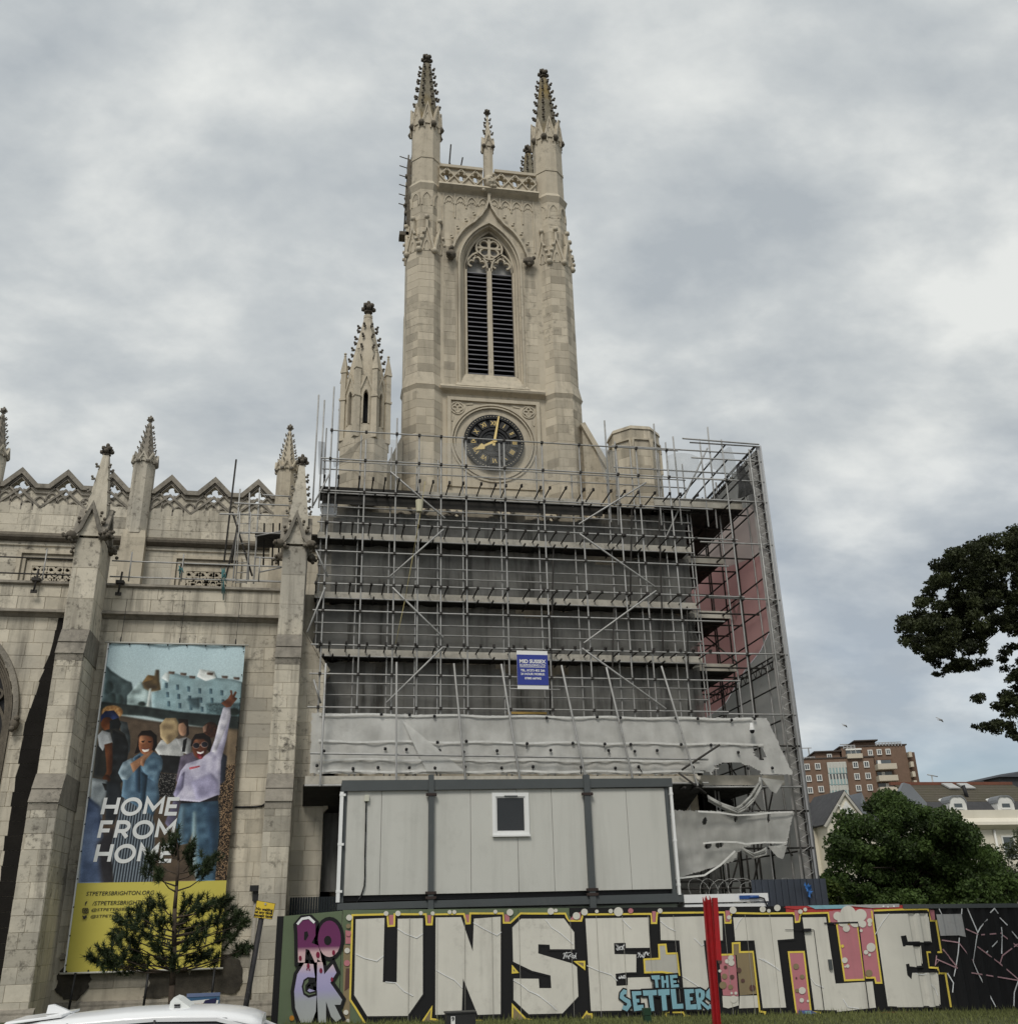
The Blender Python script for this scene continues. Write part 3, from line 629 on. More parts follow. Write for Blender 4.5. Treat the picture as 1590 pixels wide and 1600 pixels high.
# belfry opening
w_ = MB(); 
for k, (dy, wd) in enumerate(((-.02, .09), (.1, .07))): w_.strip([(6+(p[0]-6)*(1-.06*k), 22.2+(p[1]-22.2)*(1-.012*k)) for p in arch(4.68, 7.32, 22.0, 27.9, 30.12, 14)], wd, YT-.06+dy, YT+.1+dy)
bel = w_.build('belfry_window', STONE_T, church); w_ = MB()
w_.strip(arch(4.98, 7.02, 22.5, 27.75, 29.66, 14), .09, YT-.2+.5, YT-.2+.72); w_.box(5.88, 6.08, YT-.2+.5, YT-.2+.8, 22.5, 27.75)
w_.build('mullion', STONE_T, bel)
m = MB(); head = arch(5.02, 6.98, 27.6, 27.75, 29.58, 14)
cusp = lambda cx: [(cx-.38, 27.66), (cx+.38, 27.66)]+[(cx+.40*math.cos(t)*(1-.28*abs(math.sin(2.5*t))), 27.72+.62*math.sin(t)*(1-.2*abs(math.sin(2.5*t)))) for t in np.linspace(0.05, math.pi-.05, 24)]
cir = lambda x, z, r, n=36: [(x+r*math.cos(t), z+r*math.sin(t)) for t in np.linspace(0, 2*math.pi, n, endpoint=False)]
m.strip(cir(6, 28.78, .56), .08, YT-.2+.5, YT-.2+.7, True); m.strip([(6, 28.3), (6, 29.3)], .12, YT-.2+.53, YT-.2+.66); m.strip([(5.5, 28.8), (6.5, 28.8)], .10, YT-.2+.527, YT-.2+.655)
for a in range(4): th = math.pi/4+a*math.pi/2; m.strip([(6+.30*math.cos(th)+.19*math.cos(t), 28.79+.30*math.sin(th)+.19*math.sin(t)) for t in np.linspace(th-2.0, th+2.0, 14)], .08, YT-.2+.54, YT-.2+.66)
for s in (-1, 1): m.strip([(6+s*.93, 28.05), (6+s*.70, 28.45), (6+s*.55, 28.3)], .06, YT-.2+.54, YT-.2+.66); m.strip([(6+s*.12, 28.1), (6, 28.25)], .08, YT-.2+.54, YT-.2+.66)
for c in (5.47, 6.51):
    for k in range(3): th = (.5+(k-1)*.62)*math.pi/1.0*.62+math.pi*.19; m.strip([(c+.24*math.cos(th)+.15*math.cos(t), 27.86+.30*math.sin(th)+.15*math.sin(t)) for t in np.linspace(th-1.9, th+1.9, 12)], .075, YT-.2+.54, YT-.2+.66)
for c in (5.45, 6.53): m.strip(arch(c-.45, c+.45, 27.6, 27.75, 28.5, 8), .07, YT-.2+.5, YT-.2+.62)
m.build('tracery', STONE_T, bel)
LOUV = mat('grey_louvre_slate', (.20, .20, .22), (.13, .13, .145), 3, .6)
for x0, x1 in ((5.06, 5.88), (6.08, 6.94)):
    for k in range(23):
        z = 22.55+k*.2235; m = MB(); m.hexa([(x0, YT-.2+.56, z), (x1, YT-.2+.56, z), (x1, YT-.2+.8, z+.14), (x0, YT-.2+.8, z+.14), (x0, YT-.2+.56, z+.045), (x1, YT-.2+.56, z+.045), (x1, YT-.2+.8, z+.185), (x0, YT-.2+.8, z+.185)]); m.build('slat', LOUV, bel)
m = MB(); m.box(5, 7, YT-.2+.84, YT-.2+.86, 22.3, 27.7); m.build('backing', LEAD, bel)
m = MB(); m.box(5, 7, YT-.2+.86, YT-.2+.9, 27.65, 29.7); m.build('tracery_backing', mat('belfry_board', (.42, .42, .40), (.3, .3, .29), 3), bel)
for ch in bel.children: ch.location += Vector((.04, 0, .25))
# ogee hood over the belfry opening
def og(s):
    base = [(1.64, 28.33), (1.56, 28.66), (1.37, 29.15), (1.06, 29.65), (.66, 30.02), (.36, 30.40), (.14, 30.80), (0, 31.28)]
    pts = []
    for (x0, z0), (x1, z1), in zip(base[:-1], base[1:]): pts += [(6+s*x0, z0), (6+s*(x0+x1)/2*1.01, (z0+z1)/2+.012)]
    return pts+[(6, 31.28)]
m = MB()
for s in (-1, 1): m.strip(og(s), .09, YT-.18+.003*s, YT+.03)
m.strip([(6, 31.1), (6, 31.75)], .12, YT-.16, YT+.03); hd = m.build('hood_mould', STONE_T, bel); m = MB()
for s in (-1, 1):
    m.ball((6+s*1.67, YT-.22, 28.12), .22, (1, 1, 1), 7, 5)
    for k in range(10): m.ball((6+s*1.67+R.gauss(0, .12), YT-.28+R.gauss(0, .06), 28.12+R.gauss(0, .13)), .1, n=5, m=3)
m.build('head_stop', STONE_D, bel, kind='stuff'); m = MB()
for s in (-1, 1):
    pts = og(s)
    for k in (3, 5, 7, 9): crocket(m, (pts[k][0]+s*.08, YT-.14, pts[k][1]+.08), (s*.6, -.3, .6), .14)
m.build('crocket', STONE_T, bel, kind='stuff')
# blind tracery panels at the head of the wall
m = MB()
for k in range(9):
    x = 4.02+k*.495; 
    zb_ = 28.9+2.2*math.sqrt(max(0, 1-(abs(x-6)/1.85)**2)) if abs(x-6) < 1.8 else 28.75
    if zb_ < 31.2: m.strip([(x, zb_), (x, 31.5)], .05, YT-.05, YT+.02)
    if k < 8: m.strip(arch(x+.05, x+.445, 30.95, 31.05, 31.38, 6), .05, YT-.045, YT+.02); m.strip([(x+.13, 31.0), (x+.19, 31.14), (x+.25, 31.06), (x+.31, 31.14), (x+.37, 31.0)], .035, YT-.03, YT+.02)
m.build('blind_tracery', STONE_T, tower)
# ---- clock
CX, CZ = 6.0, 19.52
m = MB(); m.plate([(4.25, 17.6), (7.8, 17.6), (7.8, 21.35), (4.25, 21.35)], [[(CX+1.62*math.cos(t), CZ+1.62*math.sin(t)) for t in np.linspace(0, 2*math.pi, 40, endpoint=False)]], YT-.05, YT+.05); m.strip([(4.25, 17.6), (4.25, 21.35), (7.8, 21.35), (7.8, 17.6)], .14, YT-.14, YT+.02)
for r, wd in ((1.66, .07), (1.54, .05)): m.strip([(CX+r*math.cos(t), CZ+r*math.sin(t)) for t in np.linspace(0, 2*math.pi, 48, endpoint=False)], wd, YT-.1, YT+.02, True)
for sx in (-1, 1):
    m.strip([(CX+sx*1.42+.26*math.cos(t), CZ+1.44+.26*math.sin(t)) for t in np.linspace(0, 6.28, 20, endpoint=False)], .04, YT-.09, YT-.03, True); m.strip(quatre(CX+sx*1.42, CZ+1.44, .2), .05, YT-.1, YT-.03, True); m.strip([(CX+sx*1.08, CZ+1.62), (CX+sx*.8, CZ+1.66)], .06, YT-.08, YT-.03); m.strip([(CX+sx*1.6, CZ+1.08), (CX+sx*1.63, CZ+.85)], .06, YT-.08, YT-.03)
m.build('clock_surround', STONE_T, tower)
BLK = mat('black_clock_iron', (.012, .012, .013), (.02, .02, .022), 6, .6); GOLD = mat('gold_leaf', (.84, .66, .30), (.74, .55, .22), 6, .45, metal=.15)
circ = lambda r, n=48: [(CX+r*math.cos(t), CZ+r*math.sin(t)) for t in np.linspace(0, 2*math.pi, n, endpoint=False)]
m = MB(); m.plate(circ(1.19), [circ(1.02)], YT-.16, YT); m.plate(circ(1.02), [], YT-.06, YT); m.plate(circ(.62), [circ(.52)], YT-.14, YT-.05); clock = m.build('clock', BLK, church)
m = MB(); m.plate(circ(.5), [], YT-.09, YT-.055); m.build('dial_centre', mat('slate_dial', (.028, .03, .033), (.02, .021, .023), 5, .5), clock); m = MB()
for i in range(4): a = math.pi/4+i*math.pi/2; m.strip([(CX+.24*math.cos(a)+.2*math.cos(t), CZ+.24*math.sin(a)+.2*math.sin(t)) for t in np.linspace(a-2.2, a+2.2, 14)], .035, YT-.12, YT-.08)
m.build('dial_tracery', BLK, clock)
DK = mat('dial_block', (.05, .048, .045), (.035, .034, .032), 5, .6)
def text_obj(name, body, size, loc, matx, parent, rot=(math.pi/2, 0, 0), ext=.004, shear=0.0, offset=0.0, align='CENTER', space=1.0, sx=1.0, basis=None):
    cu = bpy.data.curves.new(name, 'FONT'); cu.body = body; cu.size = size; cu.extrude = ext; cu.shear = shear; cu.offset = offset; cu.align_x = align; cu.align_y = 'CENTER'; cu.space_character = space; cu.resolution_u = 3; cu.fill_mode = 'FRONT' if ext == 0 else 'BOTH'
    t = bpy.data.objects.new(name, cu); COL.objects.link(t); me = bpy.data.meshes.new_from_object(t.evaluated_get(bpy.context.evaluated_depsgraph_get())); bpy.data.objects.remove(t); bpy.data.curves.remove(cu)
    me.name = name; me.materials.clear(); me.materials.append(matx); o = bpy.data.objects.new(name, me); COL.objects.link(o)
    Mx = basis if basis is not None else (Matrix.Translation(loc) @ Matrix.Rotation(rot[1], 4, 'Y') @ Matrix.Rotation(rot[2], 4, 'Z') @ Matrix.Rotation(rot[0], 4, 'X') @ Matrix.Diagonal((sx, 1, 1, 1)))
    if parent is not None:
        o.parent = parent; W = parent.matrix_basis.copy(); p = parent.parent
        while p is not None: W = p.matrix_basis @ W; p = p.parent
        Mx = W.inverted() @ Mx
    o.matrix_basis = Mx; return o
for i, s in enumerate(('XII', 'I', 'II', 'III', 'IIII', 'V', 'VI', 'VII', 'VIII', 'IX', 'X', 'XI')):
    a = i*math.pi/6; dx, dz = math.sin(a), math.cos(a)
    m = MB(); T = lambda u_, d_, z_, a=a, dx=dx, dz=dz: (CX+dx*(.80+z_)+dz*u_, d_, CZ+dz*(.80+z_)-dx*u_)
    m.plate([(-.15, -.15), (.15, -.15), (.17, .15), (-.17, .15)], [], YT-.15, YT-.05, T=T); m.build('numeral_block', DK, clock)
    text_obj('numeral', s, .27, (CX+dx*.80, YT-.155, CZ+dz*.80), GOLD, clock, rot=(math.pi/2, a, 0), ext=.008, offset=.0, space=.92, sx=.85)
m = MB()
for i in range(60): a = i*math.pi/30; m.ball((CX+1.105*math.sin(a), YT-.165, CZ+1.105*math.cos(a)), .021, n=5, m=3)
m.build('minute_dot', mat('pale_gold_dot', (.8, .74, .55), (.7, .62, .45), 5, .5), clock, kind='stuff')
def hand(a, pts, y): 
    dx, dz = math.sin(a), math.cos(a); m = MB(); m.plate(pts, [], y, y+.02, T=lambda u_, d_, v_: (CX+dx*v_+dz*u_, d_, CZ+dz*v_-dx*u_)); m.build('clock_hand', GOLD, clock)
hand(math.radians(10), [(-.05, -.2), (.05, -.2), (.05, 0), (.028, 1.12), (-.028, 1.12), (-.05, 0)], YT-.24)
hand(math.radians(242), [(-.05, -.1), (.05, -.1), (.04, .45), (.13, .5), (.1, .6), (0, .86), (-.1, .6), (-.13, .5), (-.04, .45)], YT-.21)
m = MB(); m.tube((CX, YT-.27, CZ), (CX, YT-.05, CZ), .07, 10); m.build('hub', GOLD, clock)
# raking buttresses at the foot of the tower
for s, x0, x1 in ((1, 9.55, 10.9), (-1, 2.45, 1.5)):
    m = MB()
    T = lambda x, y, z: (x, y, z)
    m.plate([(x0, 16), (x1, 16), (x1, 17.7), (x0, 20.5)] if s > 0 else [(x1, 16), (x0, 16), (x0, 19.6), (x1, 17.4)], [], 33.9, 34.6)
    if s > 0: m.strip([(x0, 20.5), (x1, 17.8)], .2, 33.75, 34.75)
    m.build('raking_buttress', STONE_T, church)
# ---- lower block behind the scaffold
YW = 31.85
m = MB(); m.box(.05, 12.3, YW, YW+.8, -.3, 15.2); m.box(11.5, 12.3, YW, 44, -.3, 15.2); m.box(.0, .4, YW, 34, -.3, 15.2); m.box(0, 12.3, 33, 44, 14.6, 14.8); blk = m.build('tower_base', STONE_T, church)
m = MB()
for x in (.5, 1.9, 10.2, 11.4): m = MB(); m.box(x, x+.65, YW-.28, YW+.1, -.3, 14.0 if 1 < x < 11 else 13.5); m.build('pilaster', STONE_T, blk)
zigzag('parapet', [2.9, 4.25, 5.95, 7.65, 9.1], 2.0, 10.2, 15.0, 15.75, 16.3, .5, YW+.1, STONE_T, church, r=.3, cop=False)
# octagonal turret with spire (left) and its truncated twin (right)
def q31(px, py): return P(px, py, 31.9)
tz = lambda py, px=575: q31(px, py)[1]
tx = (q31(533, 670)[0]+q31(606, 672)[0])/2; tr = .86; ty = 32.5
m = MB(); m.frust(tx, ty, 12, tr+.05, tz(700), tr+.05, 8); m.frust(tx, ty, tz(700), tr+.05, tz(668), tr-.02, 8); ltur = m.build('stair_turret', STONE_T, church)
z0, z1, z2 = tz(668), tz(617), tz(590); m = MB()
for i in range(8):
    an = math.pi/4*i+math.pi/4; nx, ny = math.cos(an), math.sin(an); ap = (tr-.03)*math.cos(math.pi/8); hw = (tr-.03)*math.sin(math.pi/8)
    T = lambda u_, d_, z_, nx=nx, ny=ny: (tx+nx*(ap-d_)-ny*u_, ty+ny*(ap-d_)+nx*u_, z_)
    m.plate([(-hw, z0), (hw, z0), (hw, z2), (-hw, z2)], [arch(-.085, .085, z0+.08, z1-.12, z1+.1, 4)], 0, .16, T=T)
    m.strip([(-hw*.95, z1-.1), (0, z1+.75), (hw*.95, z1-.1)], .07, -.06, .04, T=T); m.strip(arch(-.12, .12, z0+.08, z1-.1, z1+.16, 4), .05, -.03, .02, T=T)
m.build('lantern', STONE_T, ltur); m = MB(); m.frust(tx, ty, z0+.35, .42, z1+.3, .42, 8); m.build('lantern_shade_core', LEAD, ltur); m = MB()  # black core added inside to give the lantern slits their shade
for i in range(8):
    an = math.pi/4*i+math.pi/8; x, y = tx+(tr+.0)*math.cos(an), ty+(tr+.0)*math.sin(an); zt = tz(570); 
    m.frust(x, y, z0-.5, .15, zt-.3, .13, 4, an); m.frust(x, y, z1-.2, .18, z1-.12, .18, 4, an); m.frust(x, y, zt-.3, .17, zt+.55, .02, 4, an)
    for k in range(4): m.ball((x, y, zt-.15+.2*k), .1-.015*k, n=4, m=3)
    m.ball((x, y, zt+.55), .06, n=4, m=3)
m.build('minaret', STONE_T, ltur)
m = MB(); zs0, zs1 = tz(606), tz(484); rs0 = .60+(.60-.17)*(tz(562)-zs0)/(tz(484)-tz(562)); m.frust(tx, ty, zs0, rs0, zs1, .16, 8); m.frust(tx, ty, zs1-.02, .18, zs1+.1, .18, 8); m.build('spire', STONE_T, ltur); m = MB()
for i in range(8):
    an = math.pi/4*i+math.pi/8
    for k in range(5): t = .22+.155*k; rr = rs0*(1-t)+.16*t; crocket(m, (tx+rr*math.cos(an), ty+rr*math.sin(an), zs0+(zs1-zs0)*t), (math.cos(an), math.sin(an), .25), .13)
m.build('crocket', STONE_D, ltur, kind='stuff'); m = MB(); finial(m, tx, ty, zs1+.05, .34); m.build('finial', STONE_D, ltur)
rx = 11.15; zt = q31(985, 672)[1]-.1; m = MB(); m.frust(rx, ty, 12, .97, zt, .97, 8); m.frust(rx, ty, zt, 1.02, zt+.14, .98, 8)
for i in range(8):
    an = math.pi/4*i; nx, ny = math.cos(an), math.sin(an); ap = .97*math.cos(math.pi/8); T = lambda u_, d_, z_, nx=nx, ny=ny: (rx+nx*(ap-d_)-ny*u_, ty+ny*(ap-d_)+nx*u_, z_)
    m.strip([(-.36, zt-.75), (-.32, zt-.42), (.32, zt-.42), (.36, zt-.75)], .07, -.07, .04, T=T); m.strip([(-.37, zt-1.6), (-.37, zt-.75)], .09, -.05, .04, T=T)
rt = m.build('stair_turret', STONE_T, church); ms = MB()
for i in range(8):
    an = math.pi/4*i; nx, ny = math.cos(an), math.sin(an)
    if ny > .2: continue
    for T_, r_, a_, b_, xx in ((rt, .97, 15.5, zt, rx), (ltur, tr+.05, 15.5, z0-.4, tx)):
        ap = r_*math.cos(math.pi/8); hw = r_*math.sin(math.pi/8); u = (-ny, nx); ashlar(T_, ms, (xx+nx*ap-u[0]*hw, ty+ny*ap-u[1]*hw, a_), u, (nx, ny), 2*hw, b_-a_, .36, .5, STONE_T)
ms.build('stonework', STONE_T, rt, kind='stuff')
# ------------------------------------------------ scaffold
sc = thing('scaffold', 'grey tubular scaffold wrapped around the base of the church tower', 'scaffold', (6, 30, 0))
YF, YI = 30.0, 31.05
ZD = [8.2, 10.15, 12.05, 14.1, 15.72]       # height of the boarded lifts at the inner row
FX = [-.19, .95, 1.975, 2.735, 3.475, 4.32, 5.64, 6.97, 8.295, 9.63, 10.365, 11.485, 13.61]
tops = {-.19: 18.6, .95: 17.3, 1.975: 18.2, 11.485: 17.9, 13.61: 18.15}
for i, x in enumerate(FX):
    zt = tops.get(x, R.choice((17.55, 17.62, 17.58))); rod('standard', (x, YF, 6.3 if x < 12 else 0), (x, YF, zt), .0265, TUBE, sc)
IX = [-.38, .82, 1.87, 2.76, 3.49, 4.35, 5.67, 6.98, 8.25, 9.55, 10.5, 11.55, 12.45]
for i, x in enumerate(IX): rod('standard', (x, YI, 4.5), (x, YI, [18.2, 18.0, 17.6, 16.9, 17.2][i % 5]), .025, TUBE, sc)
for px, y0, y1 in ((498, 617, 760), (507, 625, 740), (522, 604, 700), (531, 628, 700), (944, 657, 760), (1021, 662, 720), (1051, 682, 760), (1093, 690, 760), (1105, 667, 750), (960, 690, 760)):
    x, zt = P(px, y0, 30.6); rod('standard', (x, 30.6+R.uniform(-.25, .5), 15), (x, 30.6, zt), .028, TUBE, sc)
# ledgers of the front and the inner row
coup = MB()
def cp(x, y, z): coup.box(x-.042, x+.042, y-.05, y+.05, z-.035, z+.045)
for z in (17.57, 14.26, 12.2, 10.23, 8.32, 15.37, 13.28, 11.32, 9.33, 16.52):
    xe = 13.75 if z in (10.23, 12.2, 14.26) else (11.9 if z > 17 else 12.6+R.uniform(0, 1.3))
    rod('ledger', (-.5 if z < 17 else -.25, YF-.055, z), (xe, YF-.055, z), .0255, TUBE, sc)
    for x in FX:
        if x < xe: cp(x, YF-.045, z)
for z in (15.25, 14.93, 12.83, 13.17, 11.23, 10.9, 9.29, 8.92, 16.93, 16.62):
    rod('ledger', (-.45, YI-.05, z), (12.5, YI-.05, z), .022, TUBE, sc)
for zd in ZD[1:]: rod('ledger', (-.45, YI-.2, zd-.04), (12.5, YI-.2, zd-.04), .025, TUBE, sc)
for z in (15.7, 16.8, 17.65):
    rod('ledger', (9.7, 30.6, z+.3), (14.95, 30.6, z+.3), .028, TUBE, sc)
rod('ledger', (12.1, YF-.1, 18.05), (15.0, YF-.1, 18.0), .03, TUBE, sc)
# deck boards, toe boards and transoms
for k, zd in enumerate(ZD):
    for j in range(3):
        y0 = 30.98+.235*j; m = MB(); m.box(-.5, 12.3, y0, y0+.225, zd, zd+.04); m.build('deck_board', WOOD_D, sc)
    if k == 0: continue
    segs = [-.5, 1.0, 2.75, 4.3, 5.7, 7.0, 8.3, 9.6, 11.5, 12.4] if k < 4 else [-.5, 1.1, 2.8, 4.4, 7.0, 9.2]
    for a, b in zip(segs[:-1], segs[1:]):
        m = MB(); dz = R.uniform(-.015, .015); m.box(a+.01, b+.02, 30.93+R.uniform(-.015, .01), 30.97, zd+.0+dz, zd+.21+dz); m.build('toe_board', WOOD if k < 4 or a > 2.5 else WOOD_D, sc)
    n = 26
    for i in range(n):
        x = -.35+12.7*i/(n-1)+R.uniform(-.12, .12); z = zd+.14+R.uniform(-.01, .02)
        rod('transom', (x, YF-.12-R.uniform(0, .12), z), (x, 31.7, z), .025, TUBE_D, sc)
        coup.box(x-.036, x+.036, YF-.13, YF-.04, z-.05, z+.045)
        if R.random() < .4: rod('transom', (x+.12, YI-.45, zd-.05), (x+.12, 31.7, zd-.05), .03, TUBE_D, sc)
m = MB(); m.box(-.4, 9.3, 31.0, 31.03, ZD[4]-.36, ZD[4]-.045); m.build('edge_net', WOOD_D, sc)
coup.build('coupler', TUBE_D, sc, kind='stuff')
# diagonal braces on the face of the scaffold
def brace(a, b, Y=29.9, r=.031): rod('brace', P3(*a, Y), P3(*b, Y), r, TUBE, sc)
for a, b in (((610, 737), (695, 810)), ((693, 827), (609, 901)), ((613, 918), (692, 996)), ((691, 1012), (604, 1098)), ((1009, 754), (904, 819)), ((905, 834), (1023, 917)), ((1025, 923), (912, 1005)), ((909, 1013), (1040, 1108)),
             ((515, 740), (489, 790)), ((489, 850), (512, 901)), ((508, 918), (480, 988)), ((490, 1062), (501, 1099))): brace(a, b)
for a, b in (((1105, 700), (1072, 770)), ((1072, 770), (1040, 840))): brace(a, b, 30.9)
for x0, z0, z1 in ((7.0, 8.3, 14.1), (9.0, 8.3, 12), (9.9, 12, 15.7), (10.9, 10.2, 15.7), (11.6, 8.3, 12.1)): rod('brace', (x0, 30.5, z0), (x0+.45, 30.9, z1), .028, TUBE_D, sc)
# inclined poles of the protection fan below
for (x0, y0, x1, y1) in ((509, 1037, 500, 1229), (619.5, 1035, 619, 1220), (709, 1037, 727, 1218), (783, 1038, 812, 1218), (877, 1040, 914, 1213), (947, 1043, 988, 1216), (1033, 1041, 1090, 1228)):
    a = P3(x0, y0, 29.45); b = P3(x1, y1, 29.0); rod('fan_pole', a, b, .034, TUBE, sc)
rod('fan_pole', (-.35, 29.2, 6.85), P3(1106, 1187, 29.3), .03, TUBE, sc)
a = P3(1065, 1203, 29.2); b = P3(1124, 1164, 29.2); rod('fan_pole', a, b, .034, TUBE_D, sc)
rod('fan_pole', P3(1103, 1240, 29.1), P3(1060, 1208, 29.1), .032, TUBE_D, sc)
rod('fan_pole', P3(1086, 1210, 29.0), P3(1096, 1225, 29.0), .045, WOOD, sc)
# the protection fan deck below the sheeting, seen at its right end from underneath
for j in range(8):
    m = MB(); y0 = 29.3+.3*j; zq = 5.95-.1*j; m.hexa([(-.5, y0, zq), (11.4, y0, zq), (11.4, y0+.28, zq-.09), (-.5, y0+.28, zq-.09), (-.5, y0, zq+.05), (11.4, y0, zq+.05), (11.4, y0+.28, zq-.04), (-.5, y0+.28, zq-.04)]); m.build('fan_board', WOOD_D, sc)
m = MB(); m.box(-.45, 11.3, 29.22, 29.26, 6.0, 6.22); m.build('toe_board', WOOD, sc)
rod('ledger', (-.45, 29.15, 5.95), (11.5, 29.15, 6.0), .032, TUBE, sc)
for x in (10.2, 10.7, 11.1): rod('transom', (x, 29.0, 5.86), (x+.1, 31.6, 5.86), .034, TUBE_D, sc)
m = MB(); m.box(11.2, 14.4, 30.05, 30.09, 6.05, 6.35); m.build('toe_board', WOOD, sc)
rod('ledger', (10.4, YF-.06, 5.98), (14.9, YF-.06, 5.98), .03, TUBE, sc)
for j in range(10): m = MB(); x = 11.45+.25*j; m.box(x, x+.235, 30.3, 37, 6.0, 6.05); m.build('deck_board', WOOD_D, sc)
# right-hand return along the west front
for j, y in enumerate((31.2, 32.6, 34.0, 35.4, 37.0)):
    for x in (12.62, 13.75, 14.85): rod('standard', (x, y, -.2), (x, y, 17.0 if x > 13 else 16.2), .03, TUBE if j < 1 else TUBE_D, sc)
rod('standard', (14.92, 30.05, 0), (14.92, 30.05, 17.8), .032, TUBE_D, sc)
for z in (4.1, 5.2, 7.2, 8.2, 10.2, 12.1, 14.1, 15.7, 16.5, 17.3, 17.9):
    for x in (14.85, 13.7):
        if x < 14 and z < 7: continue
        rod('transom', (x, 29.9, z), (x, 38, z), .03, TUBE_D, sc)
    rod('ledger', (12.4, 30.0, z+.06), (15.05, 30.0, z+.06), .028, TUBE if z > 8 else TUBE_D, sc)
for z in (9.3, 11.2, 13.1, 16.0): rod('transom', (14.8, 30, z), (14.8, 37.5, z), .028, TUBE_D, sc)
for k, (z, xa) in enumerate(((15.72, 11.2), (14.05, 12.4), (12.0, 12.5), (10.1, 12.5))):
    n = int((14.6-xa)/.25) if k == 0 else 6
    for j in range(n):
        x = xa+j*.25; m = MB(); m.box(x, x+.235, 30.7 if k == 0 else 31.9, 37.5, z, z+.05); m.build('deck_board', WOOD_D, sc)
    m = MB(); m.box(xa-.1, 14.4 if k == 0 else 14.0, 30.62 if k == 0 else 31.8, 30.67 if k == 0 else 31.85, z, z+.26); m.build('toe_board', WOOD, sc)
    for j in range(5): rod('transom', (xa, 31+j*1.4, z-.08), (14.7, 31+j*1.4, z-.08), .03, TUBE_D, sc)
for a, b in (((13.7, 31, 10.2), (13.7, 37, 14)), ((14.8, 31, 4), (14.8, 36, 8)), ((12.7, 31.3, 3), (14.0, 31.3, 6)), ((13.4, 31.2, 3), (14.5, 31.2, 6)), ((12.7, 31.5, 3), (12.7, 36, 6))): rod('brace', a, b, .03, TUBE_D, sc)
for z in (3.25, 3.05): rod('ledger', (10.5, 29.95, z), (14.7, 29.95, z-.02), .03, TUBE_D, sc)
for i in range(7): rod('standard', (11.7+i*.33, 31.0+.2*(i % 2), 2.2), (11.7+i*.33, 31.0+.2*(i % 2), 4.9), .03, TUBE_D, sc)
# lattice beam at the right edge and the wall of printed sheeting
m = MB(); nz_ = 40; z0, z1 = 2.9, 17.8
for i in range(nz_):
    a = z0+(z1-z0)*i/nz_; b = z0+(z1-z0)*(i+.5)/nz_; c = z0+(z1-z0)*(i+1)/nz_
    m.tube((14.6, 29.95, a), (14.93, 29.95, b), .013, 4); m.tube((14.93, 29.95, b), (14.6, 29.95, c), .013, 4)
m.tube((14.6, 29.95, 2.9), (14.6, 29.95, 17.8), .024); m.tube((14.95, 29.95, 2.9), (14.95, 29.95, 17.8), .02); m.build('lattice_beam', TUBE, sc)
m = MB()
for i in range(14):
    y = 30.2+.45*i; m.tube((14.85, y, 10.35), (14.85, y+.22, 9.95), .014, 4); m.tube((14.85, y+.22, 9.95), (14.85, y+.45, 10.35), .014, 4); m.tube((14.85, y, 17.95), (14.85, y+.22, 17.6), .014, 4); m.tube((14.85, y+.22, 17.6), (14.85, y+.45, 17.95), .014, 4)
for z in (9.95, 10.35, 17.6, 17.95): m.tube((14.85, 30, z), (14.85, 36.6, z), .03)
m.build('lattice_beam', TUBE_D, sc)

SHG = mat('grey_pvc_sheet', (.40, .41, .42), (.34, .35, .36), .6, .6, .05, streak=.12, speckc=(.2, .2, .2))
SHI = mat('grey_pvc_inner', (.68, .67, .65), (.62, .61, .59), .5, .6, .05, streak=.08, speckc=(.3, .3, .3), trans=.65)
SHP = mat('pink_print_showing_through', (.82, .60, .58), (.78, .56, .545), .3, .6, .05, trans=.68)
SHP2 = mat('pale_pink_print', (.84, .76, .73), (.81, .72, .69), .3, .6, .05, trans=.68)
sw = thing('sheeting_wall', 'tall grey and pink printed sheet closing the right end of the scaffold', 'sheeting', (15, 30, 3))
m = MB(); m.box(14.94, 15.08, 30.0, 30.08, 2.9, 17.95); m.tube((15.09, 30.0, 2.9), (15.09, 30.0, 18.0), .03); m.build('front_return', SHG, sw); m = MB(); m.box(14.58, 14.94, 30.12, 30.13, 2.9, 17.5); m.build('edge_panel', SHI, sw)
pk = [(30.2, 11.75), (30.9, 11.3), (31.8, 10.85), (33.3, 10.5), (35.5, 9.7), (38.5, 9.5), (38.5, 15.5), (35.4, 15.3), (33.5, 14.6), (31.5, 14.2), (30.2, 13.9)]
m = MB(); m.plate(pk, [], 14.945, 14.955, T=lambda u_, d_, z_: (d_, u_, z_)); m.build('pink_print', SHP, sw)
pk2 = [(30.2, 13.9), (31.5, 14.2), (33.5, 14.6), (35.4, 15.3), (38.5, 15.5), (38.5, 16.9), (34.5, 16.6), (32, 16.3), (30.2, 15.9)]
m = MB(); m.plate(pk2, [], 14.945, 14.955, T=lambda u_, d_, z_: (d_, u_, z_)); m.build('pink_print', SHP2, sw, label='paler pink upper band of the print')
m = MB(); m.plate([(30.15, 2.9), (40, 2.9), (40, 17.9), (30.15, 17.9)], [pk[:7]+pk2[5:]], 14.965, 14.975, T=lambda u_, d_, z_: (d_, u_, z_)); m.build('sheet', SHI, sw)
m = MB(); m.strip([(33.2, 12.6), (33.0, 13.0), (33.3, 13.3), (33.6, 13.0), (33.4, 12.5)], .14, 14.925, 14.935, T=lambda u_, d_, z_: (d_, u_, z_)); m.strip([(33.7, 12.4), (33.9, 13.0)], .14, 14.925, 14.935, T=lambda u_, d_, z_: (d_, u_, z_)); m.build('print_mark', SHP2, sw)

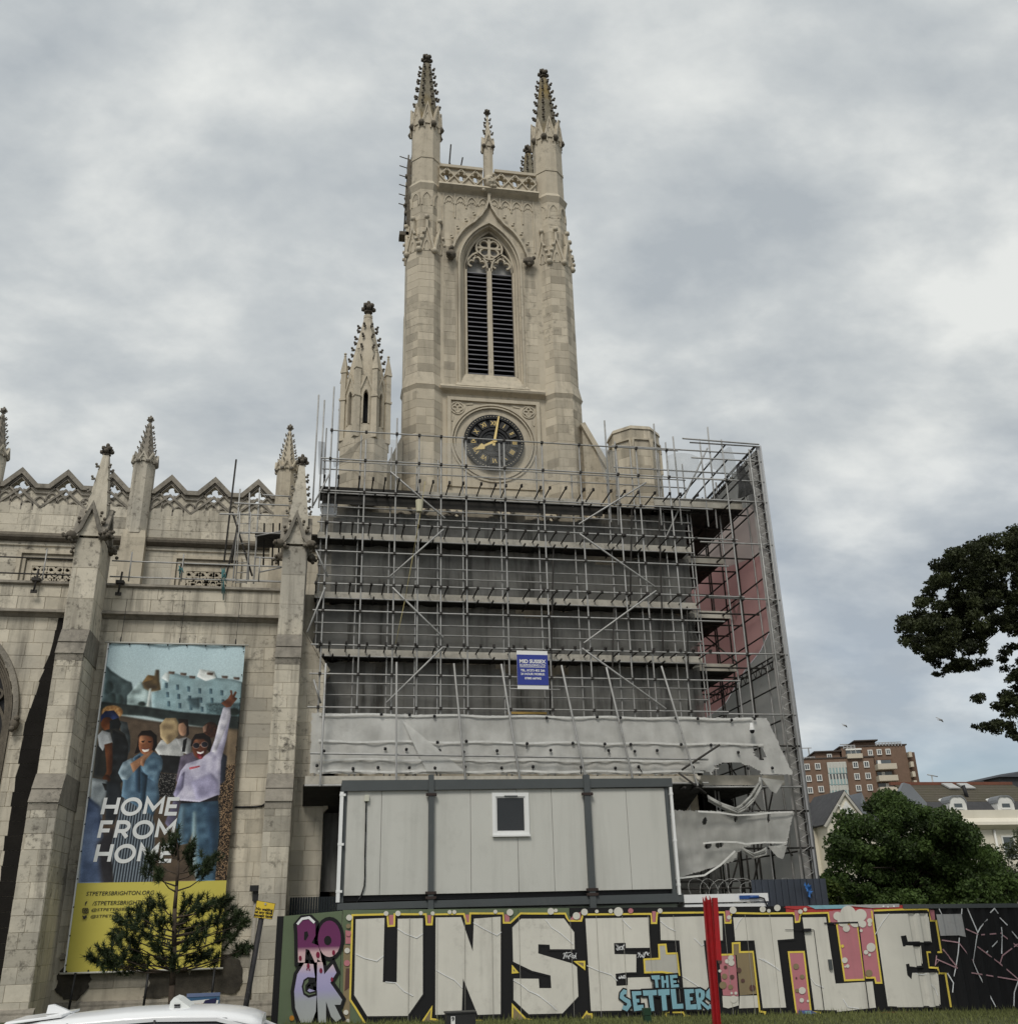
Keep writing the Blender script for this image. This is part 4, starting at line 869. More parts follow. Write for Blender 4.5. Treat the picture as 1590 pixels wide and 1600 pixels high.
# ------------------------------------------------ nets and sheets
def sheet(name, label, cat, TL, TR, BR, BL, mt, nx=40, ny=16, amp=.05, sc_=1.2, sag=0.0, holes=(), group=None, nrm=(0, -1, 0), edge=0.0, seed=0.0, folds=0.0, foldn=8):
    TL, TR, BR, BL = map(Vector, (TL, TR, BR, BL)); nv = Vector(nrm); m = MB(); vs = []
    for j in range(ny+1):
        v = j/ny
        for i in range(nx+1):
            u = i/nx; p = (TL*(1-u)+TR*u)*(1-v)+(BL*(1-u)+BR*u)*v
            d = noise.noise(Vector((p.x*sc_+seed, p.y*sc_, p.z*sc_*1.3)))*amp+noise.noise(Vector((p.x*sc_*3.1+seed, p.y, p.z*sc_*2.3)))*amp*.4
            d += folds*math.sin(u*foldn*6.283+2*math.sin(v*3+seed))*v
            p = p+nv*(d)+Vector((0, 0, -sag*4*u*(1-u)*(1-.5*v)))
            if edge and j in (0, ny): p.z += noise.noise(Vector((u*nx*.35+seed, v*3, 0)))*edge
            if edge and i in (0, nx): p.x += noise.noise(Vector((v*ny*.35+seed, u*3, 1)))*edge
            vs.append(p)
    fs = []
    for j in range(ny):
        for i in range(nx):
            u, v = (i+.5)/nx, (j+.5)/ny
            if any(((u-a)/ru)**2+((v-b)/rv)**2 < 1+.35*noise.noise(Vector((u*40, v*30, seed))) for a, b, ru, rv in holes): continue
            q = j*(nx+1)+i; fs.append((q, q+nx+1, q+nx+2, q+1))
    m.add(vs, fs, 0, True); o = m.build(name, mt); tag(o, label, cat, group); return o
lab = ['lowest dark net on the scaffold just above the white sheeting', 'dark debris net on the second lift up behind the blue sign top', 'dark debris net across the third scaffold lift', 'dark debris net below the top scaffold deck']
for k in range(4):
    za, zb_ = ZD[k]+.02, ZD[k+1]-.06
    sheet('debris_net', lab[k], 'net', (-.45, 31.42, zb_), (12.5, 31.42, zb_), (12.5, 31.42, za), (-.45, 31.42, za), NET, 90, 12, .05, .9, .0, group='dark nets hung behind the scaffold lifts', edge=.12, seed=k*3.3, holes=[(.55, .05, .09, .22)] if k == 0 else ([(.36+.2*k, .02, .05, .12)] if k < 3 else [(.3, .0, .3, .26), (.62, .05, .15, .2)]))
sheet('debris_net', 'dark net low behind the ragged sheet right of the cabin', 'net', (9.4, 31.35, 5.2), (12.5, 31.35, 5.2), (12.5, 31.35, 1.5), (9.4, 31.35, 1.5), NET, 14, 12, .05, 1.0, seed=5)
sheet('debris_net', 'black sheet added for deep shade behind the sagging swag', 'net', (11.3, 33.4, 6.0), (14.0, 33.4, 6.0), (14.0, 33.4, 4.7), (11.3, 33.4, 4.7), mat('black_shade_sheet', (.03, .03, .03), (.02, .02, .02), 3, .95), 14, 8, .05, 1.0, seed=7)  # black sheet added to stand for the deep shadow below the deck
sheet('debris_net', 'dark net under the fan at the dark left gap beside the cabin', 'net', (-.2, 31.0, 5.6), (2.0, 31.0, 5.6), (2.0, 31.0, 3.2), (-.2, 31.0, 3.2), NET, 14, 12, .05, 1.0, seed=9)
ws = sheet('white_sheeting', 'long band of white sheeting laced across the scaffold above the cabin', 'sheeting', P3(487, 1114, 29.75), P3(1198, 1122, 29.75), P3(1238, 1210, 29.6), P3(484, 1209, 29.35), WHITE_S, 260, 44, .042, 1.3, .03, edge=.045, folds=.025, foldn=23, seed=4, holes=[(.945, .62, .013, .13), (.875, 1.02, .055, .22), (.80, 1.0, .015, .06)])
WHEM = mat('white_hem', (.74, .74, .71), (.50, .50, .47), 6, .75, speck=.5, speckc=(.3, .3, .28))   # hemmed bands and eyelets of the sheeting
def on(u, v, dy=-.07): 
    a = P3(487, 1114, 29.75)*(1-u)+P3(1198, 1122, 29.75)*u; b = P3(484, 1209, 29.35)*(1-u)+P3(1238, 1210, 29.6)*u; p = a*(1-v)+b*v; return p+Vector((0, dy, 0))
for v in (.03, .48, .78, .965):
    pts = [on(u, v+.012*math.sin(u*37+v*9)) for u in np.linspace(.015, .80 if v > .7 else .96, 60)]
    m = MB()
    for a, b in zip(pts[:-1], pts[1:]): m.beam(a, b, .012, .06)
    m.build('hem', WHEM, ws)
m = MB()
for v in (.03, .48, .62, .90):
    for i in range(17):
        if R.random() < .3: continue
        p = on((i+R.uniform(.1, .5))/17, v+R.uniform(-.02, .03), -.1); m.ball(p, .055, n=5, m=3)
        if R.random() < .3: m.tube(p, p+Vector((R.uniform(-.1, .1), -.02, -R.uniform(.08, .2))), .015, 4)
m.build('eyelet_tie', LEAD, ws, kind='stuff')
m = MB(); m.add([on(.185, .12, -.1), on(.21, .3, -.16), on(.30, .97, -.12), on(.225, .97, -.1), on(.20, .45, -.12)], [(0, 4, 3, 2, 1)]); m.build('loose_flap', WHITE_S, ws)
ts = sheet('torn_sheeting', 'ragged white sheet with holes hanging low right of the cabin', 'sheeting', P3(1046, 1266, 29.7), P3(1240, 1268, 29.4), P3(1229, 1320, 29.3), P3(1052, 1374, 29.7), WHITE_T, 170, 64, .08, 1.4, .02, edge=.05, seed=12, holes=[(.30, .60, .03, .06), (.40, .62, .035, .06), (.72, 1.04, .19, .30), (.28, .18, .018, .06), (.53, .12, .012, .1), (.80, .14, .012, .14)])
m = MB()
for pts in ([(1090, 1268), (1125, 1270), (1150, 1274), (1180, 1273), (1205, 1270), (1238, 1269)], [(1098, 1318), (1125, 1315.5), (1150, 1316), (1165, 1319), (1195, 1316.5), (1228, 1317)], [(1055, 1373), (1100, 1368), (1125, 1352), (1148, 1330)]):
    q = [P3(*p, 29.32) for p in pts]
    m = MB()
    for a, b in zip(q[:-1], q[1:]): m.beam(a, b, .012, .05)
    m.build('hem', WHEM, ts)
def drape(name, label, pts, wd, mt, Y, cat='sheeting'):   # a bunched rope-like fold of sheeting
    m = MB(); q = [P3(*p, Y) for p in pts]; n = 9
    for k in range(n):
        off = Vector((R.uniform(-1, 1)*wd*.15, -R.uniform(0, .25), R.uniform(-1, 1)*wd*.45)); sgn = R.uniform(.7, 1.25)
        mid = [q[0]+(off*.2)]+[p+off*sgn*math.sin(math.pi*(i+1)/(len(q))) for i, p in enumerate(q[1:-1])]+[q[-1]+off*.2]
        for a, b in zip(mid[:-1], mid[1:]): m.tube(a, b, wd*R.uniform(.10, .17), 6)
    for a, b, c in zip(q[:-2], q[1:-1], q[2:]): m.add([a+Vector((0, .03, wd*.5)), b+Vector((0, .03, wd*.5)), b+Vector((0, .03, -wd*.5)), a+Vector((0, .03, -wd*.5))], [(0, 1, 2, 3)])
    return tag(m.build(name, mt), label, cat)
drape('sheeting_swag', 'bunched swag of torn white sheeting sagging below the fan', [(1106, 1247), (1125, 1258), (1148, 1268), (1158, 1262), (1172, 1248), (1184, 1228), (1186, 1216)], .2, WHITE_T, 29.5)
sheet('torn_flap', 'small triangular flap of sheeting right of the sagging swag', 'sheeting', P3(1188, 1215, 29.4), P3(1226, 1220, 29.4), P3(1212, 1240, 29.4), P3(1204, 1236, 29.4), WHITE_T, 12, 8, .06, 2)
drape('sheeting_roll', 'loose roll of white sheeting under the ragged hanging sheet', [(1160, 1327), (1175, 1338), (1190, 1334), (1196, 1326)], .16, WHITE_T, 29.2)
sheet('torn_flap', 'pointed flap of sheeting at lower right end of the ragged sheet', 'sheeting', P3(1200, 1322, 29.25), P3(1230, 1322, 29.25), P3(1222, 1343, 29.25), P3(1214, 1340, 29.25), WHITE_T, 12, 8, .06, 2)
# fine nets round the top guard rails
sheet('fine_net', 'black net triangle slung on the top rail by the left turret', 'net', P3(520, 720, 30.3), P3(570, 684, 30.3), P3(548, 716, 30.3), P3(522, 730, 30.3), NET_B, 16, 8, .1, 1.5, group=None)
sheet('fine_net', 'grey fine net along the top rail in front of the clock', 'net', P3(572, 684, 30.4), P3(900, 697, 30.4), P3(905, 760, 30.4), P3(572, 735, 30.4), mat('faint_grey_net', (.4, .4, .38), (.34, .34, .32), 3, .9, alpha=.17), 60, 8, .08, .8, sag=.06)
sheet('fine_net', 'grey net swagged between rails right of the truncated turret', 'net', P3(1041, 712, 30.5), P3(1092, 715, 30.5), P3(1092, 752, 30.5), P3(1041, 748, 30.5), NET_G, 20, 8, .1, 1.2, sag=-.15)
sheet('fine_net', 'pointed grey net at the top right corner of the scaffold', 'net', P3(1138, 698, 30.4), P3(1142, 698, 30.4), P3(1156, 752, 30.4), P3(1100, 726, 30.4), NET_G, 16, 10, .06, 1.2)
sheet('fine_net', 'grey fine net behind rails left of the truncated turret', 'net', P3(930, 698, 30.5), P3(962, 705, 30.5), P3(962, 750, 30.5), P3(945, 750, 30.5), NET_G, 12, 8, .06, 1.2)
sheet('fine_net', 'black net bundled at the upper right deck corner', 'net', P3(1150, 726, 30.0), P3(1162, 730, 30.0), P3(1179, 770, 30.0), P3(1153, 778, 30.0), mat('black_net_bundle', (.04, .04, .042), (.02, .02, .02), 3, .95, alpha=.8), 14, 10, .15, 2.2)
sheet('fine_net', 'black net tail dangling from the upper right deck corner', 'net', P3(1168, 768, 30.0), P3(1178, 768, 30.0), P3(1184, 806, 30.0), P3(1172, 792, 30.0), NET_B, 8, 10, .08, 2.2)
sheet('fine_net', 'black net bundled on the left corner standards by the turret', 'net', P3(497, 690, 30.3), P3(508, 690, 30.3), P3(510, 740, 30.3), P3(498, 742, 30.3), NET_B, 8, 10, .15, 2)
# blue sign of the scaffolding firm
sg = thing('scaffold_sign', 'blue and white banner of the scaffolders tied to the scaffold', 'sign', (6.34, 29.85, 9))
SBL = mat('blue_vinyl', (.035, .055, .30), (.028, .045, .25), 2, .5, .15, bscale=2.5); SWH = mat('white_vinyl', (.8, .8, .78), (.72, .72, .7), 3, .6)
m = MB(); m.box(5.85, 6.84, 29.83, 29.845, 8.93, 10.15); m.build('sheet', SWH, sg); m = MB(); m.box(5.852, 6.838, 29.815, 29.83, 9.06, 10.02); m.build('blue_field', SBL, sg)
for s, z, sz, off in (('MID SUSSEX', 9.80, .145, .006), ('SCAFFOLDING LTD', 9.68, .088, .002), ('TEL. 01273 452 266', 9.515, .088, .003), ('24 HOUR MOBILE:', 9.40, .088, .003), ('07885 667042', 9.265, .084, .003)):
    text_obj('lettering', s, sz*1.08, (6.345, 29.812, z), SWH, sg, offset=off, ext=.001)
m = MB(); m.box(5.94, 6.75, 29.811, 29.815, 9.618, 9.634); m.build('underline', SWH, sg)
rod('hanging_rail', (5.5, 29.86, 10.13), (7.25, 29.86, 10.1), .02, TUBE_D, sg); rod('hanging_rail', (5.6, 29.86, 8.94), (7.2, 29.86, 8.93), .02, TUBE, sg)
m = MB(); m.box(5.72, 6.98, 30.86, 30.92, 8.36, 8.43); tag(m.build('timber_batten', mat('yellow_batten', (.55, .36, .10), (.42, .28, .09), 3)), 'yellow timber batten lying below the blue scaffolders sign', 'batten')
hr = thing('hoist_rope', 'thin yellowish rope hanging down the scaffold from a pale bucket', 'rope', tuple(P3(657, 790, 29.8)))
m = MB(); m.pipe([P3(*p, 29.8) for p in ((664, 752), (657, 800), (645, 868), (632, 940), (618, 1006))], .012, 4); m.build('rope', mat('yellow_rope', (.42, .36, .16), (.32, .27, .12), 5), hr)
p = P3(655, 790, 29.8); m = MB(); m.frust(p.x, p.y, p.z-.22, .10, p.z+.18, .13, 10); m.build('bucket', mat('cream_bucket', (.6, .57, .42), (.5, .47, .34), 5, .6), hr)
# dome security camera on the sheeting
cm = thing('security_camera', 'white dome security camera on the right part of the white sheeting', 'camera', tuple(P3(1174, 1140, 29.45)))
p = P3(1174, 1136, 29.4); m = MB(); m.frust(p.x, p.y, p.z-.02, .075, p.z+.12, .05, 10); m.frust(p.x, p.y, p.z-.1, .085, p.z-.02, .08, 10); m.tube((p.x, p.y, p.z+.1), (p.x+.1, p.y+.3, p.z+.16), .03); m.build('housing', SWH, cm)
m = MB(); m.ball((p.x, p.y, p.z-.13), .078, (1, 1, 1), 10, 6); m.build('dome', mat('smoked_dome', (.01, .01, .012), (.012, .012, .013), 5, .15), cm)
# ---- guard rails and little access tower on the aisle roof
gr = thing('roof_guardrail', 'tubular guard rail along the aisle parapet of the church', 'guard rail', (-5, 31.6, 12.4))
for z in (12.72, 13.25): rod('rail', (-14, 31.55, z), (-7.75, 31.55, z+.0), .024, TUBE_D, gr); rod('rail', (-6.9, 31.55, z), (-1.5, 31.55, z), .024, TUBE, gr)
for px, y0, y1 in ((65, 862, 912), (201, 868, 906), (283, 884, 906), (404, 884, 905)):
    a = P3(px, y1, 31.5); rod('post', (a.x, 31.5, a.z-.05), (a.x, 31.5, 13.55), .024, TUBE, gr)
for px in (55, 187): m = MB(); a = P3(px, 912, 31.25); m.box(a.x-.12, a.x+.12, 31.2, 31.5, 12.4, 12.5); m.tube((a.x, 31.22, 12.05), (a.x+.02, 31.3, 12.8), .035); m.box(a.x-.09, a.x+.09, 31.2, 31.26, 12.0, 12.1); m.build('parapet_clamp', TUBE_D, gr)
m = MB()
for px, y0, y1 in ((349, 888, 938), (282, 884, 905)):
    for k in range(6): a = P3(px+R.uniform(-3, 3), y0+R.uniform(0, 4), 31.4); b = P3(px+R.uniform(-5, 5), y0+R.uniform(6, y1-y0), 31.3); m.tube(a, b, .018, 4)
m.build('rope', mat('teal_rope', (.06, .17, .17), (.04, .12, .13), 5), gr)
at = thing('access_scaffold', 'small leaning scaffold hoist tower on the aisle roof', 'scaffold', (-2.5, 33, 12.4))
for a, b, t in (((369, 718), (350, 878), TUBE_D), ((375, 764), (364, 910), TUBE), ((363, 800), (394, 900), TUBE_D), ((406, 762), (396, 912), TUBE), ((362, 880), (371, 820), TUBE_D), ((390, 770), (388, 905), TUBE), ((370, 830), (352, 905), TUBE_D)): rod('standard', P3(*a, 33.2), P3(*b, 33.2), .034 if t is TUBE_D else .028, t, at)
for a, b in (((410, 773), (455, 776)), ((366, 786), (455, 790)), ((343, 803), (450, 806)), ((375, 832), (450, 834)), ((398, 871), (446, 873)), ((352, 905), (445, 909)), ((398, 838), (445, 829)), ((405, 894), (443, 886))): rod('ledger', P3(*a, 33.1), P3(*b, 33.1), .026, TUBE, at)
for j in range(6):
    m = MB(); a = P3(398, 833, 33.1); m.box(a.x, a.x+2.2, 33.1+.24*j, 33.32+.24*j, a.z, a.z+.05); m.build('deck_board', WOOD_D, at)
for px in (412, 426, 436): a = P3(px, 830, 33.3); rod('transom', (a.x, 33.3, a.z+.3), (a.x, 34.4, a.z-.9), .03, TUBE_D, at)
ld = thing('ladder', 'steel ladder leaning against the little hoist tower on the roof', 'ladder', (-3, 33, 12.4))
for px in ((375, 381), (391, 390)):
    pass
for a, b in (((375, 800), (368, 912)), ((392, 800), (385, 912))): rod('stile', P3(*a, 33.0), P3(*b, 33.0), .02, TUBE, ld)
for k in range(8): t = k/7; a = P3(375-7*t, 803+107*t, 33.0); b = P3(392-7*t, 803+107*t, 33.0); rod('rung', a, b, .014, TUBE, ld)
# ------------------------------------------------ site cabin
CBP = mat('grey_cabin_panel', (.56, .56, .52), (.52, .52, .48), .8, .5, .05, streak=.3, speckc=(.33, .33, .30), speck=.2)
CBD = mat('slate_grey_steel', (.085, .095, .098), (.07, .078, .08), 2, .5, .03, speck=.15, speckc=(.16, .16, .15))
YB = 27.6
sk = lambda z, x: z-.0
cb = thing('site_cabin', 'grey panelled site cabin raised in front of the scaffold', 'cabin', (5.2, YB, 2.7))
xs = [.70, 1.62, 2.92, 4.02, 5.30, 6.28, 7.22, 8.42, 9.62]
for a, b in zip(xs[:-1], xs[1:]):
    m = MB(); holes = []
    if a == 4.02:
        m.plate([(4.026, 3), (5.294, 3), (5.294, 4.47), (4.66, 4.47), (4.66, 5.5), (5.294, 5.5), (5.294, 5.64), (4.026, 5.64)], [], YB, YB+.05)
    elif a == 5.30:
        m.plate([(5.306, 3), (6.274, 3), (6.274, 5.66), (5.306, 5.66), (5.306, 5.5), (5.57, 5.5), (5.57, 4.47), (5.306, 4.47)], [], YB, YB+.05)
    else: m.plate([(a+.006, 3.0), (b-.006, 3.0), (b-.006, 5.66), (a+.006, 5.66)], [], YB, YB+.05)
    m.build('wall_panel', CBP, cb)
m = MB(); m.box(.7, 9.6, YB+.08, YB+.2, 3.0, 5.7); m.box(.7, .8, YB+.2, 30.2, 3.0, 5.7); m.box(9.5, 9.6, YB+.2, 30.2, 3, 5.7); m.box(.7, 9.6, 30.1, 30.2, 3, 5.7); m.build('shell', CBP, cb)
m = MB(); m.hexa([(.55, YB-.09, 5.60), (9.78, YB-.09, 5.70), (9.78, 30.3, 5.70), (.55, 30.3, 5.60), (.55, YB-.09, 5.88), (9.78, YB-.09, 5.93), (9.78, 30.3, 5.93), (.55, 30.3, 5.88)]); m.build('roof', CBD, cb)
m = MB(); m.hexa([(.55, YB-.09, 2.66), (9.82, YB-.09, 2.66), (9.82, YB+.15, 2.66), (.55, YB+.15, 2.66), (.55, YB-.09, 2.82), (9.82, YB-.09, 2.88), (9.82, YB+.15, 2.88), (.55, YB+.15, 2.82)]); m.build('base_beam', CBD, cb)
m = MB(); m.box(.7, 9.6, YB+.12, YB+2.4, 2.86, 2.99); m.build('floor', LEAD, cb)
for x0, x1 in ((2.87, 3.01), (7.19, 7.36)):
    m = MB(); m.box(x0, x1, YB-.14, YB+.02, 2.5, 6.02); m.build('post', CBD, cb)
    for z in (5.5, 3.02, 2.9):
        m = MB(); m.box(x0-.07, x1+.07, YB-.16, YB-.06, z-.035, z+.035)
        for s in (x0-.05, x1+.05): m.tube((s, YB-.17, z), (s, YB-.14, z), .022, 6)
        m.build('bracket', mat('rusty_bracket', (.035, .03, .028), (.05, .03, .025), 9, .8) if z == 5.5 and x0 < 3 else bpy.data.materials['rusty_bracket'], cb)
m = MB(); m.box(.56, .70, YB-.02, YB+.12, 2.83, 5.62); m.build('corner_post', CBD, cb); m = MB(); m.box(9.55, 9.66, YB-.02, YB+.12, 2.83, 5.68); m.build('corner_post', CBD, cb)
WPVC = mat('white_upvc', (.82, .83, .82), (.72, .73, .72), 2, .35)
for x0, z1 in ((.56, 5.58), (9.68, 5.68)):
    m = MB(); m.box(x0-.05 if x0 < 1 else x0, x0+.045 if x0 < 1 else x0+.07, YB-.12, YB-.03, 2.84, z1)
    for z in (5.5, 4.25, 3.1): m.box((x0-.06) if x0 < 1 else x0-.01, (x0+.1) if x0 < 1 else x0+.08, YB-.125, YB-.02, z-.03, z+.03)
    m.build('downpipe', WPVC, cb)
m = MB(); m.strip([(4.66, 4.47), (4.66, 5.50), (5.58, 5.50), (5.58, 4.47)], .10, YB-.04, YB+.04, True); wf = m.build('window', WPVC, cb)
m = MB(); m.strip([(4.725, 4.535), (4.725, 5.435), (5.515, 5.435), (5.515, 4.535)], .04, YB-.015, YB+.045, True); m.build('sash', mat('white_upvc_inner', (.7, .71, .7), (.66, .66, .65), 3, .4), wf)
GL = mat('dark_window_glass', (.012, .014, .016), (.016, .018, .02), 2, .04, spec=.6)
m = MB(); m.box(4.72, 5.52, YB+.02, YB+.03, 4.53, 5.44); m.build('pane', GL, wf)
m = MB(); m.box(4.60, 5.64, YB-.09, YB-.03, 4.40, 4.45); m.build('sill', WPVC, wf); m = MB(); m.box(4.95, 5.32, YB-.055, YB-.04, 5.44, 5.475); m.build('trickle_vent', CBD, wf)
m = MB(); m.box(1.16, 1.28, YB-.1, YB, 5.34, 5.5); m.build('junction_box', mat('cream_plastic', (.6, .6, .5), (.5, .5, .42), 4, .5), cb)
m = MB(); pts = [P3(*p, YB-.05) for p in ((572, 1252), (571.5, 1270), (571, 1300), (570, 1340), (570, 1370), (569, 1385), (564, 1400), (557, 1411), (552, 1424))]; m.pipe(pts, .02, 5); m.build('cable', LEAD, cb)
# lower store cabin and pale steel box showing above the hoarding
lc = thing('store_cabin', 'lower pale green cabin hidden behind the painted hoarding', 'cabin', (5, YB+.2, 0)); m = MB(); m.box(.85, 9.7, YB+.12, 30, -.2, 2.62); m.build('wall', mat('sage_cabin', (.32, .36, .29), (.27, .31, .25), 1, .7, .05, speck=.3, speckc=(.5, .5, .46)), lc); m = MB(); m.box(.8, 9.75, YB+.1, 30.1, 2.62, 2.655); m.build('roof', CBD, lc)
sb = thing('welfare_unit', 'low white steel unit behind the hoarding right of the cabin', 'cabin', (11, YB, 0))
m = MB(); m.box(9.9, 12.2, YB+.06, 29.4, -.3, 2.6); m.build('wall', WPVC, sb); m = MB(); m.box(9.86, 12.3, YB-.02, 29.5, 2.63, 2.84); m.build('roof_beam', WPVC, sb); m = MB(); m.box(9.86, 12.26, YB+.0, YB+.06, 2.42, 2.58); m.build('rail', WPVC, sb); m = MB(); m.box(11.45, 11.75, YB-.06, YB-.021, 2.70, 2.79); m.tube((11.72, YB-.06, 2.745), (12.0, YB-.06, 2.74), .045); m.build('blue_plug', mat('blue_plug', (.03, .09, .3), (.02, .06, .2), 4, .4), sb)
m = MB(); m.pipe([(12.0, YB-.06, 2.74), (12.15, YB-.07, 2.7), (12.22, YB-.07, 2.5), (12.3, YB-.1, 2.3)], .02, 5); m.build('cable', LEAD, sb)
# dark corrugated fence and blue tarpaulin behind
cf = MB(); x = 12.3; k = 0
while x < 14.5: cf.hexa([(x, 28.6-.02*(k % 2), .0), (x+.09, 28.6-.02*(k % 2), 0), (x+.09, 28.64, 0), (x, 28.64, 0), (x, 28.6-.02*(k % 2), 3.22), (x+.09, 28.6-.02*(k % 2), 3.22), (x+.09, 28.64, 3.22), (x, 28.64, 3.22)]); x += .1; k += 1
tag(cf.build('corrugated_fence', mat('dark_blue_steel_fence', (.055, .065, .085), (.04, .048, .06), 2, .6)), 'dark blue corrugated steel fence behind the white unit', 'fence')
cf = MB(); x = -.7; k = 0
while x < 1.0: cf.hexa([(x, 30.2-.02*(k % 2), .0), (x+.06, 30.2-.02*(k % 2), 0), (x+.06, 30.24, 0), (x, 30.24, 0), (x, 30.2-.02*(k % 2), 3.05), (x+.06, 30.2-.02*(k % 2), 3.05), (x+.06, 30.24, 3.05), (x, 30.24, 3.05)]); x += .07; k += 1
tag(cf.build('corrugated_fence', mat('black_steel_fence', (.016, .022, .026), (.012, .016, .02), 2, .6)), 'black ribbed steel fence in the gap left of the cabin', 'fence')
sheet('tarpaulin', 'crumpled blue tarpaulin hooked on the dark blue fence', 'tarpaulin', P3(1254, 1382, 28.45), P3(1268, 1384, 28.45), P3(1270, 1393, 28.4), P3(1264, 1404, 28.4), mat('blue_tarpaulin', (.05, .20, .52), (.03, .11, .34), 5, .5), 18, 16, .22, 3.5, edge=.12)
wr = MB()
for i in range(9):
    c = P3(1090+i*17, 1392+R.uniform(-4, 4), 29.3)
    wr.pipe([Vector((c.x+.34*math.cos(t), c.y+.2*math.sin(t*1.3+i), c.z+.3*math.sin(t))) for t in np.linspace(0, 6.0, 14)], .008, 4)
tag(wr.build('razor_wire', TUBE), 'thin coils of wire above the dark fence beside the white unit', 'wire')

# ------------------------------------------------ painted hoarding
YH = 27.0
g1 = lambda x, y: (430+x/3.786, 1380+y/3.786); g2 = lambda x, y: (830+x/4.184, 1380+y/4.184); g3 = lambda x, y: (1190+x/3.975, 1380+y/3.975); g8 = lambda x, y: (960+x/9.353, 1500+y/9.353)
H = lambda p: P(p[0], p[1], YH)
def poly(g, pts): return [H(g(*p)) for p in pts]
pm = lambda n, c, **k: mat(n, c, tuple(v*.86 for v in c), 1.5, .75, .04, speck=k.get('speck', .3), speckc=(.12, .11, .1), streak=k.get('streak', .22))
BLACKP = pm('black_paint', (.012, .012, .013), speck=.0, streak=.0); CREAM = pm('cream_paint', (.69, .67, .60)); YEL = pm('yellow_line_paint', (.80, .62, .10)); PINK = pm('pink_paint', (.52, .20, .23)); GREEN = pm('sage_paint', (.13, .17, .10)); BRN = pm('khaki_paint', (.27, .21, .12)); BLU = pm('light_blue_paint', (.24, .46, .54)); WHT = pm('white_highlight_paint', (.86, .87, .88)); MARO = pm('dark_spot_paint', (.12, .06, .05)); REDP = pm('red_paint', (.45, .05, .05)); GREYP = pm('grey_panel', (.42, .42, .42)); BLUP = pm('blue_paint', (.10, .14, .34)); CRY = pm('pale_panel', (.50, .49, .44))
hd_ = thing('painted_hoarding', 'hoarding painted with huge cream letters reading UNSETTLE', 'hoarding', (9, YH, 0))
zg = lambda x: GZ(x)-.05
ztop = lambda x: 2.66-.014*x
bx = [H(g1(405, 0))[0], 2.35, 3.75, 5.15, 6.5, 7.9, 9.3, 10.7, 12.0, H(g3(128, 0))[0], H(g3(235, 0))[0], H(g3(350, 0))[0], H(g3(600, 0))[0], H(g3(850, 0))[0]]
for i, (a, b) in enumerate(zip(bx[:-1], bx[1:])):
    m = MB(); m.hexa([(a+.004, YH, zg(a)), (b-.004, YH, zg(b)), (b-.004, YH+.04, zg(b)), (a+.004, YH+.04, zg(a)), (a+.004, YH, ztop(a)), (b-.004, YH, ztop(b)), (b-.004, YH+.04, ztop(b)), (a+.004, YH+.04, ztop(a))])
    m.build('board', GREEN if i < 4 else (BLACKP if i < 9 else REDP), hd_)
paint = [0]
def corr(x):   # depth offset of the corrugated container front
    xc = bx[-1]
    if x <= xc: return 0.0
    t = ((x-xc) % .34)/.34; d = .05
    return d*(0 if t < .3 else (t-.3)/.2 if t < .5 else 1 if t < .8 else (1-t)/.2)
def clipx(pts, a, b):
    for lim, sg_ in ((a, 1), (b, -1)):
        o = []
        for i in range(len(pts)):
            p, q = pts[i], pts[(i+1) % len(pts)]; ip = (p[0]-lim)*sg_ >= 0; iq = (q[0]-lim)*sg_ >= 0
            if ip: o.append(p)
            if ip != iq: t = (lim-p[0])/(q[0]-p[0]); o.append((lim, p[1]+(q[1]-p[1])*t))
        pts = o
        if len(pts) < 3: return []
    return pts
def brk(x0, x1):
    xc = bx[-1]; b = [x0]; k = 0
    while xc+k*.34 < x1+.4:
        for t in (0, .3, .5, .8):
            v = xc+(k+t)*.34
            if x0 < v < x1: b.append(v)
        k += 1
    return b+[x1]
def put(name, pts, layer, mt, parent=None, holes=()):
    paint[0] += 1; y = YH-.004*layer-.00006*paint[0]; m = MB(); x0 = min(p[0] for p in pts); x1 = max(p[0] for p in pts)
    if x1 <= bx[-1]: m.plate(pts, holes, y-.002, y)
    else:
        bs = brk(x0, x1)
        for a, b in zip(bs[:-1], bs[1:]):
            c = clipx(pts, a, b)
            if len(c) > 2: m.plate(c, [], 0, 0, T=lambda x, d_, z: (x, y-.002+corr(min(max(x, a+1e-5), b-1e-5)), z))
    return m.build(name, mt, parent or hd_)
def line(name, pts, wd, layer, mt, closed=False, parent=None):
    paint[0] += 1; y = YH-.004*layer-.00006*paint[0]; m = MB(); m.strip(pts, wd, y-.002, y+.001, closed, T=lambda x, d_, z: (x, d_+corr(x), z)); return m.build(name, mt, parent or hd_)
circle = lambda g, cx, cy, r, ry=None, n=18: poly(g, [(cx+r*math.cos(t), cy+(ry or r)*math.sin(t)) for t in np.linspace(0, 2*math.pi, n, endpoint=False)])
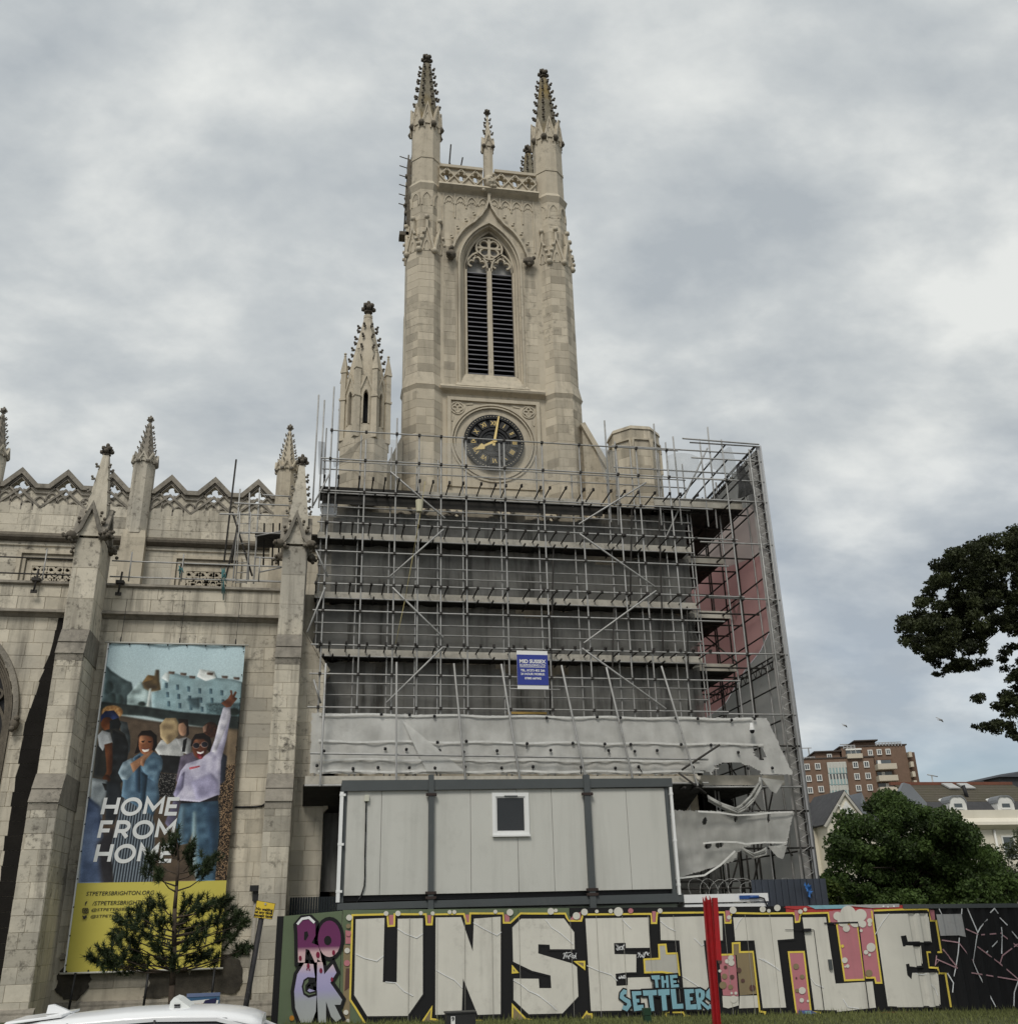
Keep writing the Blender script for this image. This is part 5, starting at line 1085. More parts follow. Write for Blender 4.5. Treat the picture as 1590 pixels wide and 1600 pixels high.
# corrugated container
ct = thing('shipping_container', 'black corrugated container at the right end of the hoarding', 'container', (20, YH, 0))
m = MB(); xs_ = brk(bx[-1], 27.0)
for a, b in zip(xs_[:-1], xs_[1:]):
    ya, yb_ = YH+corr(a+1e-5), YH+corr(b-1e-5); m.add([(a, ya, zg(a)), (b, yb_, zg(b)), (b, yb_, ztop(b)-.06), (a, ya, ztop(a)-.06)], [(0, 1, 2, 3)])
m.build('side', BLACKP, ct)
m = MB(); a, b = bx[-1], 27.0; m.hexa([(a, YH-.03, ztop(a)-.09), (b, YH-.03, ztop(b)-.09), (b, YH+2.4, ztop(b)-.09), (a, YH+2.4, ztop(a)-.09), (a, YH-.03, ztop(a)+.02), (b, YH-.03, ztop(b)+.02), (b, YH+2.4, ztop(b)+.02), (a, YH+2.4, ztop(a)+.02)]); m.build('top_rail', CBD, ct)
m = MB(); m.hexa([(a+.02, YH+.1, zg(a)), (b, YH+.1, zg(b)), (b, YH+2.38, zg(b)), (a+.02, YH+2.38, zg(a)), (a+.02, YH+.1, ztop(a)-.1), (b, YH+.1, ztop(b)-.1), (b, YH+2.38, ztop(b)-.1), (a+.02, YH+2.38, ztop(a)-.1)]); m.build('body', BLACKP, ct)
# --- black ground of the lettering and its yellow contour
TOP = [g1(442, 690), g1(456, 190), g1(663, 185), g1(668, 255), g1(703, 252), g1(705, 185), g1(890, 185), g1(895, 245), g1(925, 245), g1(930, 187), g1(1115, 183), g1(1130, 240), g1(1150, 238), g1(1152, 180), g1(1345, 180), g1(1350, 235), g1(1390, 235), g1(1450, 180), g2(0, 200), g2(220, 200), g2(240, 247), g2(325, 247), g2(335, 206), g2(780, 202), g2(785, 262), g2(815, 262), g2(820, 196), g2(1258, 192), g2(1262, 260), g2(1300, 260), g2(1306, 196), g3(0, 190), g3(195, 187), g3(205, 243), g3(230, 240), g3(240, 190), g3(410, 185), g3(418, 245), g3(452, 250), g3(690, 620-455), g3(850, 165)]
TOP2 = [g3(850, 165), g3(1028, 162), g3(1045, 235), g3(1085, 235), g3(1117, 430), g3(1030, 430), g3(1042, 525), g3(1090, 528), g3(1098, 562), g3(1143, 562), g3(1178, 772)]
bl = TOP+TOP2+[g3(1178, 800), g3(780, 800), g3(360, 830), g2(1520, 860), g2(1250, 890), g2(300, 905), g1(1480, 830), g1(860, 830), g1(530, 830)]
put('black_ground', [H(p) for p in bl], 1, BLACKP)
WY = .045
ct_in = TOP[:-3]
line('yellow_contour', [H(p) for p in ct_in], WY, 3, YEL); line('yellow_contour', [H(p) for p in [g3(850, 165), g3(680, 172)]], WY, 3, YEL); line('yellow_contour', [H(p) for p in TOP2], WY, 3, YEL)
line('yellow_contour', poly(g1, [(442, 690), (475, 740), (530, 830)]), WY, 3, YEL)
# --- letters
def letter(ch, pts, g=None): q = [H(p) for p in pts] if g is None else poly(g, pts); put('letter', q, 3, CREAM, label_(ch)); line('letter_outline', q, .05, 3.6, BLACKP, True)
def label_(c): return hd_
letter('U', [(470, 208), (652, 200), (642, 580), (712, 580), (718, 205), (878, 202), (878, 660), (785, 793), (540, 795), (460, 665)], g1)
letter('N', [(942, 197), (1102, 195), (1165, 390), (1168, 205), (1338, 192), (1338, 782), (1192, 787), (1112, 580), (1108, 780), (940, 787)], g1)
letter('S', [(798.5, 1448.7), (813, 1434.1), (881.4, 1433.8), (898.1, 1456.5), (898.8, 1485.2), (857.5, 1485.2), (856.8, 1478), (842, 1477.5), (842, 1488.7), (894.5, 1504.3), (902.4, 1510.3), (904.6, 1558), (879, 1585.5), (824.9, 1586.8), (800.3, 1563.6), (800.3, 1527.4), (842.6, 1527.9), (843.6, 1542.5), (859.2, 1542.5), (858.2, 1525.8), (830, 1518.6), (799.8, 1504.1)])
letter('E', [(345, 225), (772, 218), (778, 430), (610, 432), (608, 398), (545, 400), (548, 458), (690, 460), (690, 590), (620, 592), (555, 600), (560, 665), (622, 662), (622, 612), (790, 607), (800, 838), (382, 845)], g2)
letter('T', [(832, 217), (1250, 208), (1255, 382), (1130, 382), (1165, 690), (1185, 838), (1000, 842), (985, 690), (960, 382), (838, 380)], g2)
letter('T', [(1143.1, 1432.1), (1239, 1431.6), (1241, 1468.6), (1215.2, 1470.6), (1229, 1576.2), (1189.7, 1577.2), (1176.6, 1471.3), (1146.7, 1472)])
letter('L', [(243, 208), (400, 205), (460, 618), (690, 605), (712, 780), (460, 808), (458, 797), (320, 795)], g3)
letter('E', [(690, 187), (1030, 182), (1052, 368), (900, 370), (890, 332), (866, 335), (878, 388), (985, 390), (1000, 520), (912, 525), (908, 508), (898, 510), (906, 570), (922, 586), (926, 552), (1090, 550), (1112, 770), (775, 772)], g3)
# --- coloured fields between the letters
def field(pts, g, mt, outline=True, lay=4):
    put('colour_field', poly(g, pts), lay, mt)
    if outline: line('yellow_contour', poly(g, pts), .045, lay+1, YEL, True)
field([(462, 255), (590, 252), (635, 600), (512, 605)], g3, PINK); field([(592, 165), (678, 172), (740, 620), (703, 620), (698, 588), (640, 588)], g3, PINK, False); line('yellow_contour', poly(g3, [(678, 172), (740, 620), (705, 620), (698, 588), (640, 588)]), .045, 5, YEL)
field([(163, 430), (258, 428), (302, 800), (358, 806), (362, 842), (216, 846)], g3, PINK)
put('colour_field', poly(g3, [(222, 792), (300, 790), (352, 812), (358, 838), (225, 842)]), 6, BLUP); put('colour_field', poly(g3, [(262, 796), (298, 794), (305, 826), (330, 828), (332, 834), (268, 836)]), 7, BLU)
field([(1222, 478), (1330, 472), (1350, 740), (1250, 735)], g2, PINK, False); line('yellow_contour', poly(g2, [(1225, 470), (1315, 468), (1312, 395), (1358, 392), (1360, 452), (1445, 450), (1490, 840), (1525, 845), (1522, 862)]), .045, 5, YEL)
put('colour_field', poly(g2, [(1318, 400), (1355, 398), (1358, 458), (1438, 456), (1470, 725), (1360, 735), (1338, 470), (1320, 470)]), 4, BRN); put('colour_field', poly(g2, [(1245, 738), (1350, 742), (1352, 800), (1285, 820), (1250, 812)]), 5, CREAM); put('colour_field', poly(g2, [(1358, 738), (1472, 735), (1480, 815), (1355, 820)]), 5, CREAM)
field([(830, 405), (875, 403), (882, 462), (948, 460), (965, 600), (855, 582), (740, 585), (735, 500), (835, 495)], g2, CRY)
put('colour_field', poly(g2, [(865, 610), (950, 600), (975, 690), (800, 690), (790, 612)]), 4, CREAM)
for pts in ([(285, 515), (345, 515), (345, 560)],): field(pts, g2, BRN)
for pts in ([(1402, 495), (1402, 530), (1430, 528)],): field(pts, g1, BRN)
field([(1402, 722), (1480, 805), (1520, 812), (1525, 832), (1402, 832)], g1, BRN); field([(925, 735), (918, 805), (955, 810), (960, 832), (862, 832)], g1, BRN); field([(1190, 815), (1218, 815), (1228, 832), (1190, 832)], g1, BRN)
field([(360, 845), (368, 858), (392, 858), (398, 900), (318, 905)], g2, BRN); line('yellow_contour', poly(g2, [(880, 890), (878, 845), (900, 845)]), .04, 4, YEL); line('yellow_contour', poly(g2, [(920, 845), (990, 845), (1000, 870), (1035, 872), (1032, 888)]), .04, 4, YEL)
for pts in ([(672, 190), (700, 188), (698, 248), (676, 250)], [(900, 190), (922, 190), (918, 240), (904, 240)], [(1122, 188), (1146, 186), (1146, 234), (1136, 236)], [(1356, 186), (1385, 186), (1384, 228), (1358, 230)], [(415, 280), (448, 285), (445, 360), (415, 360)], [(402, 448), (440, 445), (438, 500), (408, 505)]): put('colour_field', poly(g1, pts), 2, PINK)
for pts in ([(788, 185), (812, 185), (808, 256), (790, 256)], [(1266, 180), (1298, 180), (1296, 252), (1268, 252)], [(248, 240), (270, 215), (318, 190), (325, 240)]): put('colour_field', poly(g2, pts), 2, PINK)
for pts in ([(200, 170), (228, 170), (226, 236), (208, 238)], [(415, 175), (440, 175), (444, 246), (422, 242)], [(1040, 165), (1074, 168), (1080, 228), (1048, 232)], [(590, 165), (680, 160), (690, 240), (592, 248)]): put('colour_field', poly(g3, pts), 2, PINK)
put('colour_field', poly(g1, [(404, 365), (445, 370), (440, 830), (398, 830)]), 2, BRN); put('colour_field', poly(g1, [(418, 505), (440, 505), (438, 620), (410, 640)]), 3, MARO)
# painted bubbles and clouds
for g, L_ in ((g1, ((437, 205, 18, CREAM), (432, 300, 16, PINK), (425, 400, 16, CREAM), (424, 474, 18, PINK), (418, 765, 15, CREAM), (430, 815, 12, CREAM), (432, 255, 14, BRN), (655, 180, 14, CREAM), (725, 180, 16, CREAM), (860, 178, 12, CREAM), (930, 180, 12, CREAM), (1030, 172, 12, CREAM), (1058, 172, 12, CREAM), (1300, 170, 12, CREAM), (1386, 174, 20, CREAM))),
              (g2, ((125, 185, 22, CREAM), (158, 180, 12, CREAM), (292, 215, 24, CREAM), (344, 190, 22, CREAM), (425, 186, 12, CREAM), (516, 184, 15, CREAM), (566, 188, 30, CREAM), (646, 182, 17, PINK), (838, 182, 16, CREAM), (1314, 178, 23, CREAM), (1288, 225, 14, CREAM), (1508, 172, 20, CREAM), (1548, 182, 12, CREAM), (1275, 512, 14, CREAM), (1303, 522, 20, CREAM), (1300, 490, 18, CREAM), (1228, 575, 10, CREAM), (1265, 550, 11, MARO), (1307, 614, 15, MARO), (1352, 570, 17, MARO), (1378, 638, 13, MARO), (1440, 685, 20, MARO), (1228, 515, 14, MARO), (1258, 610, 18, BRN), (1248, 668, 24, BRN), (1298, 680, 16, BRN), (1318, 760, 24, CREAM), (1305, 720, 8, CREAM), (1332, 720, 10, CREAM))),
              (g3, ((92, 155, 20, CREAM), (235, 178, 14, CREAM), (265, 165, 12, CREAM), (465, 205, 26, CREAM), (530, 190, 48, CREAM), (608, 200, 38, CREAM), (578, 235, 40, CREAM), (500, 235, 36, CREAM), (622, 255, 22, CREAM), (520, 282, 22, CREAM), (612, 296, 9, CREAM), (665, 235, 16, CREAM), (665, 258, 12, CREAM), (673, 400, 28, CREAM), (642, 430, 14, CREAM), (664, 447, 9, CREAM), (496, 392, 10, YEL), (510, 480, 18, CREAM), (528, 516, 11, CREAM), (512, 520, 6, CREAM), (660, 560, 22, BRN), (208, 518, 18, BRN), (246, 582, 14, BRN), (210, 590, 6, MARO), (246, 668, 22, CREAM), (215, 668, 12, BRN), (243, 728, 14, CREAM), (282, 733, 8, CREAM), (750, 145, 6, WHT), (778, 148, 5, WHT), (815, 145, 6, WHT)))):
    for cx, cy, r, mt_ in L_: put('painted_bubble', circle(g, cx, cy, r), 7, mt_)
put('colour_field', poly(g3, [(438, 172), (692, 165), (692, 258), (446, 258)]), 2, PINK)
put('colour_field', poly(g3, [(130, 152), (850, 132), (850, 160), (690, 160), (660, 150), (380, 148), (210, 165)]), 2, REDP); put('colour_field', poly(g3, [(280, 140), (560, 135), (540, 158), (330, 162)]), 3, BLU); put('colour_field', poly(g3, [(480, 138), (850, 130), (850, 150), (680, 155)]), 3, GREYP)
# white shine strokes on the letters
def shine(g, pts, w=.017): line('shine', poly(g, pts), w, 5, WHT)
for g, P_ in ((g1, (((722, 270), (770, 300), (835, 325), (872, 300)), ((476, 420), (530, 445), (600, 462), (640, 430)), ((650, 585), (710, 590), (760, 640), (815, 668)), ((1170, 235), (1230, 270), (1310, 310), (1336, 290)), ((950, 515), (1000, 545), (1060, 575), (1105, 620)), ((1406, 575), (1450, 600), (1500, 640), (1560, 665)))),
              (g2, (((90, 238), (130, 290), (190, 330), (270, 400)), ((590, 235), (620, 270), (650, 298)), ((360, 540), (440, 575), (520, 600), (560, 640)), ((840, 250), (890, 290), (940, 315)), ((985, 610), (1050, 650), (1110, 690)), ((1330, 300), (1350, 255), (1375, 225)), ((1480, 490), (1540, 520), (1590, 550)), ((0, 710), (60, 745), (130, 800), (160, 830)), ((1060, 360), (1110, 410), (1125, 400)))),
              (g3, (((0, 470), (50, 500), (110, 545)), ((300, 590), (330, 630), (380, 650)), ((500, 720), (530, 770), (600, 780)), ((700, 320), (740, 250), (785, 190)), ((1045, 628), (1080, 660), (1095, 700)), ((950, 560), (985, 570), (1020, 565))))):
    for pts in P_: shine(g, pts)
JNT = pm('joint_shade_paint', (.36, .35, .31))
for x_ in bx[1:9]+[3.05, 4.45, 7.2, 8.6, 11.3]: line('board_joint', [(x_, zg(x_)+.08), (x_+.005, ztop(x_)-.2)], .009, 6, JNT)
# door gear and joints on the steel doors
put('door_joint', poly(g3, [(316, 292), (320, 292), (384, 790), (379, 790)]), 8, LEAD); put('door_joint', poly(g3, [(590, 250), (594, 250), (664, 795), (658, 795)]), 8, LEAD); put('door_joint', poly(g3, [(382, 246), (592, 240), (592, 250), (382, 254)]), 8, LEAD); put('door_joint', poly(g3, [(140, 289), (318, 289), (318, 293), (140, 293)]), 8, LEAD)
m = MB(); a, b = H(g3(250, 296)), H(g3(298, 296)); m.box(a[0], b[0], YH-.09, YH-.03, a[1]-.03, a[1]+.05); m.build('door_closer', LEAD, hd_)
m = MB(); a = H(g3(420, 505)); m.box(a[0]-.05, a[0]+.04, YH-.08, YH-.03, a[1]-.13, a[1]+.12); m.build('door_handle', CBD, hd_)
# little white pen scribbles (illegible)
for g, cx, cy, wd, hh in ((g2, 247, 475, 85, 45), (g2, 728, 470, 70, 40), (g2, 578, 425, 55, 45), (g2, 590, 615, 45, 25)):
    for k in range(3): line('scribble', poly(g, [(cx-wd/2+wd*t+R.uniform(-4, 4), cy+R.uniform(-.5, .5)*hh) for t in np.linspace(0, 1, 11)]), .009, 6, WHT)
# THE SETTLERS in small blue letters with black shadow
SET = [[(525, 230), (648, 225), (655, 285), (620, 288), (632, 405), (590, 408), (578, 290), (535, 280)], [(668, 238), (705, 236), (712, 300), (740, 298), (735, 230), (772, 228), (785, 405), (748, 408), (745, 335), (715, 338), (718, 405), (680, 408)], [(795, 225), (902, 218), (908, 262), (842, 268), (843, 300), (890, 300), (895, 335), (848, 338), (850, 362), (925, 355), (930, 398), (815, 408)],
 [(240, 460), (378, 458), (382, 512), (300, 520), (305, 570), (350, 570), (352, 620), (315, 622), (322, 665), (410, 655), (415, 730), (275, 750)], [(400, 448), (605, 440), (608, 515), (548, 518), (572, 745), (515, 750), (485, 520), (412, 525)], [(622, 435), (790, 425), (795, 510), (738, 515), (760, 735), (690, 742), (672, 520), (630, 522)], [(805, 428), (880, 425), (900, 645), (990, 640), (995, 712), (838, 718)], [(1005, 430), (1145, 428), (1150, 482), (1082, 490), (1086, 545), (1130, 545), (1132, 590), (1092, 595), (1098, 655), (1185, 645), (1188, 722), (1032, 728)],
 [(1165, 430), (1240, 422), (1300, 455), (1312, 510), (1295, 570), (1262, 600), (1390, 700), (1352, 735), (1240, 630), (1258, 720), (1200, 728)]]
for pts in SET:
    q = poly(g8, pts); line('letter_outline', q, .085, 8, BLACKP, True); put('small_letter', q, 9, BLU)
put('letter_outline', circle(g8, 1232, 515, 15, 40), 10, BLACKP)
for off in (0, 1275):
    q = poly(g8, [(x+off*.985, y-(18 if off else 0)) for x, y in ((165, 475), (130, 465), (100, 500), (95, 545), (140, 580), (195, 610), (205, 660), (165, 715), (110, 690))])
    line('letter_outline', q, .17, 8, BLACKP); line('small_letter', q, .10, 9, BLU)
# pink and white lines sprayed over the container
for pts, c in (([(1275, 150), (1335, 305), (1310, 490), (1345, 560), (1455, 770)], WHT), ([(1335, 310), (1360, 275), (1400, 225)], WHT), ([(1420, 185), (1440, 158), (1470, 190)], WHT), ([(1480, 215), (1520, 262)], WHT), ([(1262, 285), (1340, 320)], PINK), ([(1365, 322), (1490, 312)], PINK), ([(1490, 275), (1495, 330), (1395, 435)], WHT), ([(1500, 325), (1590, 395)], PINK), ([(1335, 395), (1480, 500), (1590, 600)], PINK), ([(1590, 380), (1490, 450), (1480, 505)], PINK), ([(1492, 330), (1485, 440)], WHT), ([(1297, 558), (1410, 575), (1590, 605)], PINK), ([(1115, 355), (1222, 370), (1318, 490)], PINK), ([(1228, 340), (1215, 430), (1205, 530), (1195, 580)], WHT), ([(1075, 470), (1215, 530)], PINK), ([(1122, 410), (1210, 520)], PINK), ([(1080, 450), (1075, 510), (1100, 480)], PINK), ([(1550, 300), (1590, 345)], WHT), ([(1590, 600), (1570, 680), (1560, 765)], WHT), ([(1150, 560), (1185, 620), (1180, 680)], WHT), ([(1095, 160), (1115, 195)], WHT), ([(1238, 160), (1235, 195)], WHT)):
    line('sprayed_line', poly(g3, pts), .03, 4, c if c is WHT else pm('dusty_pink_paint', (.55, .33, .36)) if 'dusty_pink_paint' not in bpy.data.materials else bpy.data.materials['dusty_pink_paint'], parent=ct)
put('colour_field', poly(g3, [(1082, 195), (1235, 192), (1262, 335), (1225, 325), (1108, 328)]), 4, GREYP, ct)
# ROCK panel
rk = thing('graffiti_panel', 'green board with purple and lilac bubble letters beside the buttress', 'panel', (-.1, YH, 0))
a, b = H(g1(62, 0))[0], bx[0]-.012; z0, z1 = GZ(0)-.05, H(g1(90, 195))[1]
m = MB(); m.hexa([(a, YH+.02, z0), (b, YH-.02, z0), (b, YH+.03, z0), (a, YH+.07, z0), (a, YH+.02, z1), (b, YH-.02, z1+.09), (b, YH+.03, z1+.09), (a, YH+.07, z1)]); m.build('board', GREEN, rk)
m = MB(); m.box(a-.16, a-.005, YH+.02, YH+.2, z0, z1); m.build('frame_post', BLACKP, rk)
GR = bpy.data.materials.new('purple_to_silver_paint'); GR.use_nodes = True; nt = GR.node_tree; gp = nt.nodes.new('ShaderNodeNewGeometry'); sx_ = nt.nodes.new('ShaderNodeSeparateXYZ'); mr = nt.nodes.new('ShaderNodeMapRange'); cr = nt.nodes.new('ShaderNodeValToRGB'); nt.links.new(gp.outputs['Position'], sx_.inputs[0]); nt.links.new(sx_.outputs[2], mr.inputs[0]); mr.inputs[1].default_value = z0; mr.inputs[2].default_value = z1; nt.links.new(mr.outputs[0], cr.inputs[0]); nt.links.new(cr.outputs[0], nt.nodes['Principled BSDF'].inputs['Base Color']); nt.nodes['Principled BSDF'].inputs['Roughness'].default_value = .6
els = cr.color_ramp.elements; els[0].position = 0; els[0].color = (.38, .40, .38, 1); els[1].position = 1; els[1].color = (.13, .015, .09, 1)
for p_, c_ in ((.22, (.36, .38, .40)), (.32, (.36, .34, .55)), (.46, (.42, .38, .60)), (.56, (.66, .50, .50)), (.66, (.60, .40, .42)), (.71, (.14, .018, .10))): e = els.new(p_); e.color = (*c_, 1)
BB = {'R': ([(135, 470), (132, 300), (128, 250), (160, 212), (205, 208), (238, 240), (238, 310), (215, 355), (255, 370), (268, 420), (275, 465), (235, 470), (200, 395), (180, 390), (175, 470)], [(172, 290), (190, 285), (196, 310), (180, 340), (170, 335)]),
      'O': ([(320+68*math.cos(t), 330+108*math.sin(t)) for t in np.linspace(0, 6.283, 24, endpoint=False)], [(310+22*math.cos(t), 340+28*math.sin(t)) for t in np.linspace(0, 6.283, 12, endpoint=False)]),
      'C': ([(225, 480), (235, 560), (195, 590), (190, 575), (170, 580), (165, 620), (175, 655), (200, 625), (245, 640), (240, 760), (215, 825), (150, 825), (118, 740), (112, 640), (130, 540), (170, 475)], None),
      'K': ([(248, 450), (280, 470), (290, 540), (340, 480), (362, 530), (325, 590), (395, 690), (385, 720), (350, 720), (390, 800), (360, 822), (330, 790), (300, 700), (300, 825), (255, 825), (245, 640)], None)}
for k, (pts, hole) in BB.items():
    q = poly(g1, pts); m = MB(); m.strip(q, .17, YH-.036, YH-.033, True); m.build('letter_outline', BLACKP, rk); m = MB(); m.plate(q, [], YH-.046, YH-.042); m.build('letter', GR, rk)
    if hole: m = MB(); m.plate(poly(g1, hole), [], YH-.052, YH-.05); m.build('letter_outline', BLACKP, rk)
cg = [(192, 556), (238, 560), (236, 588), (204, 594), (190, 610), (188, 636), (204, 646), (247, 634), (247, 664), (196, 678), (166, 658), (156, 612), (168, 572)]; m = MB(); m.plate(poly(g1, cg), [], YH-.052, YH-.05); m.build('letter_outline', BLACKP, rk); m = MB(); m.plate(poly(g1, [(196, 566), (176, 580), (166, 612), (174, 650), (198, 664), (238, 654), (238, 648), (202, 656), (178, 640), (178, 606), (196, 584)]), [], YH-.056, YH-.054); m.build('letter_gap', GREEN, rk)
for cx, cy, r in ((195, 490, 9), (345, 412, 9), (252, 425, 11), (270, 518, 9), (148, 445, 9), (335, 570, 8), (188, 510, 4), (202, 512, 4)): m = MB(); m.plate(circle(g1, cx, cy, r, r*1.7), [], YH-.058, YH-.055); m.build('painted_drip', pm('crimson_paint', (.22, .015, .05)) if 'crimson_paint' not in bpy.data.materials else bpy.data.materials['crimson_paint'], rk)
m = MB(); m.strip(poly(g1, [(130, 245), (158, 212), (200, 205), (232, 235)]), .06, YH-.06, YH-.057); m.build('shine', WHT, rk)
m = MB(); m.plate(circle(g1, 98, 800, 14, 16), [], YH-.03, YH+.01); m.build('orange_patch', mat('orange_paint', (.5, .22, .03), (.4, .17, .02), 9, .8), rk)
# red steel post of three nested channels
RED = mat('red_painted_steel', (.40, .016, .02), (.28, .012, .015), 3, .4, .05, speck=.35, speckc=(.13, .03, .025), streak=.25); YR = 23.5
rp2 = thing('red_post', 'tall red steel post of three folded channels in front of the hoarding', 'post', (9.1, YR, GZ(9)))
bx0, bx1 = P(1114, 1595, YR)[0], P(1125, 1595, YR)[0]; tx0, tz0 = P(1100, 1412, YR); tx1, tz1 = P(1121, 1403, YR)
def chan(x0b, x1b, x0t, x1t, zb, zt, y):
    m = MB(); t = .012
    for xb, xt, dz in ((x0b, x0t, 0), (x1b-t, x1t-t, .0)): m.hexa([(xb, y, zb), (xb+t, y, zb), (xb+t, y+.085, zb), (xb, y+.085, zb), (xt, y, zt+dz), (xt+t, y, zt+dz), (xt+t, y+.085, zt+dz+.09), (xt, y+.085, zt+dz+.09)])
    m.hexa([(x0b, y+.06, zb), (x1b, y+.06, zb), (x1b, y+.072, zb), (x0b, y+.072, zb), (x0t, y+.06, zt), (x1t, y+.06, zt), (x1t, y+.072, zt), (x0t, y+.072, zt)]); m.build('channel', RED, rp2)
zb0 = GZ(9)-.1; wb = (bx1-bx0)
chan(bx0, bx0+wb*.5, tx0, tx0+.065, zb0, tz0+.05, YR); chan(bx0+wb*.48, bx1, tx0+.072, tx0+.172, zb0, tz0+.08, YR-.02)
xm0, zm0 = P(1118, 1501, YR); xm1, _ = P(1126, 1501, YR); m = MB(); xt0 = P(1112.5, 1406, YR)[0]; xt1 = P(1119.5, 1403, YR)[0]
m.hexa([(xm0, YR-.05, zm0), (xm1, YR-.05, zm0), (xm1, YR+.05, zm0), (xm0, YR+.05, zm0), (xt0, YR-.05, tz1), (xt1, YR-.05, tz1), (xt1, YR+.05, tz1), (xt0, YR+.05, tz1)]); m.build('channel', RED, rp2)
# small things in the grass
bxx = thing('control_box', 'low black cabinet with a small white number 9 plate in grass', 'cabinet', (3.2, 24.5, GZ(3)))
a, z = P(698, 1585, 24.5); b, _ = P(743, 1585, 24.5); m = MB(); m.box(a, b, 24.5, 24.9, -.1, z); m.box(a-.02, b+.02, 24.48, 24.92, z, z+.03); m.build('body', mat('black_cabinet', (.02, .02, .021), (.03, .03, .03), 4, .5, speck=.3, speckc=(.1, .1, .1)), bxx); m = MB(); c = P(707.5, 1594, 24.5); m.box(c[0]-.045, c[0]+.045, 24.485, 24.5, c[1]-.1, c[1]+.07); m.build('number_plate', SWH, bxx); text_obj('numeral', '9', .12, (c[0], 24.482, c[1]+.015), BLACKP, bxx, offset=.003)
gp_ = thing('green_post', 'short dark green post standing before the SETTLERS lettering', 'post', (8, 25.4, GZ(8))); a, z = P(1006, 1576, 25.4); b, _ = P(1016, 1576, 25.4); m = MB(); m.box(a, b, 25.4, 25.55, -.2, z-.16); m.build('post', mat('green_plastic', (.02, .055, .03), (.015, .04, .022), 4, .5), gp_); m = MB(); m.box(a-.01, b+.01, 25.39, 25.56, z-.15, z); m.build('cap', bpy.data.materials['green_plastic'], gp_)
# ------------------------------------------------ banner on the aisle wall; the printed photograph is painted pixel by pixel here
YBN = 31.2
BX0, BX1 = P(172, 1003, YBN)[0], P(383, 1011, YBN)[0]
BX0 = (BX0+P(117, 1378, YBN)[0])/2; BZ1 = P(275, 1007, YBN)[1]; BZm = P(235, 1378, YBN)[1]; BZ0 = P(220, 1517, YBN)[1]
IW, IH = 600, int(600*(BZ1-BZm)/(BX1-BX0)); SSX = 2
W2, H2 = IW, IH
img = np.zeros((H2, W2, 3), np.float32)
yy, xx = np.mgrid[0:H2, 0:W2].astype(np.float32)
def uv(p):
    x, z = P(90+p[0]/4.326, 990+p[1]/4.324, YBN); return ((x-BX0)/(BX1-BX0)*W2, (BZ1-z)/(BZ1-BZm)*H2)
def hexc(s): return np.array([int(s[i:i+2], 16)/255 for i in (0, 2, 4)], np.float32)
def blur(a, k):
    if k < 1: return a
    k = int(k); ker = np.ones(2*k+1, np.float32)/(2*k+1)
    for ax in (0, 1):
        for _ in range(2):
            pad = [(0, 0)]*a.ndim; pad[ax] = (k, k); b = np.pad(a, pad, mode='edge'); c = np.cumsum(b, axis=ax); z_ = np.zeros_like(np.take(c, [0], axis=ax)); c = np.concatenate([z_, c], axis=ax)
            n = a.shape[ax]; a = (np.take(c, range(2*k+1, 2*k+1+n), axis=ax)-np.take(c, range(0, n), axis=ax))/(2*k+1)
    return a
RS = np.random.RandomState(3)
def vnoise(s, sy=None):
    sy = sy or s; a = RS.rand(int(H2/sy)+3, int(W2/s)+3).astype(np.float32); fx, fy = xx/s, yy/sy; ix, iy = fx.astype(int), fy.astype(int); tx_, ty_ = fx-ix, fy-iy; tx_ = tx_*tx_*(3-2*tx_); ty_ = ty_*ty_*(3-2*ty_)
    return (a[iy, ix]*(1-tx_)+a[iy, ix+1]*tx_)*(1-ty_)+(a[iy+1, ix]*(1-tx_)+a[iy+1, ix+1]*tx_)*ty_
NA, NB, NC, ND = vnoise(6), vnoise(22), vnoise(60), vnoise(3)
def mask(pts, soft=0):
    q = [uv(p) for p in pts]; ins = np.zeros((H2, W2), bool); px = xx+.5; py = yy+.5
    for i in range(len(q)):
        x1, y1 = q[i]; x2, y2 = q[(i+1) % len(q)]
        if abs(y1-y2) < 1e-6: continue
        c = ((y1 > py) != (y2 > py)) & (px < (x2-x1)*(py-y1)/(y2-y1)+x1); ins ^= c
    a = ins.astype(np.float32); return blur(a, soft) if soft else blur(a, 1)*.6+a*.4
def fill(m, col, col2=None, nz=None, amt=.25):
    global img
    c = hexc(col)[None, None, :]*np.ones((H2, W2, 1), np.float32)
    sh = np.roll(blur(m, 7), (3, -4), (0, 1))-np.roll(blur(m, 7), (-3, 4), (0, 1)); c = c*np.clip(1+.55*sh, .6, 1.35)[..., None]
    c = c*(.86+.16*NB+.12*NC)[..., None]
    if col2: t = (nz if nz is not None else NB)[..., None]; c = c*(1-t)+c*(hexc(col2)/np.maximum(hexc(col), .02))*t
    elif nz is not None: c = c*(1-amt+2*amt*nz[..., None])
    img = img*(1-m[..., None])+c*m[..., None]
def pg(pts, col, col2=None, soft=0, nz=None, amt=.2): fill(mask(pts, soft), col, col2, nz, amt)
def el(cx, cy, rx, ry, col, col2=None, soft=0, rot=0, nz=None, amt=.2):
    pg([(cx+rx*math.cos(t)*math.cos(rot)-ry*math.sin(t)*math.sin(rot), cy+rx*math.cos(t)*math.sin(rot)+ry*math.sin(t)*math.cos(rot)) for t in np.linspace(0, 6.283, 22, endpoint=False)], col, col2, soft, nz, amt)
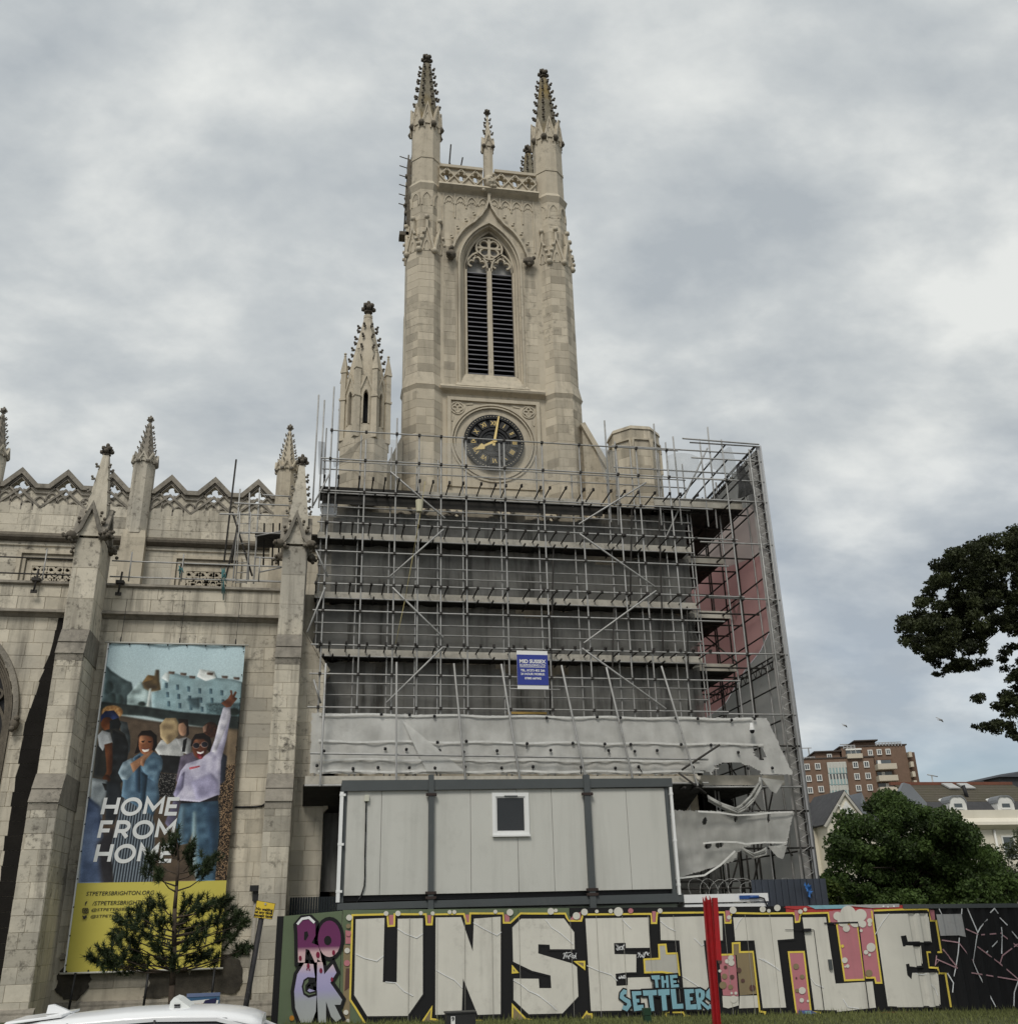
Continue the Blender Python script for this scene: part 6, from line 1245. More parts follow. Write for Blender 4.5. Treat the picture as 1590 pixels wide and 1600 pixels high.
# sky, terrace of houses, sea wall, shingle beach
g = (yy/H2)[..., None]; img = hexc('a9c4cc')*(1-g*2.2)+hexc('b4c4c4')*g*2.2; img = img.astype(np.float32)*np.ones((H2, W2, 1), np.float32)
DRESS = 0
pg([(330, 215), (360, 250), (420, 290), (470, 320), (500, 330), (510, 380), (480, 420), (470, 500), (300, 500)], '3c4c4e', '56686a', 3, NB)
pg([(470, 420), (560, 320), (620, 380), (640, 520), (470, 510)], '8fa3a3', None, 3, NB); pg([(572, 335), (610, 282), (655, 288), (662, 245), (686, 245), (688, 320), (700, 388), (630, 392), (585, 372)], '4c4030', '6b5838', 3, NB); pg([(572, 335), (610, 282), (655, 288), (640, 312), (600, 325)], '7b6038', None, 2)
pg([(640, 400), (700, 380), (710, 310), (760, 260), (800, 270), (850, 285), (910, 290), (930, 300), (960, 250), (1060, 262), (1080, 300), (1180, 310), (1250, 330), (1240, 620), (640, 520)], '8fa8ad', '7d999f', 2, NC)
pg([(940, 290), (960, 240), (1060, 255), (1070, 300), (1000, 320)], 'c9cfcb', None, 2); pg([(700, 300), (730, 262), (760, 262), (750, 330)], 'b4bfbd', None, 2)
for i in range(6):
    for j in range(4):
        x, y = 735+75*i+8*j, 350+62*j+12*i-(10 if i > 3 else 0)
        if x < 1235: pg([(x-10, y-18), (x+10, y-16), (x+10, y+20), (x-10, y+18)], '4f6872', None, 1)
for x, y in ((770, 255), (850, 265), (910, 285), (1030, 262), (1130, 285), (1210, 295)): pg([(x-22, y), (x+22, y+3), (x+18, y+20), (x-18, y+16)], '5a4a40', None, 2)
pg([(620, 370), (635, 370), (620, 505), (600, 505)], 'b9c2bd', None, 2); pg([(870, 440), (960, 430), (960, 510), (900, 500)], '4c6066', None, 4); pg([(1000, 470), (1240, 470), (1240, 560), (1010, 540)], '42565b', '5f777b', 4, NA)
for x, y in ((370, 440), (350, 360), (420, 450)): el(x, y, 26, 40, '3a4a4a', None, 4)
pg([(290, 460), (560, 490), (830, 530), (1240, 560), (1225, 660), (900, 620), (600, 560), (290, 540)], '2b3333', '38423f', 3, NB)
el(570, 478, 26, 18, '2c3632', None, 3); el(1190, 530, 40, 26, '2c3632', None, 3)
pg([(290, 530), (600, 585), (900, 625), (1225, 650), (1150, 1720), (140, 1720)], '6a5a49', '54483d', 3, NC)
pg([(1150, 640), (1225, 650), (1215, 900), (1140, 900)], '7b6a54', None, 5)
peb = np.clip((ND-.35)*2.6, 0, 1); mk = mask([(1100, 900), (1210, 880), (1150, 1720), (1060, 1720)], 3); img = img*(1-mk[..., None])+(hexc('2a221c')*(1-peb[..., None])+hexc('8c7358')*peb[..., None])*mk[..., None]
# man with cap at the left
pg([(420, 590), (470, 600), (492, 700), (490, 790), (470, 830), (430, 720)], '4a5356', None, 1, NB)
el(370, 530, 72, 46, 'a5713c', 'c59a63', 2, 0, NA); pg([(292, 560), (320, 525), (380, 520), (415, 560), (412, 590), (350, 575), (292, 600)], '2a3a66', None, 1, NB); el(335, 610, 42, 46, '6b3d24', '8a5431', 1, 0, NB); pg([(352, 590), (410, 570), (430, 610), (410, 660), (352, 650)], '252a2c', None, 1)
pg([(330, 650), (400, 640), (455, 680), (480, 760), (470, 850), (440, 1000), (420, 1010), (240, 970), (262, 780), (290, 680)], '4b4a44', '36383a', 1, NB); pg([(372, 650), (455, 690), (480, 760), (450, 980), (360, 1100), (335, 960)], '2a2e31', None, 2, NB)
pg([(270, 690), (300, 655), (355, 670), (372, 740), (320, 760), (305, 795), (280, 760)], 'cfd3d6', 'aab0b4', 1, NB); pg([(315, 750), (370, 735), (372, 850), (366, 940), (330, 1000), (305, 990), (330, 930), (326, 850)], '7a4c30', '5a351f', 1, NB); el(330, 985, 26, 32, '5e3822', None, 1)
pg([(235, 975), (335, 990), (345, 1060), (310, 1130), (300, 1260), (220, 1130)], '8b959b', 'a4adb1', 1, NB); pg([(300, 1010), (350, 1020), (345, 1060), (320, 1060)], '2c2c2c', None, 1)
pg([(330, 1000), (420, 1000), (440, 1120), (380, 1290), (320, 1290)], '30363c', None, 3)
pg([(205, 1100), (290, 1170), (300, 1290), (360, 1720), (140, 1720), (170, 1330)], '56688a', '6e7f9e', 4, NC); pg([(260, 1420), (380, 1300), (380, 1720), (300, 1720)], '3b3a3f', None, 8)
# women at the back
pg([(655, 780), (700, 720), (800, 705), (862, 740), (850, 830), (780, 860), (690, 830)], '9ea0a0', 'b4b5b2', 1, NB); pg([(690, 820), (838, 830), (830, 950), (700, 940)], '26282a', None, 1, NB); sk_ = np.clip((ND-.55)*5, 0, 1); mk = mask([(690, 945), (800, 950), (790, 1110), (680, 1105)], 1); img = img*(1-mk[..., None])+(hexc('1c1c1e')*(1-sk_[..., None]*.6)+hexc('9a9690')*sk_[..., None]*.6)*mk[..., None]
pg([(690, 620), (730, 570), (800, 570), (825, 620), (815, 690), (760, 740), (740, 750), (695, 700)], '8a7658', 'a8926c', 1, NB); el(845, 640, 30, 52, 'a07c63', '8b674f', 1, 0, NB); pg([(815, 575), (880, 580), (888, 680), (870, 700), (872, 630), (850, 600), (818, 610)], '2a211d', None, 1); pg([(800, 715), (870, 700), (905, 720), (900, 830), (840, 800)], '9b9c9c', None, 1, NB); pg([(850, 720), (875, 705), (860, 800), (840, 800)], '1e1f22', None, 1)
el(1035, 650, 52, 54, '3a2219', '51301f', 1, 0, NA); pg([(980, 630), (1010, 610), (1005, 660), (985, 670)], '8a6a58', None, 1); pg([(830, 830), (940, 790), (960, 900), (900, 1020), (800, 1000)], '5e5668', '746b7c', 2, NB); pg([(1090, 790), (1145, 830), (1130, 1000), (1095, 1020)], '343845', None, 2)
# woman in the denim shirt
pg([(545, 690), (570, 660), (630, 655), (670, 690), (672, 760), (650, 800), (560, 800), (520, 815), (540, 750)], '231916', None, 1, NA); pg([(470, 880), (520, 830), (560, 805), (650, 800), (700, 830), (712, 880), (690, 960), (680, 1020), (690, 1110), (640, 1250), (430, 1100), (440, 1000), (408, 940), (430, 890)], '48637a', '607d92', 1, NB)
pg([(408, 940), (440, 870), (500, 840), (530, 880), (510, 940), (470, 990), (430, 985)], '6a7f8c', '8799a3', 1, NB); pg([(600, 860), (660, 830), (710, 850), (705, 920), (650, 1000), (600, 970), (560, 900)], '456177', '6b8799', 1, NB); pg([(520, 840), (560, 820), (560, 1080), (530, 1070)], '33495c', None, 2); pg([(560, 930), (610, 960), (580, 1230), (560, 1230)], '2f4557', None, 2)
el(598, 745, 50, 76, '9a6444', '7e4d33', 1, .1, NC); el(575, 715, 26, 30, 'b17a57', None, 4); pg([(548, 690), (570, 665), (632, 660), (652, 700), (600, 690)], '241915', None, 2)
for x in (578, 622): el(x, 733, 9, 5, '2a1a14', None, 0)
pg([(565, 728), (590, 724), (590, 728), (566, 732)], '2a1a14'); pg([(612, 726), (638, 730), (636, 734), (612, 730)], '2a1a14'); pg([(570, 776), (590, 784), (622, 776), (614, 796), (588, 802), (574, 794)], 'e6dcd2'); pg([(564, 772), (590, 781), (628, 772), (622, 778), (590, 786), (570, 780)], '6d2f2a'); el(600, 755, 9, 8, '8a5a3f', None, 2)
pg([(490, 880), (560, 835), (640, 788), (650, 795), (600, 850), (560, 890), (510, 940)], 'a87d5f', '8f6549', 1, NB); pg([(560, 890), (560, 850), (610, 810), (640, 792), (600, 840), (580, 900)], '966d52', None, 1, NB)
st = (np.sin(xx*.55+yy*.02)*.5+.5); mk = mask([(440, 1110), (640, 1230), (660, 1300), (640, 1720), (380, 1720), (360, 1450), (400, 1250)], 2); img = img*(1-mk[..., None])+(hexc('2d333d')*(1-st[..., None])+hexc('83909a')*st[..., None])*mk[..., None]
# woman in the lilac sweatshirt
pg([(1120, 500), (1165, 495), (1170, 560), (1140, 720), (1105, 860), (1095, 1090), (960, 1140), (830, 1130), (790, 1100), (800, 1040), (830, 930), (870, 880), (960, 850), (1030, 800), (1060, 720), (1090, 600)], 'a39fbb', 'bcb8cc', 1, NB); pg([(1120, 500), (1168, 495), (1168, 560), (1120, 680), (1070, 800), (1040, 800), (1062, 720), (1090, 600)], 'aaa8b8', 'c6c3cc', 1, NB)
pg([(780, 1090), (800, 1040), (830, 960), (860, 930), (850, 1040), (800, 1110)], '8884a4', None, 2, NB); pg([(900, 1000), (1040, 940), (1090, 1000), (1090, 1080), (940, 1130)], '9591b0', None, 6); pg([(830, 1130), (960, 1140), (1085, 1090), (1080, 1150), (830, 1165)], '2e2a31', None, 1)
pg([(890, 905), (960, 893), (962, 902), (892, 920)], 'b8505a', None, 1, ND)
pg([(1105, 470), (1150, 440), (1170, 410), (1165, 385), (1178, 385), (1184, 420), (1200, 390), (1212, 398), (1196, 430), (1215, 440), (1200, 458), (1170, 495), (1140, 500)], '6a3f2b', '83523a', 1, NB)
pg([(905, 720), (930, 680), (985, 672), (1030, 700), (1042, 750), (1030, 800), (1000, 780), (1000, 700), (940, 700), (915, 760), (900, 760)], '1d1414', None, 1); el(962, 765, 50, 82, '5c3423', '73442f', 1, .1, NC); el(945, 720, 26, 18, '85573e', None, 4); pg([(905, 735), (930, 690), (990, 685), (1025, 720), (1020, 740), (985, 712), (935, 712)], '1d1414', None, 2)
for x, y in ((937, 757), (993, 750)): el(x, y, 25, 21, '9a8478', None, 1); el(x, y, 22, 18, '262530', None, 0)
pg([(958, 752), (974, 750), (974, 755), (958, 757)], 'b79a8c'); el(965, 822, 21, 27, '6e1f2a', None, 0); el(966, 838, 12, 9, 'a04a52', None, 1); pg([(941, 797), (965, 803), (990, 792), (986, 808), (965, 815), (946, 810)], 'f0e9e3'); el(963, 783, 12, 8, '6e4230', None, 2)
pg([(830, 1150), (1085, 1130), (1095, 1300), (1060, 1720), (940, 1720), (930, 1300), (880, 1420), (810, 1430), (800, 1300)], '39546a', '4f6c80', 1, NB); pg([(915, 1200), (935, 1200), (950, 1720), (900, 1500)], '86a0a8', None, 5); pg([(1000, 1150), (1090, 1150), (1070, 1500), (1030, 1500)], '31485d', None, 8); pg([(830, 1160), (860, 1160), (850, 1420), (812, 1420)], '6c8797', None, 6)
pg([(725, 1280), (790, 1110), (830, 1140), (800, 1250), (760, 1330)], '6b6780', None, 2)
lum = img.mean(axis=2, keepdims=True); img = lum+(img-lum)*.78; img = img*(.94+.12*ND[..., None]*(.5+.5*NA[..., None])); img = np.clip(img, 0, 1); img = img*.55+(img*img*(3-2*img))*.45; img = np.clip(img, 0, 1)
cl_ = 1+.10*(vnoise(150, 400)[..., None]-.5); img = np.clip(img*cl_, 0, 1)
bi = bpy.data.images.new('banner_print', W2, H2); px_ = np.ones((H2, W2, 4), np.float32); px_[..., :3] = img[::-1]; bi.pixels.foreach_set(px_.ravel()); bi.pack()
PRT = bpy.data.materials.new('printed_photograph'); PRT.use_nodes = True; nt = PRT.node_tree; ti = nt.nodes.new('ShaderNodeTexImage'); ti.image = bi; ti.extension = 'EXTEND'; nt.links.new(ti.outputs[0], nt.nodes['Principled BSDF'].inputs['Base Color']); nt.nodes['Principled BSDF'].inputs['Roughness'].default_value = .5; nt.nodes['Principled BSDF'].inputs['Specular IOR Level'].default_value = .2
ban = thing('church_banner', 'tall printed banner reading HOME FROM HOME hung between buttresses', 'banner', ((BX0+BX1)/2, YBN, BZ0))
def wav(x, z): 
    e_ = min(1, (BZ1-z)*.9+.12); return .035*noise.noise(Vector((x*.9, z*.55, 3)))+.022*math.sin(x*4.3+1.2*math.sin(z*.7))*math.exp(-(BZ1-z)*.45)-.05*max(0, (BZm-z)/2.3)
def cloth(z0, z1, ny, name, mt, parent):
    m = MB(); nx = 48; vs = []; uv_ = []
    for j in range(ny+1):
        for i in range(nx+1):
            u, v = i/nx, j/ny; x = BX0+(BX1-BX0)*u; z = z0+(z1-z0)*v; vs.append((x, YBN-wav(x, z), z)); uv_.append((u, v))
    m.add(vs, [(j*(nx+1)+i, j*(nx+1)+i+1, (j+1)*(nx+1)+i+1, (j+1)*(nx+1)+i) for j in range(ny) for i in range(nx)], 0, True); m.uv = uv_; return m.build(name, mt, parent)
cloth(BZm, BZ1, 80, 'photo_print', PRT, ban)
BYEL = mat('yellow_vinyl', (.60, .53, .11), (.55, .48, .09), 1.5, .5, .04); cloth(BZ0, BZm-.002, 26, 'yellow_panel', BYEL, ban)
PW = mat('white_print', (.74, .76, .76), (.68, .7, .7), 2, .6); PB = mat('black_print', (.035, .035, .03), (.03, .03, .028), 2, .6)
def btext(s, l, r, ybase, ytop, mt, shear=0.0, off=0.0, y=YBN-.05):   # text fitted between measured photo points
    (x0, zb_), (x1, _), (_, zt_) = P(l[0], l[1], y), P(r[0], r[1], y), P(l[0]+2, ytop, y)
    o = text_obj('lettering', s, 1.0, (0, y, 0), mt, None, offset=off, ext=0, shear=shear, align='LEFT'); me = o.data
    xs = [v.co.x for v in me.vertices]; ys = [v.co.y for v in me.vertices]; mnx, mxx, mny, mxy = min(xs), max(xs), min(ys), max(ys)
    for v in me.vertices:
        X = x0+(x1-x0)*(v.co.x-mnx)/(mxx-mnx); Z = zb_+(zt_-zb_)*(v.co.y-mny)/(mxy-mny); v.co = (X, YBN-wav(X, Z)-.008-(.004 if mt is PB else 0), Z)
    o.matrix_basis = Matrix.Identity(4); o.parent = ban; o.matrix_basis = Matrix.Translation(-ban.location); return o
cc = lambda x, y: (90+x/4.326, 990+y/4.324)
def ell(cx, cz, rx, rz, a0, a1, n=20): return [(cx+rx*math.cos(t), cz+rz*math.sin(t)) for t in np.linspace(a0, a1, n)]
STK = {'H': (.78, [[(0, 0), (0, 1)], [(.78, 0), (.78, 1)], [(0, .5), (.78, .5)]]), 'O': (1.02, [ell(.51, .5, .51, .5, 0, 6.283, 30)]), 'M': (.94, [[(0, 0), (0, 1), (.47, .32), (.94, 1), (.94, 0)]]), 'E': (.62, [[(.62, 0), (0, 0), (0, 1), (.62, 1)], [(0, .5), (.54, .5)]]), 'F': (.62, [[(0, -.0), (0, 1), (.62, 1)], [(0, .47), (.54, .47)]]), 'R': (.70, [[(0, 0), (0, 1), (.36, 1)]+ell(.36, .71, .31, .29, math.pi/2, -math.pi/2, 10)+[(0, .42)], [(.34, .42), (.68, 0)]])}
def bold(s, l, r, ytop):   # bold sans capitals drawn with a broad stroke
    y = YBN-.05; (x0, z0), (x1, _), (_, z1) = P(l[0], l[1], y), P(r[0], r[1], y), P(l[0]+2, ytop, y); h = z1-z0; wd = .205; tot = sum(STK[c][0] for c in s)+(len(s)-1)*.34+wd; sc1 = (x1-x0)/tot; u = wd/2
    for c in s:
        m = MB()
        for k, st in enumerate(STK[c][1]):
            pts = [(u+a_, wd/2*.9+b_*(1-wd*.9)) for a_, b_ in st]; cl_o = c == 'O'
            if c in 'HMR' and k == 0 or (c == 'H' and k < 2) or c == 'F' and k == 0: pts = [(p, (-.0 if q < .09 else (1.0 if (q > .9 and c in 'HM' and len(st) == 2) else q))) for p, q in pts]
            m.strip(pts[:-1] if cl_o else pts, wd, 0, 0, cl_o, T=lambda a_, d_, b_, k=k: (x0+a_*sc1+b_*h*.10, YBN-wav(x0+a_*sc1, z0+b_*h)-.012-.002*k, z0+b_*h))
        m.build('letter', PW, ban); u += STK[c][0]+.34
for s, l, r, yt in (('HOME', (283, 1232), (812, 1232), 1108), ('FROM', (260, 1392), (780, 1392), 1264), ('HOME', (235, 1555), (775, 1555), 1425)): bold(s, cc(*l), cc(*r), cc(0, yt)[1])
cd = lambda x, y: (80+x/4.676, 1320+y/4.676)
for s, l, r, yt in (('STPETERSBRIGHTON.ORG', (252, 374), (748, 374), 344), ('/STPETERSBRIGHTON', (297, 444), (718, 444), 414), ('@STPETERSBRIGHTON', (290, 493), (722, 493), 465), ('@STPETERS_BRIGHTON', (284, 541), (735, 541), 513), ('ST PETERS', (760, 665), (1140, 665), 620), ('BRIGHTON', (800, 740), (1130, 740), 690)): btext(s, cd(*l), cd(*r), 0, cd(0, yt)[1], PB, .14, .006)
btext('f', cd(242, 444), cd(260, 444), 0, cd(0, 414)[1], PB, .1, .03)
def bq(pts): return [P(*cd(*p), YBN-.02) for p in pts]
m = MB(); m.strip(bq([(232, 470), (232, 496), (236, 499), (266, 499), (270, 496), (270, 470), (266, 466), (236, 466)]), .02, YBN-.045, YBN-.03, True); m.strip(bq([(251+9*math.cos(t), 483+9*math.sin(t)) for t in np.linspace(0, 6.28, 12, endpoint=False)]), .02, YBN-.045, YBN-.03, True); m.build('camera_icon', PB, ban)
m = MB(); m.plate(bq([(228, 517), (244, 524), (248, 518), (258, 516), (262, 520), (258, 534), (246, 545), (228, 544), (238, 538), (230, 530)]), [], YBN-.045, YBN-.03); m.build('bird_icon', PB, ban)
BARM = mat('pale_bar', (.55, .55, .5), (.45, .45, .42), 4, .5)
for z, dz in ((BZ1, .03), (BZ0, -.03)): m = MB(); m.tube((BX0-.1, YBN-.04-(0 if z > 5 else .02), z+dz*.3), (BX1+.1, YBN-.04-(0 if z > 5 else .02), z+dz*.3), .028); m.build('bar', BARM, ban)
m = MB()
for i in range(8):
    for z in (BZ1-.04, BZ0+.04): m.ball((BX0+.06+(BX1-BX0-.12)*i/7, YBN-.06, z), .028, n=6, m=3)
for j in range(13):
    for x in (BX0+.03, BX1-.03): m.ball((x, YBN-.055, BZ0+.2+(BZ1-BZ0-.4)*j/12), .022, n=6, m=3)
m.build('eyelet', LEAD, ban, kind='stuff')
m = MB(); m.strip([(BX0+.01, BZ0+.02), (BX0+.01, BZ1-.02)], .04, YBN-.052, YBN-.03); m.build('hem', PW, ban)
for px in (191, 283, 370): a = P3(px, 985, YBN); m = MB(); m.tube((a.x, YBN, BZ1), (a.x+.02, YBN+.05, 11.9), .009, 4); m.tube((a.x, YBN-.02, BZ1+.02), (a.x, YBN-.02, BZ1+.2), .02, 5); m.build('suspension_wire', LEAD, ban)
for px in (118, 232, 335): a = P3(px, 1520, YBN-.1); m = MB(); m.tube((a.x, YBN-.1, BZ0), (a.x-.02, YBN-.25, .35), .035, 6); m.build('strut', LEAD, ban)
m = MB(); m.pipe([(BX1+.05, YA-.03, 5.62), (-2.0, YA-.03, 5.62), (-1.72, YA-.03, 5.64), (-1.55, YA-.04, 5.75)], .03, 6); m.build('cable', LEAD, church)
# small blue poster by the plinth
ps = thing('blue_poster', 'small blue poster fixed low beside the church wall behind the car', 'poster', (-1.9, 28, 0)); a, b = P3(292, 1553, 28), P3(342, 1578, 28)
m = MB(); m.box(a.x, b.x, 28, 28.03, b.z-.5, a.z); m.build('board', mat('poster_blue', (.05, .13, .24), (.04, .10, .2), 2, .5), ps); m = MB(); m.box(a.x, b.x, 27.99, 28, a.z-.08, a.z); m.build('header', mat('poster_lilac', (.16, .2, .34), (.12, .16, .28), 3, .5), ps)
text_obj('lettering', 'REV', .17, (a.x+.25, 27.985, a.z-.3), mat('poster_red', (.5, .02, .03), (.4, .02, .03), 2), ps, offset=.006); m = MB(); m.plate([(a.x+.02, a.z-.42), (a.x+.04, a.z-.17), (a.x+.55, a.z-.14), (a.x+.5, a.z-.42)], [], 27.988, 27.99); m.plate([(a.x+.68, a.z-.44), (a.x+.72, a.z-.17), (a.x+.77, a.z-.17), (a.x+.72, a.z-.44)], [], 27.988, 27.99); m.build('white_patch', SWH, ps)
m = MB(); m.plate([(a.x+.3, a.z-.4), (a.x+.45, a.z-.16), (a.x+.72, a.z-.12), (a.x+.66, a.z-.36), (a.x+.5, a.z-.34)], [], 27.982, 27.986); m.build('dark_patch', mat('poster_navy', (.03, .03, .09), (.02, .02, .06), 2), ps)
m = MB(); m.tube((a.x+.1, 28.05, -.2), (a.x+.1, 28.05, a.z), .03); m.tube((b.x-.1, 28.05, -.2), (b.x-.1, 28.05, a.z), .03); m.build('leg', LEAD, ps)
# leaning sign post
YS = 24.0; spst = thing('sign_post', 'leaning dark post with a yellow plate reading No waiting', 'sign', (-1.4, YS, 0))
a, b = P3(381, 1590, YS), P3(407, 1442, YS); d = (b-a).normalized(); m = MB(); m.tube(a-d*.9, b+d*.25, .058, 8); m.build('post', mat('charcoal_post', (.035, .033, .036), (.025, .024, .026), 5, .6, speck=.3, speckc=(.12, .12, .12)), spst)
q = [P3(*p, YS-.07) for p in ((396, 1434), (425, 1437), (430.5, 1412), (401, 1407))]; m = MB(); ctr = sum(q, Vector())/4; bk = [p+Vector((0, .012, 0)) for p in q]; m.hexa([q[0], q[1], bk[1], bk[0], q[3], q[2], bk[2], bk[3]]); m.build('border', BLACKP, spst); m = MB(); i_ = [ctr+(p-ctr)*.955+Vector((0, -.004, 0)) for p in q]; bk = [p+Vector((0, .003, 0)) for p in i_]; m.hexa([i_[0], i_[1], bk[1], bk[0], i_[3], i_[2], bk[2], bk[3]]); m.build('plate', mat('yellow_sign', (.72, .52, .05), (.66, .47, .05), 3, .45), spst)
ux = (q[1]-q[0]).normalized(); uz = (q[3]-q[0]).normalized(); uz = (uz-ux*uz.dot(ux)).normalized()
for s, k in (('No waiting', .52), ('at any time', .34), ('except taxis', .15)):
    c = q[0]*.5+q[1]*.5+(q[3]-q[0])*k+Vector((0, -.008, 0)); text_obj('lettering', s, .082, None, BLACKP, spst, offset=.0035, ext=.0005, basis=Matrix(((ux.x, uz.x, 0, c.x), (0, 0, -1, c.y), (ux.z, uz.z, 0, c.z), (0, 0, 0, 1))))
c = q[0]*.5+q[1]*.5+(q[3]-q[0])*.84; m = MB(); m.tube(c+Vector((0, -.02, 0)), c+Vector((0, .02, 0)), .025, 8); m.build('bolt', TUBE, spst)
# ------------------------------------------------ white car, only its roof rises into the picture
CW = mat('white_car_paint', (.80, .81, .82), (.78, .79, .80), 1, .18, spec=.5); CG = mat('tinted_car_glass', (.02, .022, .026), (.018, .02, .022), 2, .05, spec=.6); CP = mat('black_car_trim', (.02, .02, .022), (.016, .016, .018), 3, .5)
CY = 11.9; car = thing('parked_car', 'white car with taxi sign and fin aerial parked before the church', 'car', (-1.1, CY+.9, 0))
RZ = [(-3.02, 1.46), (-2.75, 1.50), (-2.4, 1.53), (-1.9, 1.56), (-1.4, 1.565), (-1.0, 1.55), (-.75, 1.52), (-.6, 1.485), (-.48, 1.44)]
def loftx(secs, name, mt, smooth=True, parent=car, caps=True):
    m = MB(); n = len(secs[0]); vs = [p for s in secs for p in s]
    m.add(vs, [(i*n+j, i*n+(j+1) % n, (i+1)*n+(j+1) % n, (i+1)*n+j) for i in range(len(secs)-1) for j in range(n)], 0, smooth)
    if caps: m.f += [tuple(range(n))[::-1], tuple(range((len(secs)-1)*n, len(secs)*n))]; m.t += [0, 0]; m.sm += [False, False]
    return m.build(name, mt, parent)
def csec(x, zt, hw, zb_, hwb):
    y = CY+.9; return [(x, y-hwb, zb_), (x, y-hw-.005, zt-.085), (x, y-hw+.03, zt-.04), (x, y-hw+.16, zt-.006), (x, y, zt+.015), (x, y+hw-.16, zt-.006), (x, y+hw-.03, zt-.04), (x, y+hw+.005, zt-.085), (x, y+hwb, zb_)]
body = []
for x, zb_, zt, hw in ((-3.35, .45, .75, .7), (-3.3, .3, 1.0, .8), (-2.9, .25, 1.02, .87), (-1.5, .22, 1.0, .9), (-.2, .22, .98, .9), (.55, .25, .92, .86), (.95, .32, .75, .75), (1.05, .4, .6, .62)):
    y = CY+.9; body.append([(x, y-hw, zb_), (x, y-hw-.02, (zb_+zt)/2), (x, y-hw+.06, zt), (x, y, zt+.02), (x, y+hw-.06, zt), (x, y+hw+.02, (zb_+zt)/2), (x, y+hw, zb_)])
loftx(body, 'body', CW)
rf = loftx([[(x, y_, z_-.0) for (x, y_, z_) in csec(x, zt, .60 if x > -2.9 else .54, zt-.095, .60)] for x, zt in RZ], 'roof', CW)
loftx([[(x, CY+.9-hb, zb_), (x, CY+.9-ht, zt), (x, CY+.9+ht, zt), (x, CY+.9+hb, zb_)] for x, zb_, zt, hb, ht in ((-3.15, 1.0, 1.08, .70, .66), (-2.85, 1.0, 1.42, .76, .585), (-1.6, 1.0, 1.49, .80, .60), (-.85, 1.0, 1.47, .80, .59), (-.3, .99, 1.22, .79, .64), (.15, .97, 1.0, .78, .74))], 'windows', CG, False)
for s in (-1, 1):
    y = CY+.9+s*.615; m = MB(); pts = [(-3.08, 1.40), (-2.4, 1.45), (-1.6, 1.478), (-.95, 1.46), (-.6, 1.37), (-.2, 1.2), (.22, 1.0)]
    for (x0, z0), (x1, z1) in zip(pts[:-1], pts[1:]): f0 = .17*max(0, min(1, (1.45-z0)/.45))*s; f1 = .17*max(0, min(1, (1.45-z1)/.45))*s; m.beam((x0, y+f0, z0), (x1, y+f1, z1), .03, .035)
    m.build('roof_rail', CW, car)
    for x in (-1.58, -2.45): m = MB(); m.beam((x, CY+.9+s*.62, 1.47), (x+.05, CY+.9+s*.80, 1.0), .05, .02, up=(1, 0, 0)); m.build('door_pillar', CP, car)
    for x in (-2.5, .2):
        m = MB(); m.tube((x, CY+.9+s*.72, .32), (x, CY+.9+s*.93, .32), .33, 24); wl = m.build('wheel', mat('tyre_rubber', (.02, .02, .02), (.015, .015, .015), 5, .9) if 'tyre_rubber' not in bpy.data.materials else bpy.data.materials['tyre_rubber'], car); m = MB(); m.tube((x, CY+.9+s*.80, .32), (x, CY+.9+s*.945, .32), .21, 16); m.build('rim', TUBE, wl)
    m = MB(); m.ball((.1, CY+.9+s*.98, 1.03), .12, (1, .8, .7), 8, 5); m.build('wing_mirror', CW, car)
m = MB(); x = P(20, 1588, CY+.6)[0]; m.hexa([(x-.02, CY+.45, 1.475), (x+.55, CY+.45, 1.525), (x+.55, CY+1.35, 1.525), (x-.02, CY+1.35, 1.475), (x+.0, CY+.5, 1.50), (x+.55, CY+.45, 1.55), (x+.55, CY+1.35, 1.55), (x, CY+1.3, 1.50)]); m.build('spoiler', CW, car)
m = MB(); a = P3(76, 1577, CY+.9); m.plate([(a.x-.01, 1.50), (a.x+.0, a.z+.055), (a.x+.05, a.z+.06), (a.x+.15, a.z+.02), (a.x+.26, 1.50)], [], CY+.86, CY+.94); m.build('fin_aerial', CW, car)
q = [P(*p, 12.5) for p in ((263, 1579), (266.5, 1563), (272, 1556.5), (279, 1558.5), (301, 1575), (301, 1580))]; m = MB(); m.plate(q, [], 12.5, 13.0); tsn = m.build('taxi_sign', mat('white_sign_plastic', (.76, .78, .76), (.7, .72, .7), 2, .4), car)
for y0, y1 in ((1567.5, 1570), (1572, 1573.5)): a, b = P(272.5, y0, 12.49), P(281.5, y1, 12.49); m = MB(); m.box(a[0], b[0], 12.485, 12.5, b[1], a[1]); m.build('slot', CP, tsn)
m = MB(); q = [P(*p, 12.6) for p in ((345, 1578), (357, 1583), (368, 1590), (380, 1600), (374, 1600), (362, 1590), (350, 1584))]; m.plate(q, [], 13.2, 13.3); m.build('windscreen_edge', CP, car)
car.location.z -= .055; car.location.x -= .03
for ch in car.children:
    if ch.name.startswith(('taxi', 'fin')): ch.location += Vector((.03, 0, .04))

